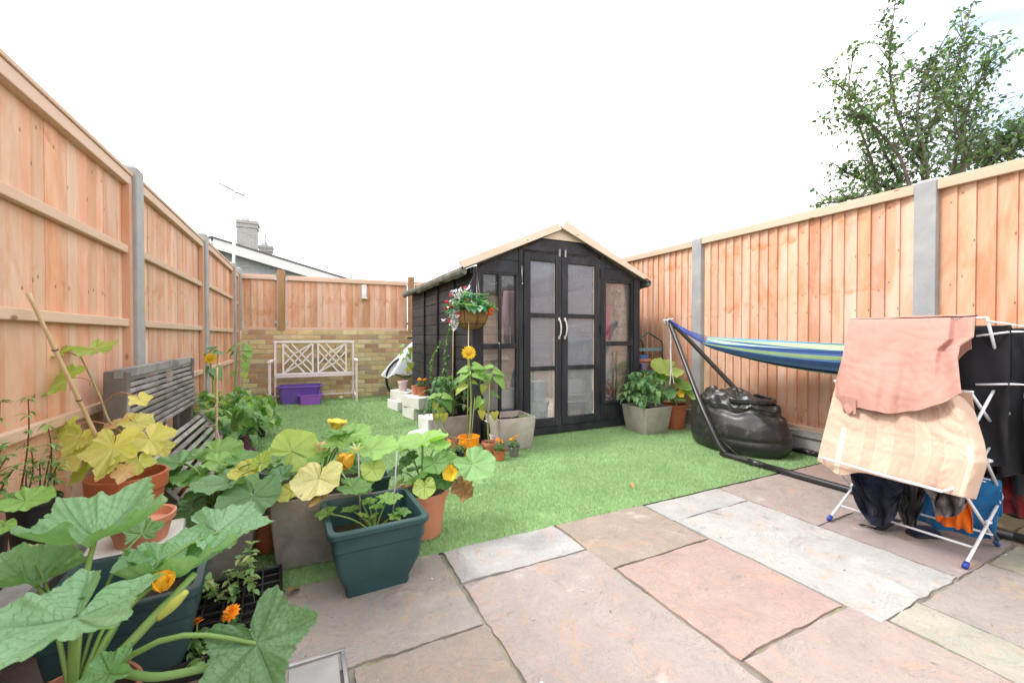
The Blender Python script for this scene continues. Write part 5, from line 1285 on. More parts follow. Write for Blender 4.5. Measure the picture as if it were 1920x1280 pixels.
def squash_leaf_px(lb, sb, org, crown, px, py, dep, rpx, head, droop, roll, col, kind=0, seed=0, pet=(.20, .34, .09), lift=.25):
    """kind 0 lobed and serrated, 1 rounded. rpx = radius in photo pixels"""
    p = PD(px, py, dep); r = rpx * dep / F_PX * .93; M = frame(p - org, head, droop, roll)
    big = rpx > 55
    if kind == 0: lb.palm_leaf(M, r, depth=.29, serr=.075, notch=.62, cup=.20, ripple=.04, col=jit(col, .06), seed=seed, nr=12 if big else 8, ns=190 if big else 96, teeth=19 if big else 11)
    elif kind == 2: lb.palm_leaf(M, r, depth=.27, serr=.075, notch=.55, cup=.50, ripple=.06, col=jit(col, .06), seed=seed, nr=12, ns=190, teeth=19)
    else: lb.palm_leaf(M, r, depth=.07, serr=.020, notch=.60, cup=.16, ripple=.05, col=jit(col, .06), seed=seed, nr=8, ns=90, teeth=12)
    pth = curve(crown, p - org, lift, 7); n_ = len(pth); sb.tube(pth, [max(.0035, min(.0068, r * .045)) * (1.25 - .5 * i / n_) for i in range(n_)], 7, col=jit(pet, .08), cap=False)
def squash_plant(t, leaves, crown, mats=('squash_leaf', 'stem_vc')):
    org = V(*t.location); lb, sb = MB(), MB()
    for i, L_ in enumerate(leaves): squash_leaf_px(lb, sb, org, crown, *L_, seed=i * 7 + 1)
    lb.build('foliage', mats[0], t); sb.build('stem', mats[1], t)
def flower_trumpet(parent, p, r, nrm, col=(.95, .62, .04), openness=1.0, seed=0, stalk=None):
    rn = random.Random(seed); q = nrm.normalized().to_track_quat('Z', 'Y').to_matrix().to_4x4(); M0 = Matrix.Translation(p) @ q; b = MB()
    for k in range(5):
        M = M0 @ Matrix.Rotation(6.283 * k / 5 + rn.uniform(-.1, .1), 4, 'Z') @ Matrix.Rotation(1.25 - .75 * openness, 4, 'X')
        P = []; U = []; n_ = 7; m_ = 4
        for j in range(n_ + 1):
            tt = j / n_; w = r * (.22 + .42 * math.sin(math.pi * min(1, tt * .75 + .08))) * (1 if tt < .85 else (1 - tt) / .15 * .8 + .2)
            for i in range(-m_, m_ + 1):
                s_ = i / m_; P.append(M @ V(s_ * w, r * 1.25 * tt + r * .05, -.28 * r * openness * tt ** 3 + .16 * r * s_ * s_ * (1 - tt * .4) + .04 * r * math.sin(s_ * 7 + k))); U.append((s_, tt))
        kk = 2 * m_ + 1; b.add(P, [(j * kk + i, j * kk + i + 1, (j + 1) * kk + i + 1, (j + 1) * kk + i) for j in range(n_) for i in range(kk - 1)], U, jit(col, .08, rn))
    b.build('flower', 'petal', parent)
LGR, MGR, DGR, BGR = (.27, .48, .12), (.16, .34, .09), (.10, .24, .08), (.17, .34, .17)
LIME, YLW, CRM = (.42, .56, .14), (.66, .62, .14), (.78, .76, .36)
TR_ = PZ(1268, 806); TR_ = V(TR_.x + .07, TR_.y + .09, 0)
t = thing('squash_plant', 'squash plant with broad leaves in a terracotta pot between stone planter and bean bag', 'potted plant', tuple(TR_)); round_pot(t, .135, .27, 'terracotta_plastic', rimh=.1, taper=.8)
dp = (TR_ - CP).dot(FW)
squash_plant(t, [(1252, 692, dp, 34, 200, 5, -30, LIME, 1), (1277, 722, dp - .05, 20, 0, 10, 30, LGR, 1), (1292, 738, dp - .1, 20, -20, 30, 20, LGR, 1), (1240, 706, dp, 16, 180, 10, -30, LGR, 1), (1262, 712, dp, 16, 90, -10, 0, MGR, 1), (1250, 735, dp - .1, 20, -90, 40, 0, BGR, 1), (1272, 745, dp - .1, 14, -60, 30, 0, MGR, 1), (1236, 742, dp - .15, 14, 230, 40, 0, LGR, 1)], V(0, 0, .26))
flower_trumpet(t, PD(1277, 738, dp - .1) - TR_, .035, (CP - TR_), seed=3)

# ---- small green shelf frame beside the shed
gh = thing('staging_frame', 'green metal staging frame with arched top between shed and right fence', 'shelving', (3.72, 3.95, 0))
mat('green_tube', (.05, .09, .075), .4, (.03, .06, .05), 5, .05, 50); mat('teal_wire', (.16, .32, .34), .45, (.12, .26, .28), 5, .05, 50)
def gp(x, y, z): return V(x - 3.72, y - 3.95, z)
for y in (3.79, 4.12):
    b = MB(); b.tube([gp(3.93, y - .02, 0), gp(3.93, y - .02, .93), gp(3.915, y - .02, .965), gp(3.73, y, 1.07), gp(3.71, y, 1.07), gp(3.545, y + .01, .965), gp(3.53, y + .01, .93), gp(3.53, y + .01, 0)], .0095, 8); b.build('arch_tube', 'green_tube', gh)
for z in (.87, .60, .3):
    b = MB()
    for y in (3.78, 4.12): b.box(gp(3.73, y, z), (.40, .014, .035))
    for k in range(9): b.box(gp(3.73, 3.80 + k * .038, z), (.40, .006, .006))
    b.build('shelf', 'teal_wire', gh, smooth=False)
mat('blue_plastic', (.12, .26, .62), .4, (.1, .22, .55), 4, .02, 30); mat('lavender_plastic', (.30, .28, .48), .4, (.26, .24, .42), 4, .02, 30)
t = thing('plant_bowl', 'wide terracotta bowl on the green staging beside the shed', 'bowl', (3.72, 3.90, .625)); b = MB(); b.lathe([(.07, 0), (.10, .10), (.115, .102), (.115, .13), (.10, .128), (.06, .02)], 28); b.build('body', 'terracotta_pink', t, auto=35); b = MB(); b.lathe([(.118, .100), (.120, .106), (.118, .112)], 28, cap0=False, cap1=False); b.build('rim', 'terracotta_pink', t)
t = thing('plant_bowl', 'blue plastic dish standing in the terracotta bowl on the staging', 'dish', (3.70, 3.89, .735)); b = MB(); b.lathe([(.075, 0), (.085, .05), (.092, .052), (.09, .06), (.08, .058), (.07, .01)], 28); b.build('body', 'blue_plastic', t, auto=35); b = MB(); b.lathe([(.094, .05), (.096, .056), (.094, .062)], 28, cap0=False, cap1=False); b.build('rim', 'blue_plastic', t)
t = thing('plant_pot', 'small lavender pot in front of the terracotta bowl on the staging', 'pot', (3.655, 3.80, .62)); round_pot(t, .05, .085, 'lavender_plastic', soil=False, rimh=.25)

# ---- bean bag
m, nt, N, L, out = newmat('vinyl')
v = coords(nt, N, L); p = N('ShaderNodeBsdfPrincipled'); dust = ramp(N, L, tex(N, L, v, 5, 8, .75, 1.5), .53, .70)
md = N('ShaderNodeMath', operation='MULTIPLY'); md.inputs[1].default_value = .55; L(dust, md.inputs[0])
L(mixc(N, L, md.outputs[0], (.022, .022, .023), (.16, .14, .11)), p.inputs['Base Color'])
rr_ = N('ShaderNodeMapRange'); rr_.inputs[3].default_value = .36; rr_.inputs[4].default_value = .62; L(dust, rr_.inputs[0]); L(rr_.outputs[0], p.inputs['Roughness'])
p.inputs['Specular IOR Level'].default_value = .6
ad = N('ShaderNodeMath', operation='MULTIPLY_ADD'); ad.inputs[1].default_value = 1.6; L(tex(N, L, v, 4, 3, .5, 1.5), ad.inputs[0]); L(tex(N, L, v, 60, 4, .6), ad.inputs[2])
L(bumpn(N, L, ad.outputs[0], .22, .01), p.inputs['Normal']); L(p.outputs[0], out.inputs[0])
BB = V(3.585, 2.53, 0); bag = thing('bean_bag', 'large crumpled black vinyl bean bag slumped on the turf under the hammock', 'bean bag', tuple(BB))
def ridged(p): return 1 - abs(mnoise.noise(p)) * 2.2
def beanbag(u, w):
    a = 2 * math.pi * u; ca_, sa = math.cos(a), math.sin(a)
    if w < .12: rad = .80 + .2 * (w / .12) ** .5; z = .10 * (w / .12) ** 1.6
    elif w < .62: s_ = (w - .12) / .5; rad = 1.0 + .03 * math.sin(s_ * math.pi) - .26 * s_ ** 1.8; z = .10 + .33 * s_
    else: s_ = (w - .62) / .38; rad = .77 * (1 - s_) ** .55 + .001; z = .43 + .10 * math.sin(s_ * 1.5)
    top = max(0, min(1, (w - .45) / .25))
    d = V(ca_, sa, z * 3)
    crease = ridged(V(ca_ * 1.3, sa * 1.3, z * 4 + 3)) * .045 * (.3 + top) + ridged(V(ca_ * 3.0, sa * 3.0, z * 9)) * .007 * (.2 + 1.3 * top)
    pleat = .018 * math.sin(a * 11 + 3 * mnoise.noise(V(ca_ * 2, sa * 2, 0))) * math.exp(-((w - .62) / .16) ** 2)
    fold = -.055 * math.exp(-((z - .385 - .03 * mnoise.noise(V(ca_ * 2, sa * 2, 5))) / .022) ** 2) * (1 if w < .72 else 0)
    sag = -.022 * math.exp(-((z - .15 - .04 * mnoise.noise(V(ca_, sa, 9))) / .02) ** 2)
    k = rad + crease + pleat + fold + sag
    zz = z + top * .055 * mnoise.noise(V(ca_ * rad * 2.6, sa * rad * 2.6, 2)) + top * .04 * ridged(V(ca_ * rad * 4, sa * rad * 4, 7)) - .02 * top
    return (.305 * ca_ * k, .455 * sa * k, max(0.003, .96 * zz * (1.0 + .06 * sa)))
b = MB(); b.grid(beanbag, 150, 90); b.build('cover', 'vinyl', bag, sub=1)
def lip(u, w):
    a = -2.9 + 2.9 * u; r0 = .80 - .10 * w + .03 * mnoise.noise(V(u * 5, 1, 1)); tw = math.sin(w * math.pi)
    return (.30 * math.cos(a) * r0 + .01 * math.cos(w * 6.28), .40 * math.sin(a) * r0, .445 + .035 * math.sin(w * 6.28 / 2 * 1.2) + .02 * mnoise.noise(V(u * 7, 2, 2)))
b = MB(); b.grid(lip, 50, 8); b.build('top_fold', 'vinyl', bag, solid=.008, sub=1)

# ---- hammock stand and hammock
mat('black_steel', (.030, .028, .030), .33, (.02, .018, .02), 6, .05, 80, spec=.6)
AP = PX(1252, 599, 3.55); HO = V(3.2, 2.4, 0)
st = thing('hammock_stand', 'black tubular steel hammock stand leaning over the bean bag', 'stand', tuple(HO))
YF = AP.y; YE_ = -.55
def mir(p): return V(p[0], YF + YE_ - p[1], p[2])
front = [V(3.19, .75, .026), V(3.195, 2.26, .026), V(3.20, 2.36, .04), V(3.195, 2.42, .09), V(3.215, 2.53, .24), V(3.285, 2.72, .47), V(3.52, 3.24, 1.10), V(AP.x - .012, AP.y - .02, AP.z - .04), V(AP.x, AP.y, AP.z - .018)]
back = [V(3.90, .75, .026), V(3.90, 2.15, .026), V(3.90, 2.24, .04), V(3.895, 2.30, .09), V(3.87, 2.42, .22), V(3.80, 2.68, .49), V(3.60, 3.20, 1.08), V(AP.x + .015, AP.y - .015, AP.z - .04), V(AP.x, AP.y, AP.z - .018)]
for nm, pth in (('front_frame_tube', front), ('rear_frame_tube', back)):
    b = MB(); pp = smoothpath(pth, 5); full = pp[::-1]; b.tube([p - HO for p in pp], .0225, 12); b.tube([mir(p) - HO for p in pp], .0225, 12)
    for y in (2.1, .9): b.tube([V(pth[0].x, y - .05, .026) - HO, V(pth[0].x, y + .05, .026) - HO], .027, 12)
    b.build(nm, 'black_steel', st)
b = MB(); b.tube([p - HO for p in smoothpath([V(AP.x - .03, AP.y - .03, AP.z - .05), V(AP.x, AP.y + .01, AP.z - .004), V(AP.x + .03, AP.y - .03, AP.z - .05)], 6)], .024, 12); b.build('top_bend', 'black_steel', st)
b = MB(); b.tube([V(3.225, 2.47, .16) - HO, V(3.195, 2.22, .03) - HO], .0045, 6); b.build('brace_wire', 'black_steel', st)
for y in (2.02, .2):
    b = MB(); b.tube([V(3.20, y - .62, .022) - HO, V(3.90, y - .62, .022) - HO], .02, 10); b.build('cross_tube', 'black_steel', st)
ham = thing('hammock', 'blue and green striped cloth hammock slung low from the black steel stand', 'hammock', (AP.x, AP.y, 0))
HA = V(AP.x, AP.y, 0); mat('hammock_cloth', (1, 1, 1), .85, (.82, .82, .82), 60, .5, 260, vc=True)
NAVY, BLU, SKY_, LIM, WHI, DK = (.05, .11, .30), (.10, .22, .48), (.20, .42, .62), (.46, .68, .36), (.58, .72, .74), (.012, .026, .07)
pat = [(SKY_, 1), (LIM, 1.5), (NAVY, 1), (WHI, .6), (SKY_, 1.2), (LIM, 1.2), (NAVY, 1.2), (BLU, 1.6), (SKY_, 2), (WHI, .7), (DK, 1), (NAVY, 1.5), (LIM, .7), (WHI, .7), (NAVY, .8), (LIM, 2.6), (WHI, .7), (LIM, 1.2), (DK, 1.2), (NAVY, 1), (BLU, 3), (NAVY, 1), (BLU, 1.6), (LIM, .8), (NAVY, 2)]
tot = sum(w for c, w in pat); edges = []; a_ = 0
for c, w in pat: edges.append((a_ / tot, (a_ + w) / tot, c)); a_ += w
y0h, y1h = 2.86, YF + YE_ - 2.86
nu, nv = 150, 60; P = []; CL = []
for j in range(nv + 1):
    w = j / nv; s_ = math.sin(math.pi * w) ** .75; y = y0h + (y1h - y0h) * w
    hw_ = .035 + .20 * s_ ; ze = 1.00 - .02 * s_ - .03 * math.sin(math.pi * w) ** 1; dp_ = .04 + .165 * s_
    for i in range(nu + 1):
        u = i / nu; a = math.pi * u
        fl = .008 * math.sin(u * 6.283 * 13 + 1.5 * mnoise.noise(V(w * 4, u * 6, 0))) * (.4 + .6 * s_)
        x = hw_ * math.cos(a) * (1 + fl * 3); z = ze - dp_ * math.sin(a) ** .9 * 1 + fl + .022 * math.cos(a) * 1
        P.append((x, y - HA.y, z)); 
        cc = next(c for e0, e1, c in edges if e0 <= u <= e1 + 1e-6); CL.append(cc)
b = MB(); b.v = P; b.c = CL; b.uv = [(0, 0)] * len(P)
b.f = [(j * (nu + 1) + i, j * (nu + 1) + i + 1, (j + 1) * (nu + 1) + i + 1, (j + 1) * (nu + 1) + i) for j in range(nv) for i in range(nu)]
b.build('cloth_bed', 'hammock_cloth', ham, solid=.004)
mat('blue_cord', (.06, .11, .42), .7, (.05, .08, .34), 30, .4, 120)
for e in (0, 1):
    b = MB(); j = 0 if e == 0 else nv; tip = V(0, -.03, AP.z - .01) if e == 0 else V(0, YE_ + .03 - HA.y, AP.z - .01)
    for k in range(15):
        q = V(*P[j * (nu + 1) + int(nu * k / 14)]); m_ = tip.lerp(q, .5) + V(0, 0, -.02); b.tube([tip, m_, q], .0028, 5)
    b.tube([tip, tip.lerp(V(0, (y0h if e == 0 else y1h) - HA.y, .98), .22)], .010, 8); b.build('cord', 'blue_cord', ham)
mat('white_cord', (.78, .78, .78), .8, (.66, .66, .66), 40, .4, 120)
t = thing('rope', 'white cord knotted over the top of the hammock stand and hanging down', 'rope', (AP.x, AP.y, AP.z)); dA = (AP - CP).dot(FW) - .03
b = MB()
for k in range(5): b.tube([V(.03 * math.cos(a) * 1.0 - .012 * k + .02, -.012 * k, -.02 + .03 * math.sin(a)) for a in [q * .6 for q in range(12)]], .004, 5)
b.tube([PD(1244, 601, dA) - AP, PD(1262, 598, dA) - AP], .010, 8); b.build('knot', 'white_cord', t)
b = MB(); b.tube(smoothpath([PD(x, y, dA - .01) - AP for x, y in ((1246, 604), (1254, 612), (1258, 632), (1257, 660), (1258, 690), (1256, 722))], 5), .0055, 6); b.tube(smoothpath([PD(x, y, dA - .02) - AP for x, y in ((1258, 640), (1259, 690), (1262, 708), (1264, 720))], 5), .0045, 6); b.build('tail', 'white_cord', t)

# ---- clothes airer
mat('airer_white', (.74, .76, .80), .35, (.66, .68, .72), 6, .03, 60, spec=.5); mat('blue_cap', (.02, .05, .32), .4, (.02, .04, .26), 4, .02, 30)
AO = V(2.82, 1.03, 0); air = thing('clothes_airer', 'three tier white folding clothes airer with blue feet standing on the patio', 'airer', tuple(AO))
def rod(name, pts, r=.0065, m='airer_white', smooth_=False): b = MB(); b.tube([V(*p) - AO for p in (smoothpath(pts, 5) if smooth_ else pts)], r, 8); return b.build(name, m, air)
yn, yf_ = .755, 1.29
for y in (yn, yf_):
    rod('frame_rod', [(2.605, y, .012), (3.04, y, .25)]); rod('frame_rod', [(3.035, y + .012, .012), (2.62, y + .012, .34)])
    rod('frame_rod', [(2.62, y + .012, .34), (3.02, y + .012, .56)]); rod('frame_rod', [(3.04, y, .25), (2.68, y, .60)])
    rod('frame_rod', [(2.68, y, .62), (3.01, y, .84)]); rod('frame_rod', [(3.01, y, .84), (2.82, y, 1.115)]); rod('frame_rod', [(3.02, y + .012, .56), (2.68, y + .012, .78)])
    for q in ((2.83, y, .17), (2.83, y, .455)):
        b = MB(); b.ball(V(*q) - AO + V(0, -.01, 0), .011, 8); b.tube([V(*q) - AO + V(-.03, -.012, -.0), V(*q) - AO + V(0, -.02, 0), V(*q) - AO + V(.03, -.012, .0)], .004, 6); b.build('joint_clip', 'airer_white', air)
    for q in ((2.605, y, 0), (3.035, y + .012, 0)):
        b = MB(); d_ = V(.4, 0, .22).normalized() if q[0] < 2.8 else V(-.4, 0, .31).normalized(); b.tube([V(*q) - AO + V(0, 0, .010), V(*q) - AO + V(0, 0, .010) + d_ * .03], .011, 10); b.build('foot', 'blue_cap', air)
for x, z in ((2.82, 1.115), (2.62, .34), (3.04, .25), (2.68, .60), (3.02, .56), (3.01, .84), (2.68, .78), (2.72, .07), (2.93, .085)): rod('cross_rod', [(x, yn, z), (x, yf_, z)], .0055)
for k in range(5): rod('hanging_wire', [(2.69 + .06 * k, yn + .01, .345), (2.69 + .06 * k, yf_, .345)], .003)
rod('wing_frame', [(2.62, yn + .012, .34), tuple(PX(1792, 914, 2.50)), tuple(PX(1766, 921, 2.452)), tuple(PX(1537, 857, 2.442)), (2.62, yf_ - .005, .34)], .0062)
for x, z in ((3.06, 1.06), (3.20, 1.05), (3.36, 1.04)): rod('wing_wire', [(x, .50, z), (x, yf_, z)], .0045)
for y in (.62, yf_): rod('wing_frame', [(2.82, y if y > 1 else yn, 1.10), (3.06, y, 1.056), (3.38, y, 1.03)], .004)
for (z, dz) in ((1.03, .02), (.80, .01)): rod('wire_hook', [(2.86, .80, z), (2.90, .70, z + dz), (2.93, .66, z + dz), (2.92, .66, z - .05)], .005)

def cloth_mat(name, col, dark, scale=220, rough=.9, sheen=.3, bump=.25, vc=False, wr=.5, transl=.0):
    m, nt, N, L, out = newmat(name); v = coords(nt, N, L); p = N('ShaderNodeBsdfPrincipled')
    f = tex(N, L, v, 5, 5, .6); 
    if vc: at = N('ShaderNodeAttribute', attribute_name='Col'); c = mixc(N, L, 1.0, at.outputs['Color'], mixc(N, L, f, (.92, .92, .92), (1.04, 1.04, 1.04)), 'MULTIPLY')
    else: c = mixc(N, L, ramp(N, L, f, .3, .7), dark, col)
    L(c, p.inputs['Base Color']); p.inputs['Roughness'].default_value = rough; p.inputs['Sheen Weight'].default_value = sheen; p.inputs['Specular IOR Level'].default_value = .2
    a = N('ShaderNodeMath', operation='MULTIPLY_ADD'); a.inputs[1].default_value = 5.5 * wr; L(tex(N, L, coords(nt, N, L, (1, 1.3, .7)), 4.5, 3.5, .45, .9, 'RIDGED_MULTIFRACTAL'), a.inputs[0]); L(tex(N, L, v, scale, 2, .5), a.inputs[2])
    L(bumpn(N, L, a.outputs[0], bump, .006), p.inputs['Normal']); L(p.outputs[0], out.inputs[0])
cloth_mat('pink_linen', (.47, .258, .212), (.43, .228, .185), 240, sheen=.2, bump=.8, wr=.9)
cloth_mat('cream_linen', (1, 1, 1), (1, 1, 1), 240, vc=True, sheen=.2, bump=.45, wr=.5)
cloth_mat('black_jersey', (.024, .024, .030), (.014, .014, .017), 260, sheen=.15, wr=.5)
cloth_mat('navy_jersey', (.018, .024, .05), (.010, .014, .032), 260, sheen=.1, wr=.5)
cloth_mat('grey_jersey', (.17, .155, .165), (.11, .10, .105), 260, wr=.8)
cloth_mat('blue_towel', (.015, .16, .38), (.01, .12, .31), 200, wr=.6); cloth_mat('orange_cloth', (.85, .19, .012), (.75, .15, .01), 200, wr=.5); cloth_mat('maroon_cloth', (.20, .015, .02), (.14, .01, .015), 200, wr=.5)
def wr(x, y, s, sd): return mnoise.noise(V(x * s, y * s, sd)) 
def cloth(name, label, cat, m, fn, nu, nv, grp=None, part='fabric', colf=None, solid=.003, sub=1):
    P = [V(*fn(i / nu, j / nv)) for j in range(nv + 1) for i in range(nu + 1)]
    cx = sum(p.x for p in P) / len(P); cy = sum(p.y for p in P) / len(P); o_ = V(cx, cy, min(p.z for p in P))
    t = thing(name, label, cat, tuple(o_), 0, grp); b = MB()
    b.v = [tuple(p - o_) for p in P]; b.uv = [(0, 0)] * len(P); b.c = [colf(i / nu, j / nv) if colf else (1, 1, 1) for j in range(nv + 1) for i in range(nu + 1)]
    b.f = [(j * (nu + 1) + i, j * (nu + 1) + i + 1, (j + 1) * (nu + 1) + i + 1, (j + 1) * (nu + 1) + i) for j in range(nv) for i in range(nu)]
    b.build(part, m, t, solid=solid, sub=sub); return t
def poly(pts, t):
    """piecewise linear lookup in [(t, value..)]"""
    for i in range(len(pts) - 1):
        if t <= pts[i + 1][0]:
            k = (t - pts[i][0]) / max(1e-9, pts[i + 1][0] - pts[i][0]); return tuple(a + (c - a) * k for a, c in zip(pts[i][1:], pts[i + 1][1:]))
    return pts[-1][1:]
# pink sheet: over the top rod, long front flap, short rear flap
def pink(u, w):
    if w < .25:                      # rear flap
        k = 1 - w / .25; y = 1.29 - .47 * u; return (2.835 + .012 + .05 * k + .01 * math.sin(u * 20) * k, y, 1.125 - .26 * k)
    if w < .29: k = (w - .25) / .04; y = 1.29 - .50 * u; a = math.pi * (1 - k); return (2.822 + .02 * math.cos(a), y, 1.122 + .010 * math.sin(a) + .004 * wr(u, 0, 7, 2))
    k = (w - .29) / .71
    lx, ly = poly([(0, 1592, 598), (.15, 1588, 620), (.55, 1578, 675), (.85, 1566, 718), (1, 1566, 742)], k)
    rx, ry = poly([(0, 1829, 594), (.22, 1826, 632), (.32, 1800, 650), (.5, 1796, 672), (.8, 1800, 712), (1, 1803, 738)], k)
    px, py = lx + (rx - lx) * u, ly + (ry - ly) * u
    py += k * (34 * math.sin(math.pi * min(1, u * 1.02)) ** .8 if True else 0) + (-1) * 5 * math.sin(math.pi * u) * (1 - k) * 0
    if k > .8: py += (k - .8) * 5 * (4 * wr(u, 1, 6, 4) + (22 * math.exp(-((u - .10) / .05) ** 2)))
    X_ = 2.80 - .285 * k ** .8 + .012 * wr(u * 1.3, k, 3.2, 1) + .013 * math.sin(u * 15 + 2.2 * wr(u, k * .5, 2, 3)) * (.35 + .9 * k) + .0022 * ridged(V(u * 4 + k * 2, k * 9 - u * 3, 21)) + .0022 * ridged(V(u * 12 - k * 4, k * 6, 31)) + .007 * math.sin(u * 37 + 3 * wr(u, k * .4, 3, 13)) * k + .010 * (ridged(V(u * 2.0 + k * .6, k * .9 - u * .4, 5)) - .5) + .003 * (ridged(V(u * 5 - k * 2, k * 8, 8)) - .5)
    if u > .8: X_ += .03 * math.sin((u - .8) * 30) * (1 - k)
    return PX(px, py, X_)
cloth('bed_sheet', 'creased dusty pink sheet draped over the top of the clothes airer', 'sheet', 'pink_linen', pink, 150, 170)
b = None
def tab(u, w): return PX(1578 + 26 * u + 2 * w, 738 + 34 * w + 6 * u, 2.535 + .012 * math.sin(u * 5))
t = cloth('bed_sheet', 'x', 'sheet', 'pink_linen', tab, 8, 8)
# the tab is a corner of the pink sheet
pk = next(o for o in bpy.data.objects if o.get('label', '').startswith('creased dusty pink')); ch = t.children[0]; ch.name = 'corner_tab'; ch.parent = pk; ch.location = V(*t.location) - V(*pk.location); bpy.data.objects.remove(t)
# cream cloth with woven bands
CREAM, BANDC, LINE = (.60, .435, .335), (.56, .39, .30), (.62, .47, .37)
def creamcol(u, w):
    for a, c in ((.25, .32), (.43, .565), (.66, .74)):
        if a <= u <= c: return BANDC
        if abs(u - a + .004) < .004 or abs(u - c - .004) < .004: return LINE
    if (.10 < u < .135 or .885 < u < .92) and w > .62: return (.74, .63, .49)
    return CREAM
def cream(u, w):
    if w < .15: k = 1 - w / .15; return (2.67 + .06 * k, 1.295 - .535 * u, .80 - .16 * k)
    k = (w - .15) / .85
    lx, ly = poly([(0, 1570, 710), (.15, 1563, 735), (1, 1532, 862)], k)
    rx, ry = poly([(0, 1790, 738), (.06, 1808, 744), (.2, 1828, 772), (.5, 1846, 830), (.75, 1852, 868), (1, 1830, 936)], k)
    px, py = lx + (rx - lx) * u, ly + (ry - ly) * u
    py += k * (3 * math.sin(u * math.pi) + 5 * wr(u, 0, 4, 3)) + (15 * math.exp(-((u - .14) / .09) ** 2) * max(0, k - .85) / .15)
    X_ = 2.605 - .13 * min(1, k * 1.05) + .010 * wr(u, k, 4, 11) + .010 * (ridged(V(u * 3 + k * .5, k * 1.2, 15)) - .5) + .009 * math.sin(u * 17 + 2 * wr(u, k, 3, 5)) * k + .004 * ridged(V(u * 8 + k * 2, k * 6 - u * 2, 41)) + .0025 * ridged(V(u * 22, k * 14, 51)) + (.10 * ((u - .86) / .14) ** 2 if u > .86 else 0)
    return PX(px, py, X_)
cloth('tablecloth', 'cream cloth with pinkish woven bands hanging below the pink sheet on the airer', 'cloth', 'cream_linen', cream, 200, 70, colf=creamcol)
def hang(label, cat, m, x, y0, y1, ztop, zbot, fold=.02, nf=5, seed=0, back=.25, name='garment', taper=0, lean=0, grp=None):
    def fn(u, w):
        y = y0 + (y1 - y0) * u
        if w < .2: k = 1 - w / .2; return (x + .015 + .02 * k, y, ztop - back * k)
        if w < .25: k = (w - .2) / .05; a = math.pi * (1 - k); return (x + .012 * math.cos(a), y, ztop + .008 * math.sin(a))
        k = (w - .25) / .75; yy = y + (((y0 + y1) / 2) - y) * taper * k + lean * k
        return (x - .014 + fold * (.3 + k) * math.sin(u * 6.283 * nf + 2 * wr(u, k, 2, seed)) + .035 * wr(u, k, 3, seed + 2) + .028 * (ridged(V(u * 3 + k, k * 2.2 - u, seed + 9)) - .5) * (.3 + k), yy + .01 * wr(k, u, 5, seed), ztop - (ztop - zbot) * k * (1 + .05 * wr(u, 0, 6, seed + 5)))
    return cloth(name, label, cat, m, fn, 44, 36, grp)
hang('black garment hanging inside the airer next to the pink sheet', 'garment', 'black_jersey', 2.90, .70, 1.26, 1.075, .42, .022, 4, 1)
hang('black leggings hanging on the right wing nearest the pink sheet', 'leggings', 'black_jersey', 3.06, .60, 1.0, 1.065, .36, .034, 5, 2, name='leggings', back=.45)
hang('long black trousers hanging in the middle of the right airer wing', 'trousers', 'black_jersey', 3.20, .52, .98, 1.055, .25, .040, 6, 3, name='trousers', back=.4)
hang('black cloth hanging on the outermost wire of the right airer wing', 'cloth', 'black_jersey', 3.36, .48, .9, 1.045, .30, .035, 6, 4, back=.4)
hang('black garment hanging at the far end of the right airer wing', 'garment', 'black_jersey', 3.16, 1.02, 1.28, 1.06, .5, .016, 3, 6)
hang('dark slate cloth hanging on the middle tier of the airer', 'cloth', 'navy_jersey', 2.99, .82, 1.2, .85, .40, .015, 4, 5, back=.15)
t = thing('sock', 'pale grey sock hanging between the black clothes on the airer', 'sock', (2.95, .745, .66)); b = MB(); b.tube(smoothpath([V(0, 0, .17), V(0, 0, .08), V(.005, 0, .03), V(.0, -.025, .0)], 4), [.024] * 6 + [.026] * 4 + [.015] * 3, 10); mat('grey_sock', (.30, .30, .33), .95, (.24, .24, .27), 12, .4, 150); b.build('knit', 'grey_sock', t)
mat('tag_white', (.7, .7, .72), .7, (.6, .6, .62), 30, .1, 60)
hang('blue towel hanging low at the near end of the airer', 'towel', 'blue_towel', 2.98, .745, 1.12, .335, .03, .012, 3, 7, back=.18, name='towel')
hang('orange cloth hanging low inside the airer beside the blue towel', 'cloth', 'orange_cloth', 2.86, .80, .93, .35, .09, .010, 2, 8, back=.1)
hang('dark red cloth hanging behind the blue towel at the right edge', 'cloth', 'maroon_cloth', 3.2, .66, .84, .40, .13, .015, 2, 9, back=.1)
def sagging(px0, px1, ytop, ybot, X_, seed, rough_=1.0):
    def fn(u, w):
        px = px0 + (px1 - px0) * (u * (1 - .25 * w) + .13 * w) + 8 * wr(u, w, 4, seed) * w * rough_; prof = math.sin(math.pi * min(1, max(0, u * .96 + .02))) ** .55
        py = ytop + (px - px0) * .22 + (ybot - ytop) * w * (.35 + .65 * prof) + 6 * wr(w, u, 5, seed + 1) * rough_ * w
        return PX(px, py, X_ + .03 * math.sin(u * 19 + seed + 3 * wr(u, w, 2, seed)) * (w + .1) * rough_ + .035 * (ridged(V(u * 4, w * 4, seed)) - .5) * rough_)
    return fn
cloth('garment', 'dark navy garment sagging low under the cream cloth at the left of the airer', 'garment', 'navy_jersey', sagging(1588, 1700, 868, 975, 2.66, 3), 50, 30)
cloth('garment', 'black narrow garment hanging between the navy and the grey ones under the airer', 'garment', 'black_jersey', sagging(1672, 1738, 890, 985, 2.74, 6), 30, 24)
cloth('garment', 'crumpled grey garment bunched under the cream cloth at the right of the airer', 'garment', 'grey_jersey', sagging(1722, 1826, 872, 958, 2.66, 9, 1.6), 60, 34)
p0 = PZ(1645, 992); t = thing('strap', 'black strap trailing on the paving under the airer', 'strap', (p0.x, p0.y, 0)); o_ = V(p0.x, p0.y, 0)
b = MB()
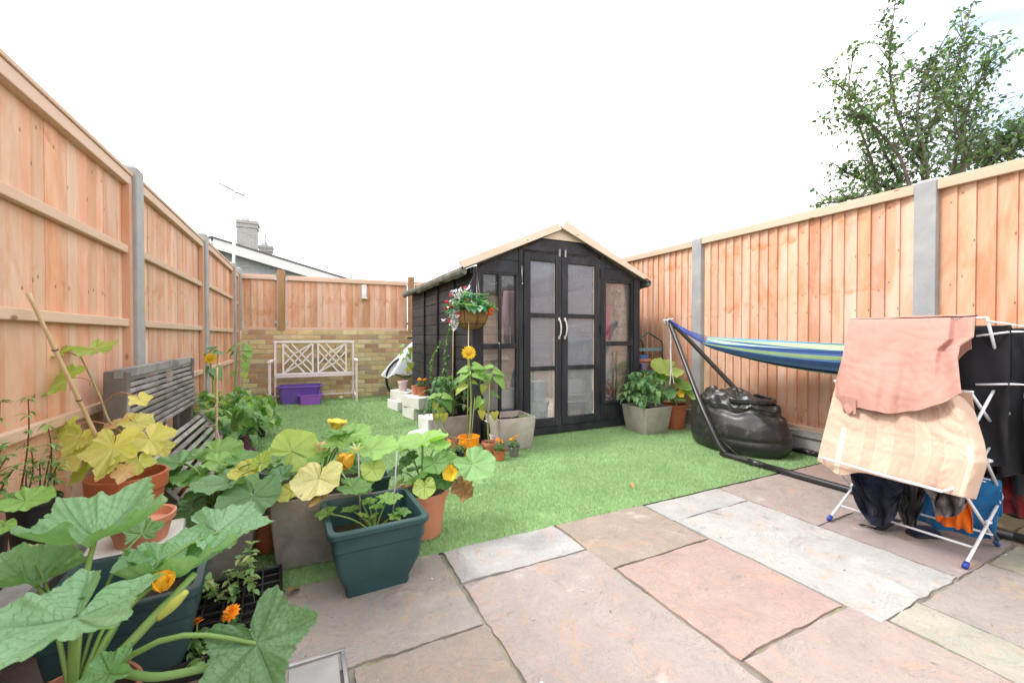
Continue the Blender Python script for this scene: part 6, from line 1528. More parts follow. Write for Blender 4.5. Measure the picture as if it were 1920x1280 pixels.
def strp(u, w): c = (PZ(1612, 986).lerp(PZ(1652, 993), min(1, u * 1.6)) if u < .625 else PZ(1652, 993).lerp(PZ(1682, 984), (u - .625) / .375)); return c - o_ + V(0, .008 + .018 * u, 0) * (w - .5) * 2 + V(0, 0, .006 + .05 * max(0, u - .5) + .006 * math.sin(u * 9))
b.grid(strp, 30, 3); b.build('webbing', 'black_jersey', t, solid=.004)
t = thing('strap_end', 'x', 'strap', (0, 0, 0)); bpy.data.objects.remove(t)
q = PZ(1732, 1003); t = thing('shoe', 'small dark blue shoe on the paving under the airer', 'shoe', tuple(q), R(60)); b = MB(); b.sq([(.035, 0, .6), (.038, .01, .6), (.034, .03, .6), (.022, .045, .6), (.012, .046, .6)], ry=1.9, seg=4); b.build('upper', 'navy_jersey', t, sub=1); b = MB(); b.sq([(.038, -.0, .6), (.039, .009, .6)], ry=1.9); b.build('sole', 'black_plastic', t)
q = PZ(1893, 960); t = thing('sandal', 'black sandal on the mossy slab at the right edge', 'sandal', tuple(q), R(-40)); b = MB(); b.sq([(.04, 0, .7), (.042, .012, .7), (.04, .018, .7)], ry=2.4); b.build('sole', 'black_plastic', t); b = MB(); b.tube([V(-.04, 0, .01), V(-.02, .02, .045), V(.02, .02, .045), V(.04, 0, .01)], .009, 6); b.build('strap', 'black_plastic', t)
# ================================================================== LEFT SIDE
rnd = random.Random(909)
# ---- weathered slatted bench pushed against the left fence
BE = V(-.70, 3.2, 0); be = thing('wooden_bench', 'weathered grey slatted wooden bench tipped back against the left fence', 'bench', tuple(BE))
YA, YB_ = 2.52, 3.86
def bp(x, y, z): return V(x, y, z) - BE
for y in (YA, YB_):
    b = MB(); b.bar(bp(-.80, y + (.03 if y < 3 else -.03), .05), bp(-.775, y + (.03 if y < 3 else -.03), .868), .05, .085, up=(1, 0, 0), col=(.55, .50, .48)); b.build('end_post', 'grey_timber', be, smooth=False, bevel=.005)
b = MB(); b.bar(bp(-.765, YA + .002, .855), bp(-.765, YB_ + .0, .855), .035, .045, col=(.95, .95, .95)); b.build('top_rail', 'grey_timber', be, smooth=False, bevel=.004)
b = MB(); b.bar(bp(-.745, YA + .03, .55), bp(-.745, YA + .03, .87), .035, .02, up=(1, 0, 0)); b.build('side_trim', 'grey_timber', be, smooth=False, bevel=.003)
for k in range(10):
    z = .825 - .0305 * k; x = -.765 + .004 * k; b = MB(); b.bar(bp(x, YA + .05, z + rnd.uniform(-.002, .002)), bp(x, YB_ - .01, z + rnd.uniform(-.002, .002)), .028, .019, col=jit((1, 1, 1), .15, rnd)); b.build('back_slat', 'grey_timber', be, smooth=False, bevel=.003)
for y in (2.9, 3.3, 3.62):
    b = MB(); b.bar(bp(-.80, y, .05), bp(-.79, y, .84), .045, .03, up=(1, 0, 0), col=(.5, .45, .42)); b.build('back_post', 'grey_timber', be, smooth=False, bevel=.003)
for k in range(8):
    f_ = k / 7; x = -.72 + .20 * f_; z = .42 - .24 * f_ ** 1.15; b = MB(); b.bar(bp(x, YA + .04, z), bp(x, YB_ + .06, z), .026, .018, up=(.7, 0, .7), col=jit((1, 1, 1), .15, rnd)); b.build('seat_slat', 'grey_timber', be, smooth=False, bevel=.003)
for y in (YA + .02, YB_ + .09): b = MB(); b.bar(bp(-.73, y, .44), bp(-.50, y, .15), .03, .05, up=(0, 1, 0), col=(.8, .8, .8)); b.build('side_rail', 'grey_timber', be, smooth=False, bevel=.003)

# ---- plank shelf, white block
PLZ = .30
pk_ = thing('plank', 'weathered grey plank shelf along the foot of the left fence', 'plank', (-.79, 1.35, PLZ - .035)); b = MB(); b.box((0, 0, .0175), (.15, 1.36, .035)); b.build('board', 'grey_timber', pk_, smooth=False, bevel=.003)
for y in (-.55, .2): b = MB(); b.box((0, y, -.1325), (.12, .10, .264)); b.build('support', 'concrete_post', pk_, smooth=False, bevel=.005)
wb = thing('concrete_block', 'tall white roughcast block under the low terracotta bowl', 'block', (-.555, 1.99, 0), R(8)); b = MB(); b.box((0, 0, .145), (.27, .24, .29)); b.build('slab', 'white_concrete', wb, smooth=False, bevel=.01)
wb2 = thing('concrete_block', 'grey block under the terracotta pot of yellow maple leaves', 'block', (-.68, 2.29, 0)); b = MB(); b.box((0, 0, .083), (.30, .28, .166)); b.build('slab', 'concrete_post', wb2, smooth=False, bevel=.01)
q = PD(266, 985, 1.52); t = thing('plant_bowl', 'empty low terracotta bowl on the white block', 'bowl', (q.x, q.y, .291)); b = MB(); b.lathe([(.072, 0), (.09, .068), (.098, .070), (.100, .092), (.096, .094), (.088, .090), (.070, .03)], 36); b.build('body', 'terracotta_pink', t, auto=35)
b = MB(); b.grid(lambda u, w: (.083 * math.sqrt(w) * math.cos(6.2832 * u), .083 * math.sqrt(w) * math.sin(6.2832 * u), .062), 24, 3); b.build('dry_compost', 'terracotta_pink', t)

# ---- pots on the plank
def sprig(lb, sb, base, top, rn, n=9, ls=.032, cols=((.20, .36, .12), (.28, .44, .14), (.15, .28, .09))):
    pth = curve(base, top, .06, 6, side=V(rn.uniform(-.06, .06), rn.uniform(-.06, .06), 0)); sb.tube(pth, [.0028 - .0002 * i for i in range(len(pth))], 5, col=(.12, .05, .045))
    for i in range(len(pth)):
        f_ = i / (len(pth) - 1)
        if f_ < .45 and rn.random() < .6: continue
        for k in range(4 if f_ < .85 else n):
            a = rn.uniform(0, 6.28); M = Matrix.Translation(pth[i] + V(0, 0, rn.uniform(-.006, .01))) @ Matrix.Rotation(a, 4, 'Z') @ Matrix.Rotation(rn.uniform(-.3, .6), 4, 'X')
            s_ = ls * rn.uniform(.5, 1.1); lb.mid_leaf(M, s_, s_ * .2, .3, .5, jit(rn.choice(cols), .15, rn), n=4, m=1)
q = PD(64, 1000, 1.37); BP = V(q.x, q.y, PLZ + .002)
t = thing('potted_sprigs', 'black pot of thin upright leafy sprigs on the plank by the left fence', 'potted plant', tuple(BP)); round_pot(t, .066, .20, 'black_plastic', rimh=.12, soilz=.92)
lb, sb = MB(), MB()
for (x0, y0_, x1, y1_) in ((32, 905, 53, 748), (43, 904, 58, 842), (82, 900, 90, 799), (90, 905, 112, 866), (70, 905, 74, 868), (55, 905, 50, 880), (96, 905, 104, 880), (76, 903, 98, 838)):
    sprig(lb, sb, V(*(PD(x0, y0_, 1.37) - BP).xy, .17), PD(x1, y1_, 1.37) - BP, rnd)
lb.build('foliage', 'fine_leaf', t); sb.build('stem', 'stem_vc', t)
q = PD(8, 985, 1.3); B2 = V(max(q.x, -.82), 1.72, PLZ + .002)
t = thing('potted_sprigs', 'small black pot of mixed sprigs cut by the left edge of the photo', 'potted plant', tuple(B2)); round_pot(t, .055, .17, 'black_plastic', rimh=.12, soilz=.9)
lb, sb = MB(), MB()
for (x1, y1_) in ((12, 858), (2, 840), (0, 752), (16, 890), (25, 880)): sprig(lb, sb, V(rnd.uniform(-.02, .02), rnd.uniform(-.02, .02), .15), PD(x1, y1_, (B2 - CP).dot(FW)) - B2, rnd)
lb.build('foliage', 'fine_leaf', t); sb.build('stem', 'stem_vc', t)
C2 = V(-.765, 1.36, PLZ + .002)
t = thing('squash_plant', 'young squash with round pale leaves in a grey pot at the left edge', 'potted plant', tuple(C2)); round_pot(t, .055, .12, 'concrete_post', soilz=.85)
dq = (C2 - CP).dot(FW)
squash_plant(t, [(48, 938, dq + .08, 44, 10, 5, 15, LGR, 1), (2, 945, dq + .08, 26, 170, 10, -30, MGR, 1), (8, 985, dq, 18, -60, 40, 0, LGR, 1)], V(0, 0, .10))

# ---- maple like plant with yellowing leaves in a terracotta pot
MP = V(-.66, 2.27, .168); mpl = thing('maple_seedling', 'maple seedling with large yellowing lobed leaves in a tall terracotta pot', 'potted plant', tuple(MP)); round_pot(mpl, .130, .29, 'terracotta_plastic', rimh=.22, soilz=.75, taper=.74)
dm = (MP - CP).dot(FW); lb, sb = MB(), MB()
def mat_(px, py, dd=0): return PD(px, py, dm + dd) - MP
trunk = smoothpath([V(0, 0, .2), mat_(238, 830), mat_(205, 790), mat_(190, 750), mat_(172, 710), mat_(150, 666)], 5); sb.tube(trunk, [.006 - .00012 * i for i in range(len(trunk))], 7, col=(.38, .30, .14))
YM, OM, GM, PM = (.76, .70, .25), (.82, .54, .32), (.45, .56, .16), (.66, .67, .22)
for i, (px, py, r_, hd, dr, rl, c, dd) in enumerate(((105, 664, 31, 185, 8, -25, GM, -.05), (178, 654, 32, -12, 12, 25, GM, 0), (148, 655, 18, 90, 0, 0, GM, .05), (122, 712, 41, -125, 48, -10, GM, -.08), (262, 748, 18, -20, 35, 20, YM, -.05), (128, 800, 26, -100, 75, 0, PM, -.05), (148, 822, 30, -110, 55, -10, YM, -.08),
        (222, 795, 30, 160, 10, -30, OM, -.02), (256, 792, 28, 20, 20, 30, YM, 0), (280, 822, 40, -30, 30, 25, YM, -.05), (212, 838, 46, -85, 55, 0, YM, -.16), (155, 850, 42, -140, 40, -20, YM, -.12), (158, 884, 28, -120, 50, 0, GM, -.14), (206, 872, 28, -100, 50, 10, PM, -.2), (260, 866, 24, -50, 45, 10, PM, -.12), (234, 884, 20, -80, 55, 0, OM, -.2), (190, 818, 24, 200, 30, -20, OM, -.02), (300, 838, 22, -20, 40, 20, YM, .02))):
    p = mat_(px, py, dd); r = r_ * (dm + dd) / F_PX
    lb.palm_leaf(frame(p, hd, dr, rl), r * 1.12, depth=.27, lobes=2.5, serr=.06, notch=.40, cup=.12, ripple=.05, col=jit(c, .06), seed=i * 3, nr=7, ns=100, teeth=13)
    j = min(range(len(trunk)), key=lambda k: abs(trunk[k].z - max(.22, p.z - .03)) + (trunk[k] - p).length * .3); sb.tube(curve(trunk[j], p, .22, 6), .0022, 5, col=(.55, .25, .16), cap=False)
lb.build('foliage', 'maple_leaf', mpl); sb.build('stem', 'stem_vc', mpl)
cane0 = PD(196, 850, dm - .03); cane1 = PD(53, 550, 1.44)
t = thing('bamboo_cane', 'thick bamboo cane leaning from the maple pot onto the left fence', 'cane', tuple(cane0)); b = MB(); dcn = cane1 - cane0; n_ = 24; rr_l = []
for i in range(n_ + 1): rr_l.append(.0078 + (.0014 if i % 6 == 0 else 0) - .002 * i / n_)
b.tube([dcn * (-.25 + 1.25 * i / n_) for i in range(n_ + 1)], rr_l, 10); b.build('cane', 'bamboo', t)
b = MB()
for k in (0, 6, 12, 18): a_ = -.25 + 1.25 * k / n_; b.tube([dcn * (a_ - .004), dcn * (a_ + .004)], .0095, 10, col=(.15, .1, .07))
mat('node_dark', (.14, .10, .08), .7, (.08, .06, .05), 10, .1, 50); b.build('nodes', 'node_dark', t)

# ---- big squash in the foreground (brown pot) and its leaves
BPZ = V(-.45, 1.215, 0); sq = thing('squash_plant', 'largest squash plant with huge grey green leaves in a brown pot at bottom left', 'potted plant', tuple(BPZ))
mat('brown_pot', (.40, .16, .10), .6, (.30, .12, .08), 7, .15, 80, stain=(.46, .28, .22), stain_amt=.5); round_pot(sq, .112, .25, 'brown_pot', rimh=.12, soilz=.88, taper=.75)
HG, HG2 = (.22, .43, .20), (.27, .49, .27)
squash_plant(sq, [(142, 1158, .80, 158, -92, 4, 0, HG2, 0), (180, 1008, 1.03, 118, 88, -8, 0, HG2, 2), (62, 1088, .98, 82, 100, -6, 8, HG, 2), (48, 1036, 1.05, 30, 20, 10, 0, YG, 1), (296, 1052, 1.10, 62, 150, -12, 10, HG, 0), (322, 1078, 1.12, 112, 38, 0, -8, HG2, 2),
    (408, 998, 1.28, 96, 15, 2, 8, HG2, 0), (205, 1262, .84, 62, -150, 20, -15, HG, 0), (130, 1120, .86, 40, 60, 0, 0, HG, 0), (268, 1000, 1.2, 36, 120, -25, 0, MGR, 0)], V(0, 0, .24), mats=('squash_leaf_spotty', 'stem_vc'))
lb, sb = MB(), MB(); squash_leaf_px(lb, sb, BPZ, V(.02, -.02, .26), 480, 1206, .96, 112, -40, 24, 18, (.14, .28, .13), 0, seed=99); 
lb.build('foliage', 'squash_leaf_spotty', sq, label='dull spotted leaf resting over the seed tray'); sb.build('stem', 'stem_vc', sq)
flower_trumpet(sq, PD(303, 1108, 1.02) - BPZ, .036, UP + RT * .1, (.95, .55, .03), .12, 2)
b = MB(); p0, p1 = PD(296, 1160, .98) - BPZ, PD(350, 1108, 1.0) - BPZ; b.tube([p0.lerp(p1, i / 10) for i in range(11)], [.006 + .0062 * math.sin(math.pi * min(1, i / 10 * .95 + .02)) ** 1.3 for i in range(11)], 10, col=(.50, .55, .12))
b.build('flower_bud', 'stem_vc', sq)
b = MB(); b.tube(smoothpath([V(0, 0, .24), PD(200, 1262, .9) - BPZ, PD(300, 1268, .9) - BPZ, PD(430, 1240, .95) - BPZ], 6), .0085, 9, col=(.17, .30, .09)); b.tube(smoothpath([V(0, 0, .24), PD(285, 1160, 1.02) - BPZ, PD(365, 1075, 1.12) - BPZ], 6), [.011] * 8 + [.009] * 5, 9, col=(.24, .40, .12)); b.build('vine', 'stem_vc', sq)

t = thing('storage_crate', 'black plastic crate in the darkness under the biggest leaf at the bottom left corner', 'crate', (-.72, .98, 0)); b = MB(); b.sq([(.13, 0), (.15, .24), (.16, .24), (.16, .26), (.14, .255), (.12, .02)], rad=.12); b.build('body', 'black_plastic', t, auto=35); b = MB(); b.sq([(.161, .235), (.163, .25), (.161, .262)], rad=.12, cap0=False, cap1=False); b.build('rim', 'black_plastic', t)

# ---- green plastic planters
def green_planter(name, label, loc, rz, w, h, m='green_plastic', group=None):
    t = thing(name, label, 'planter', tuple(loc), R(rz), group); W2 = w / 2; b = MB()
    b.sq([(W2 * .62, 0, .10), (W2 * .64, .012, .12), (W2 * .64, h * .10, .14), (W2 * .72, h * .22, .16), (W2 * .82, h * .40, .16), (W2 * .875, h * .62, .16), (W2 * .885, h * .70, .16), (W2 * .915, h * .72, .16), (W2 * .93, h * .90, .16), (W2 * .97, h * .905, .16), (W2 * 1.0, h * .93, .18), (W2 * 1.0, h * .985, .18), (W2 * .985, h, .18), (W2 * .88, h, .16), (W2 * .865, h * .97, .16), (W2 * .84, h * .66, .16), (W2 * .66, h * .3, .16)], seg=6, cap1=True)
    b.build('pot', m, t, auto=28); s_ = MB(); s_.grid(lambda u, v_: ((u - .5) * w * .80, (v_ - .5) * w * .80, h * .62 + .02 * mnoise.noise(V(u * 9, v_ * 9, w * 40))), 16, 16); s_.build('soil', 'soil', t); return t
GP1 = V(.262, 1.872, 0); g1 = green_planter('planter', 'dark green square plastic planter with small squash seedlings standing on the patio edge', GP1, 2, .39, .29)
d1_ = (GP1 - CP).dot(FW)
org = GP1; lb, sb = MB(), MB(); r2 = Matrix.Rotation(-R(2), 3, 'Z')
for i, L_ in enumerate([(614, 962, d1_ - .08, 24, 185, 12, -10, LGR, 0), (660, 956, d1_ + .02, 22, 150, 5, 0, LGR, 0), (692, 942, d1_ + .02, 18, 100, -5, 0, LGR, 0), (726, 938, d1_ + .02, 30, 20, 0, 5, LGR, 0), (752, 962, d1_, 20, 10, 10, 5, MGR, 0), (738, 968, d1_ - .02, 16, -30, 20, 0, LGR, 0), (668, 922, d1_ + .06, 34, 30, 10, 0, MGR, 0), (706, 952, d1_ - .02, 16, 60, 0, 0, LGR, 0), (680, 966, d1_ - .03, 13, 200, -20, 0, LIME, 0), (700, 968, d1_ - .03, 11, 20, -20, 0, LIME, 0)]):
    squash_leaf_px(lb, sb, org, V(0, -.03, .19), *L_, seed=i * 5 + 2, lift=.12)
for k, (x, y) in enumerate(((673, 850), (745, 845))):
    b = MB(); o0 = PD(x + (4 if k == 0 else -10), y + 125, d1_ + .02) - GP1; b.tube([o0 - V(0, 0, .05), PD(x, y, d1_ + .05) - GP1], .0035, 7); b.build('cane', 'concrete_post', g1)
lb.build('foliage', 'squash_leaf', g1); sb.build('stem', 'stem_vc', g1)
GP2 = V(-.47, 1.655, 0); green_planter('planter', 'large dark green planter half hidden beneath the biggest squash leaves', GP2, 4, .37, .30)
GP3 = V(.335, 2.53, 0); green_planter('planter', 'small dark green planter behind the concrete one, among the squash leaves', GP3, 0, .21, .235)

# ---- concrete planter with yellowing squash
CPn = V(.075, 2.26, 0); cpl = thing('planter', 'rough grey concrete square planter with yellowing squash leaves beside the dark green planter', 'planter', tuple(CPn), R(-1))
square_pot(cpl, .42, .31, 'stone_planter', .88, rad=.05, soilz=.88)
dc = (CPn - CP).dot(FW)
for o_ in [0]:
    squash_plant(cpl, [(548, 846, dc - .05, 47, 62, -28, 55, LIME, 1), (528, 842, dc + .05, 26, 170, 5, -20, LIME, 1), (638, 832, dc, 36, 80, -12, 0, LGR, 1), (696, 842, dc - .02, 52, 5, 2, 12, LGR, 1), (601, 896, dc - .32, 52, -95, 32, 0, CRM, 1), (662, 912, dc - .30, 34, 15, 10, 10, MGR, 1), (700, 878, dc - .12, 26, -30, 45, 20, LIME, 1), (528, 892, dc - .18, 32, 190, 15, -20, BGR, 1), (600, 862, dc - .05, 26, 170, 10, -20, LGR, 1), (548, 922, dc - .25, 28, -150, 20, -20, YLW, 1),
        (630, 812, dc + .1, 32, 20, 0, 0, MGR, 1), (660, 815, dc + .1, 36, 0, 5, 20, LGR, 1), (575, 875, dc, 26, -120, 40, 0, MGR, 1), (655, 875, dc + .05, 26, -20, 20, 10, MGR, 1), (612, 850, dc + .05, 24, 100, 0, 10, YG, 1), (560, 908, dc - .15, 20, -90, 50, 0, MGR, 1), (690, 895, dc - .1, 18, -60, 50, 0, LGR, 1), (585, 842, dc + .1, 30, 120, 0, 0, LGR, 1)], V(0, 0, .28))
fo = lambda px, py, dd: PD(px, py, dc + dd) - CPn
flower_trumpet(cpl, fo(630, 806, 0), .052, UP + RT * .15, (.93, .74, .12), .5, 5)
flower_trumpet(cpl, fo(650, 880, -.12), .062, UP, (.93, .62, .08), .12, 6); flower_trumpet(cpl, fo(606, 846, -.02), .040, UP + RT * -.3, (.88, .74, .40), .2, 7)
b = MB()
for k in range(6): a = k * 1.047; b.tube([fo(670, 850, -.1), fo(670, 843, -.1), fo(670 + 14 * math.cos(a), 836 - 7 * math.sin(a), -.1)], [.009, .006, .002], 6, col=(.55, .60, .25))
b.tube([fo(668, 870, -.1), fo(670, 848, -.1)], .006, 6, col=(.25, .42, .12)); b.build('flower_bud', 'stem_vc', cpl)
def dead_leaf(parent, c, r, seed, col=(.42, .24, .13), flat=1.0):
    b = MB()
    def fn(u, w):
        a = 6.2832 * u; rr = r * w * (1 + .35 * mnoise.noise(V(math.cos(a) * 2, math.sin(a) * 2, seed)))
        return c + (RT * math.cos(a) + UP * math.sin(a) * flat) * rr + FW * (r * .9 * (ridged(V(math.cos(a) * 1.6 * w, math.sin(a) * 1.6 * w, seed)) - .6) - r * .3 * w)
    b.grid(fn, 40, 10, col=col); b.build('withered_leaf', 'dry_leaf', parent)
leaf_mat('dry_leaf', 'palm', .8, (.55, .38, .25), .3, .3, .8, mottled=((.22, .12, .06), .6), lobes=2.5)
dead_leaf(cpl, fo(592, 925, -.34), .062, 3, (.62, .40, .24), .32); dead_leaf(cpl, fo(565, 905, -.30), .035, 8, (.66, .46, .28), .6)

# ---- terracotta pot on the right with squash, yellow flower and withered leaf
TQ = V(.552, 2.16, 0); tq = thing('squash_plant', 'squash plant with a withered brown leaf in a terracotta pot on the lawn edge', 'potted plant', tuple(TQ)); round_pot(tq, .135, .235, 'terracotta_pink', rimh=.14, soilz=.9, taper=.70)
dt = (TQ - CP).dot(FW)
squash_plant(tq, [(792, 830, dt, 54, 150, 4, -8, LGR, 1), (820, 834, dt - .02, 24, 10, 5, 15, LGR, 1), (886, 870, dt - .12, 44, -28, 26, 22, (.28, .50, .20), 1), (814, 868, dt - .12, 27, -60, 35, 10, MGR, 1), (796, 912, dt - .2, 24, -80, 50, 10, LIME, 1), (775, 902, dt - .12, 17, 200, 30, 0, LGR, 1), (797, 888, dt - .14, 19, 200, 30, 0, MGR, 1), (750, 905, dt - .05, 18, 190, 40, 0, YG, 1), (780, 880, dt, 20, 160, 10, 0, MGR, 1), (834, 860, dt, 24, 20, 5, 20, LGR, 1), (746, 884, dt + .05, 18, 180, 10, -20, DGR, 1), (830, 900, dt - .1, 22, -60, 40, 10, DGR, 1), (760, 838, dt + .05, 26, 170, 20, -20, LGR, 1), (812, 898, dt, 24, -100, 50, 0, DGR, 1), (850, 870, dt + .03, 24, 0, 20, 20, MGR, 1), (770, 860, dt + .02, 24, 200, 30, -10, DGR, 1)], V(0, 0, .21))
flower_trumpet(tq, PD(846, 886, dt - .12) - TQ, .036, -RT * .2 - FW + UP * .3, (.96, .66, .04), .8, 11)
dead_leaf(tq, PD(868, 912, dt - .1) - TQ, .055, 21, (.50, .29, .17), 1.0); b = MB(); b.tube(curve(V(.03, 0, .21), PD(862, 900, dt - .1) - TQ, .15), .006, 7, col=(.45, .52, .15)); b.tube(curve(V(.03, -.02, .21), PD(872, 868, dt - .1) - TQ, .05), .009, 8, col=(.30, .46, .13)); b.build('vine', 'stem_vc', tq)

# ---- leafy squash between bench and concrete planter
SB = V(-.36, 2.28, 0); sbp = thing('squash_plant', 'broad leaved squash plant in a grey stone planter left of the concrete one', 'potted plant', tuple(SB)); square_pot(sbp, .33, .27, 'stone_planter', .85, soilz=.85)
db = (SB - CP).dot(FW)
squash_plant(sbp, [(430, 904, db - .10, 62, 190, 8, -6, (.19, .37, .17), 1), (474, 930, db - .18, 60, -70, 30, 5, (.15, .32, .14), 1), (361, 955, db - .15, 34, -100, 55, 0, (.12, .26, .11), 1), (382, 925, db - .05, 40, 180, 15, -10, DGR, 1), (405, 846, db + .25, 46, 0, 6, 14, LGR, 1), (335, 868, db + .1, 54, 175, 5, -8, (.2, .4, .16), 1), (372, 893, db + .02, 44, 195, 8, -10, MGR, 1), (410, 868, db + .1, 40, 20, 5, 10, LGR, 1), (345, 903, db, 34, 200, 25, 0, DGR, 1), (466, 880, db - .05, 34, 190, 12, -20, YLW, 1), (490, 868, db - .08, 24, 70, -50, 0, LIME, 1), (450, 862, db + .1, 36, 10, 10, 10, MGR, 1), (392, 965, db - .1, 32, -80, 50, 0, DGR, 1), (320, 890, db + .05, 30, 210, 20, 0, DGR, 1), (440, 880, db + .05, 34, 100, 0, 0, MGR, 1), (310, 915, db - .02, 26, 230, 40, 0, DGR, 1)], V(0, 0, .25))
q = PZ(500, 1010); t = thing('plant_pot', 'terracotta pot tucked between stone planter and concrete planter', 'pot', (-.165, 2.33, 0)); round_pot(t, .075, .19, 'terracotta_plastic', soilz=.85)
t = thing('plant_trough', 'terracotta coloured trough behind the overlapping squash leaves', 'trough', (-.50, 2.66, 0), R(10)); b = MB(); b.sq([(.17, 0), (.19, .20), (.205, .20), (.21, .235), (.20, .24), (.185, .235), (.16, .05)], ry=.5, rad=.3); b.build('pot', 'terracotta_plastic', t, auto=35); b = MB(); b.grid(lambda u, w: ((u - .5) * .36, (w - .5) * .16, .20 + .01 * mnoise.noise(V(u * 9, w * 5, 3))), 14, 8); b.build('soil', 'soil', t)
t = thing('plant_pot', 'slate blue round pot with sparse seedlings behind the concrete planter', 'pot', (-.13, 2.78, 0)); mat('slate_plastic', (.10, .125, .16), .4, (.08, .10, .13), 4, .03, 50); round_pot(t, .105, .26, 'slate_plastic', rimh=.15, soilz=.9)
lb, sb = MB(), MB(); bush(lb, sb, V(0, 0, .23), .09, .08, 40, rnd, [(.30, .48, .16), (.2, .36, .12)], .045, .35); lb.build('foliage', 'mid_leaf', t); sb.build('stem', 'stem', t)

# ---- seed tray with marigolds and wispy seedlings
TY = V(-.235, 1.775, .002); ty = thing('seed_tray', 'black cell seed tray with two orange marigolds and wispy seedlings beside the brown pot', 'tray', tuple(TY), R(3)); b = MB(); tw, th, tz = .30, .46, .058
for k in range(6): x = -tw / 2 + tw * k / 5; b.box((x, 0, tz - .012), (.006, th, .024))
for k in range(9): y = -th / 2 + th * k / 8; b.box((0, y, tz - .010), (tw, .006, .020))
for x in (-tw / 2 - .006, tw / 2 + .006): b.box((x, 0, tz / 2), (.006, th + .018, tz + .004))
for y in (-th / 2 - .006, th / 2 + .006): b.box((0, y, tz / 2), (tw + .018, .006, tz + .004))
b.box((0, 0, .003), (tw, th, .004)); b.build('cell_grid', 'black_plastic', ty, smooth=False, bevel=.0015, bseg=1)
b = MB(); b.grid(lambda u, w: ((u - .5) * tw * .98, (w - .5) * th * .98, .030 + .008 * mnoise.noise(V(u * 20, w * 25, 3))), 24, 30); b.build('soil', 'soil', ty)
lb, sb = MB(), MB(); ti = Matrix.Rotation(-R(3), 3, 'Z')
def tp(px, py, z): return ti @ (PZ(px, py, z) - TY)
for i, (px, py, r_) in enumerate(((432, 1144, .030), (363, 1172, .020))):
    z = .13; c = tp(px, py, z); f1 = MB(); marigold(f1, lb, sb, V(c.x, c.y, .03), z - .03, r_, rnd, cols=((.95, .30, .01), (.96, .36, .015))); f1.build('flower', 'petal', ty); bush(lb, sb, V(c.x, c.y, .035), .04, .07, 60, rnd, [(.08, .17, .05), (.11, .22, .07)], .03, .25)
for (px, py) in ((400, 1200), (430, 1215), (385, 1235), (455, 1190), (415, 1225), (380, 1100), (395, 1210), (365, 1225)):
    c = tp(px, py, .06); bush(lb, sb, V(c.x, c.y, .035), .028, .035, 12, rnd, [(.25, .42, .14), (.32, .48, .18), (.2, .36, .12)], .04, .28)
for (px, py, z1) in ((450, 1120, .20), (468, 1115, .24), (440, 1130, .17), (478, 1125, .22), (415, 1130, .15), (405, 1120, .12)):
    c = tp(px, py, .05); top = V(c.x + rnd.gauss(0, .02), c.y + rnd.gauss(0, .02), z1); pth = curve(V(c.x, c.y, .03), top, .05, 7, side=V(rnd.uniform(-.1, .1), 0, 0)); sb.tube(pth, .0015, 4)
    for p in pth[2:]:
        for k in range(3): M = Matrix.Translation(p) @ Matrix.Rotation(rnd.uniform(0, 6.28), 4, 'Z') @ Matrix.Rotation(rnd.uniform(-.5, .8), 4, 'X'); s_ = rnd.uniform(.025, .04); lb.mid_leaf(M, s_, s_ * .3, .2, .3, jit(rnd.choice([(.22, .40, .14), (.30, .46, .18), (.45, .5, .2)]), .15, rnd), n=4, m=1)
lb.build('foliage', 'fine_leaf', ty); sb.build('stem', 'stem', ty)

# ---- beans and pots at the far end of the old bench
def beans(name, label, base, r, h, pm, pr, ph, n, seed, canes=(), leafw=.42, soilz=.9):
    n = int(n * 1.5)
    rn = random.Random(seed); t = thing(name, label, 'potted plant', tuple(base)); round_pot(t, pr, ph, pm, soilz=soilz); lb, sb = MB(), MB()
    for k in range(n):
        a = rn.uniform(0, 6.283); q = rn.random() ** .55; z = ph * .7 + (h - ph * .7) * rn.random() ** .8; rr = r * .92 * q * (1.05 - .45 * ((z - ph) / h) ** 2 if z > ph else .8)
        p = V(rr * math.cos(a), rr * math.sin(a), z); hd = a + rn.gauss(0, .7)
        M = Matrix.Translation(p) @ Matrix.Rotation(hd - 1.5708, 4, 'Z') @ Matrix.Rotation(-rn.uniform(.0, .9), 4, 'X') @ Matrix.Rotation(rn.gauss(0, .35), 4, 'Y')
        s_ = rn.uniform(.05, .10); c = rn.choice([(.15, .32, .10), (.20, .39, .12), (.13, .28, .10), (.27, .46, .15), (.36, .52, .16), (.18, .35, .15)]); lb.mid_leaf(M, s_, s_ * leafw, .15, .45, jit(c, .12, rn), n=6, heart=.4)
        if rn.random() < .5: sb.tube([V(rn.gauss(0, .02), rn.gauss(0, .02), ph * .9), p * .5 + V(0, 0, .03 + p.z * .3), p], .002, 4, cap=False)
    lb.build('foliage', 'mid_leaf', t); sb.build('stem', 'stem', t); return t
beans('bean_plant', 'bean plant spilling over a purple pot at the edge of the lawn', V(-.46, 4.38, 0), .26, .50, 'lilac_pot', .085, .20, 85, 1) if mat('lilac_pot', (.26, .07, .20), .4, (.22, .06, .17), 4, .03, 50) is None else beans('bean_plant', 'bean plant spilling over a purple pot at the edge of the lawn', V(-.46, 4.38, 0), .26, .50, 'lilac_pot', .085, .20, 85, 1)
beans('bean_plant', 'bean plant in a dark green pot between the purple pot and the old bench', V(-.58, 4.10, 0), .24, .46, 'green_plastic', .08, .18, 80, 2)
beans('bean_plant', 'leafy plant in a terracotta pot beside the far end of the old bench', V(-.76, 4.22, 0), .19, .55, 'terracotta_plastic', .08, .2, 70, 3)
beans('bean_plant', 'dense bean plant at the back by the second fence post', V(-.66, 4.75, 0), .24, .52, 'terracotta_plastic', .085, .2, 75, 4)
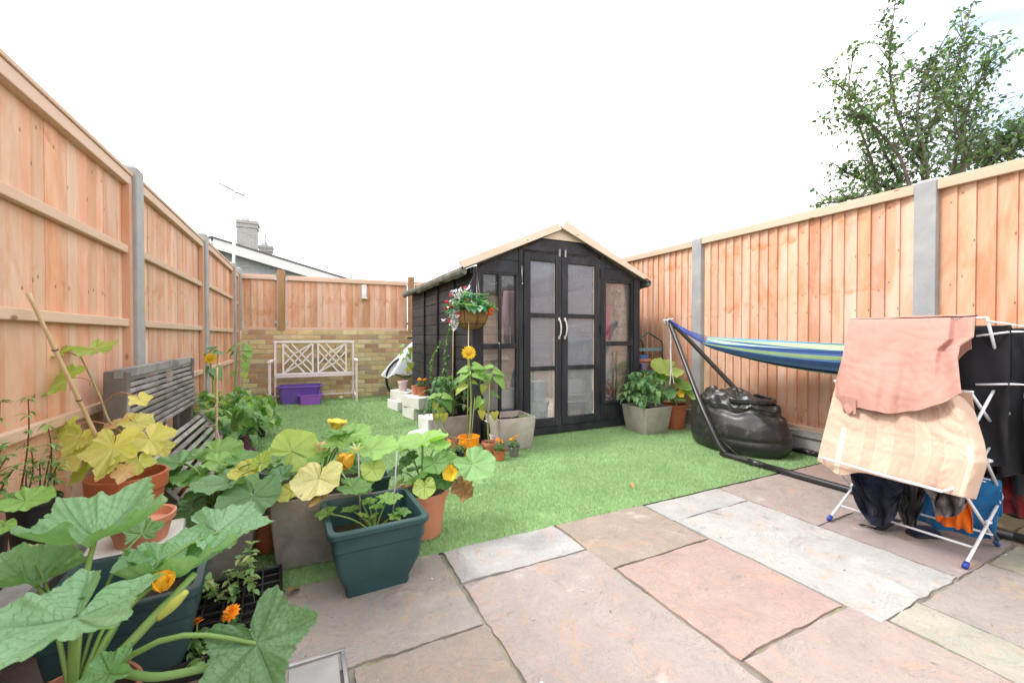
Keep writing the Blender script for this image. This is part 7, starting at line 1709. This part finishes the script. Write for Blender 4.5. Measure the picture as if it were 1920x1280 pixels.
beans('bean_plant', 'bean plant furthest from the bench in the row by the left fence', V(-.42, 4.95, 0), .20, .40, 'black_plastic', .08, .18, 50, 5)
def pole(label, a, c, r=.006, ties=0):
    t = thing('bamboo_cane', label, 'cane', tuple(a)); b = MB(); d = V(*c) - V(*a); b.tube([d * (i / 12) for i in range(13)], [r * (1.15 if i % 4 == 0 else 1) for i in range(13)], 8); b.build('cane', 'bamboo', t)
    if ties:
        for k in range(ties):
            f_ = .28 + .14 * k; b = MB(); p = d * f_
            b.tube([p + V(.009 * math.cos(q), .009 * math.sin(q), .002 * q) for q in [i * .7 for i in range(14)]], .0035, 5); b.tube([p + V(.009, 0, 0), p + V(.04 - .02 * k, -.02, -.03 - .01 * k), p + V(.05 - .06 * k, -.03, -.06)], .004, 5); b.build('tie', 'pink_tie', t)
    return t
mat('pink_tie', (.66, .42, .40), .8, (.58, .36, .35), 20, .3, 90)
a_ = PZ(385, 880, 0.0); a_ = V(-.56, 3.55, 0); pole('cane with knotted pink ties standing near the far end of the old bench', a_, PD(407, 688, (a_ - CP).dot(FW) + .1), .0065, 4)
a_ = V(-.62, 5.35, 0); pole('tall cane supporting the sunflower stem before the brick wall', a_, PD(451, 620, (a_ - CP).dot(FW) + .1), .008)
a_ = V(-.77, 4.6, 0); pole('thin bare cane against the third fence panel', a_, PD(410, 655, (a_ - CP).dot(FW)), .005)
S5 = V(-.60, 5.25, 0); t = thing('sunflower', 'tall leafy sunflower without flower tied to a cane by the brick wall corner', 'sunflower', tuple(S5)); round_pot(t, .09, .18, 'terracotta_plastic'); d5 = (S5 - CP).dot(FW)
plant_tall(t, S5, d5, [(440, 760), (442, 700), (445, 655)], [(440, 650, 170, .10, 15, LG), (458, 650, 10, .10, 20, LG), (462, 658, -20, .11, 40, LG), (438, 662, 190, .10, 30, DG), (450, 646, 90, .09, 0, LG), (455, 668, 0, .08, 50, LG), (459, 680, -30, .11, 60, LG), (440, 698, 200, .10, 30, LGR), (456, 698, -10, .09, 60, YG), (434, 655, 200, .09, 20, LG)], r=.010)
S6 = V(-.76, 4.55, 0); t = thing('sunflower', 'drooping sunflower with a small yellow head before the second fence post', 'sunflower', tuple(S6)); round_pot(t, .08, .17, 'black_plastic'); d6 = (S6 - CP).dot(FW)
plant_tall(t, S6, d6, [(400, 770), (399, 720), (394, 672), (396, 660)], [(393, 660, 150, .10, 20, BGR), (400, 660, 20, .09, 10, BGR), (392, 688, 210, .10, 55, (.10, .24, .13)), (402, 690, -20, .13, 45, (.22, .36, .2)), (398, 694, -90, .09, 65, (.12, .26, .13)), (396, 655, 90, .10, 0, BGR)], r=.008)
sunhead(t, PD(394, 672, d6 - .03) - S6, .055, V(.5, -.8, -.35).normalized(), 9)

# ---- drain cover let into the paving
dr0 = V(.022, 1.378, 0); t = thing('drain_cover', 'small square drain cover with metal frame let into the paving near the seed tray', 'drain cover', tuple(dr0)); b = MB(); s_ = .085
for sx, sy, a, c in ((0, s_, 2 * s_ + .012, .012), (0, -s_, 2 * s_ + .012, .012), (s_, 0, .012, 2 * s_ - .013), (-s_, 0, .012, 2 * s_ - .013)): b.box((sx, sy, .001), (a, c, .014))
b.build('frame', 'steel', t, smooth=False, bevel=.001); b = MB(); b.box((0, 0, -.002), (2 * s_ - .03, 2 * s_ - .03, .012)); b.build('infill', 'concrete_post', t, smooth=False, bevel=.002)
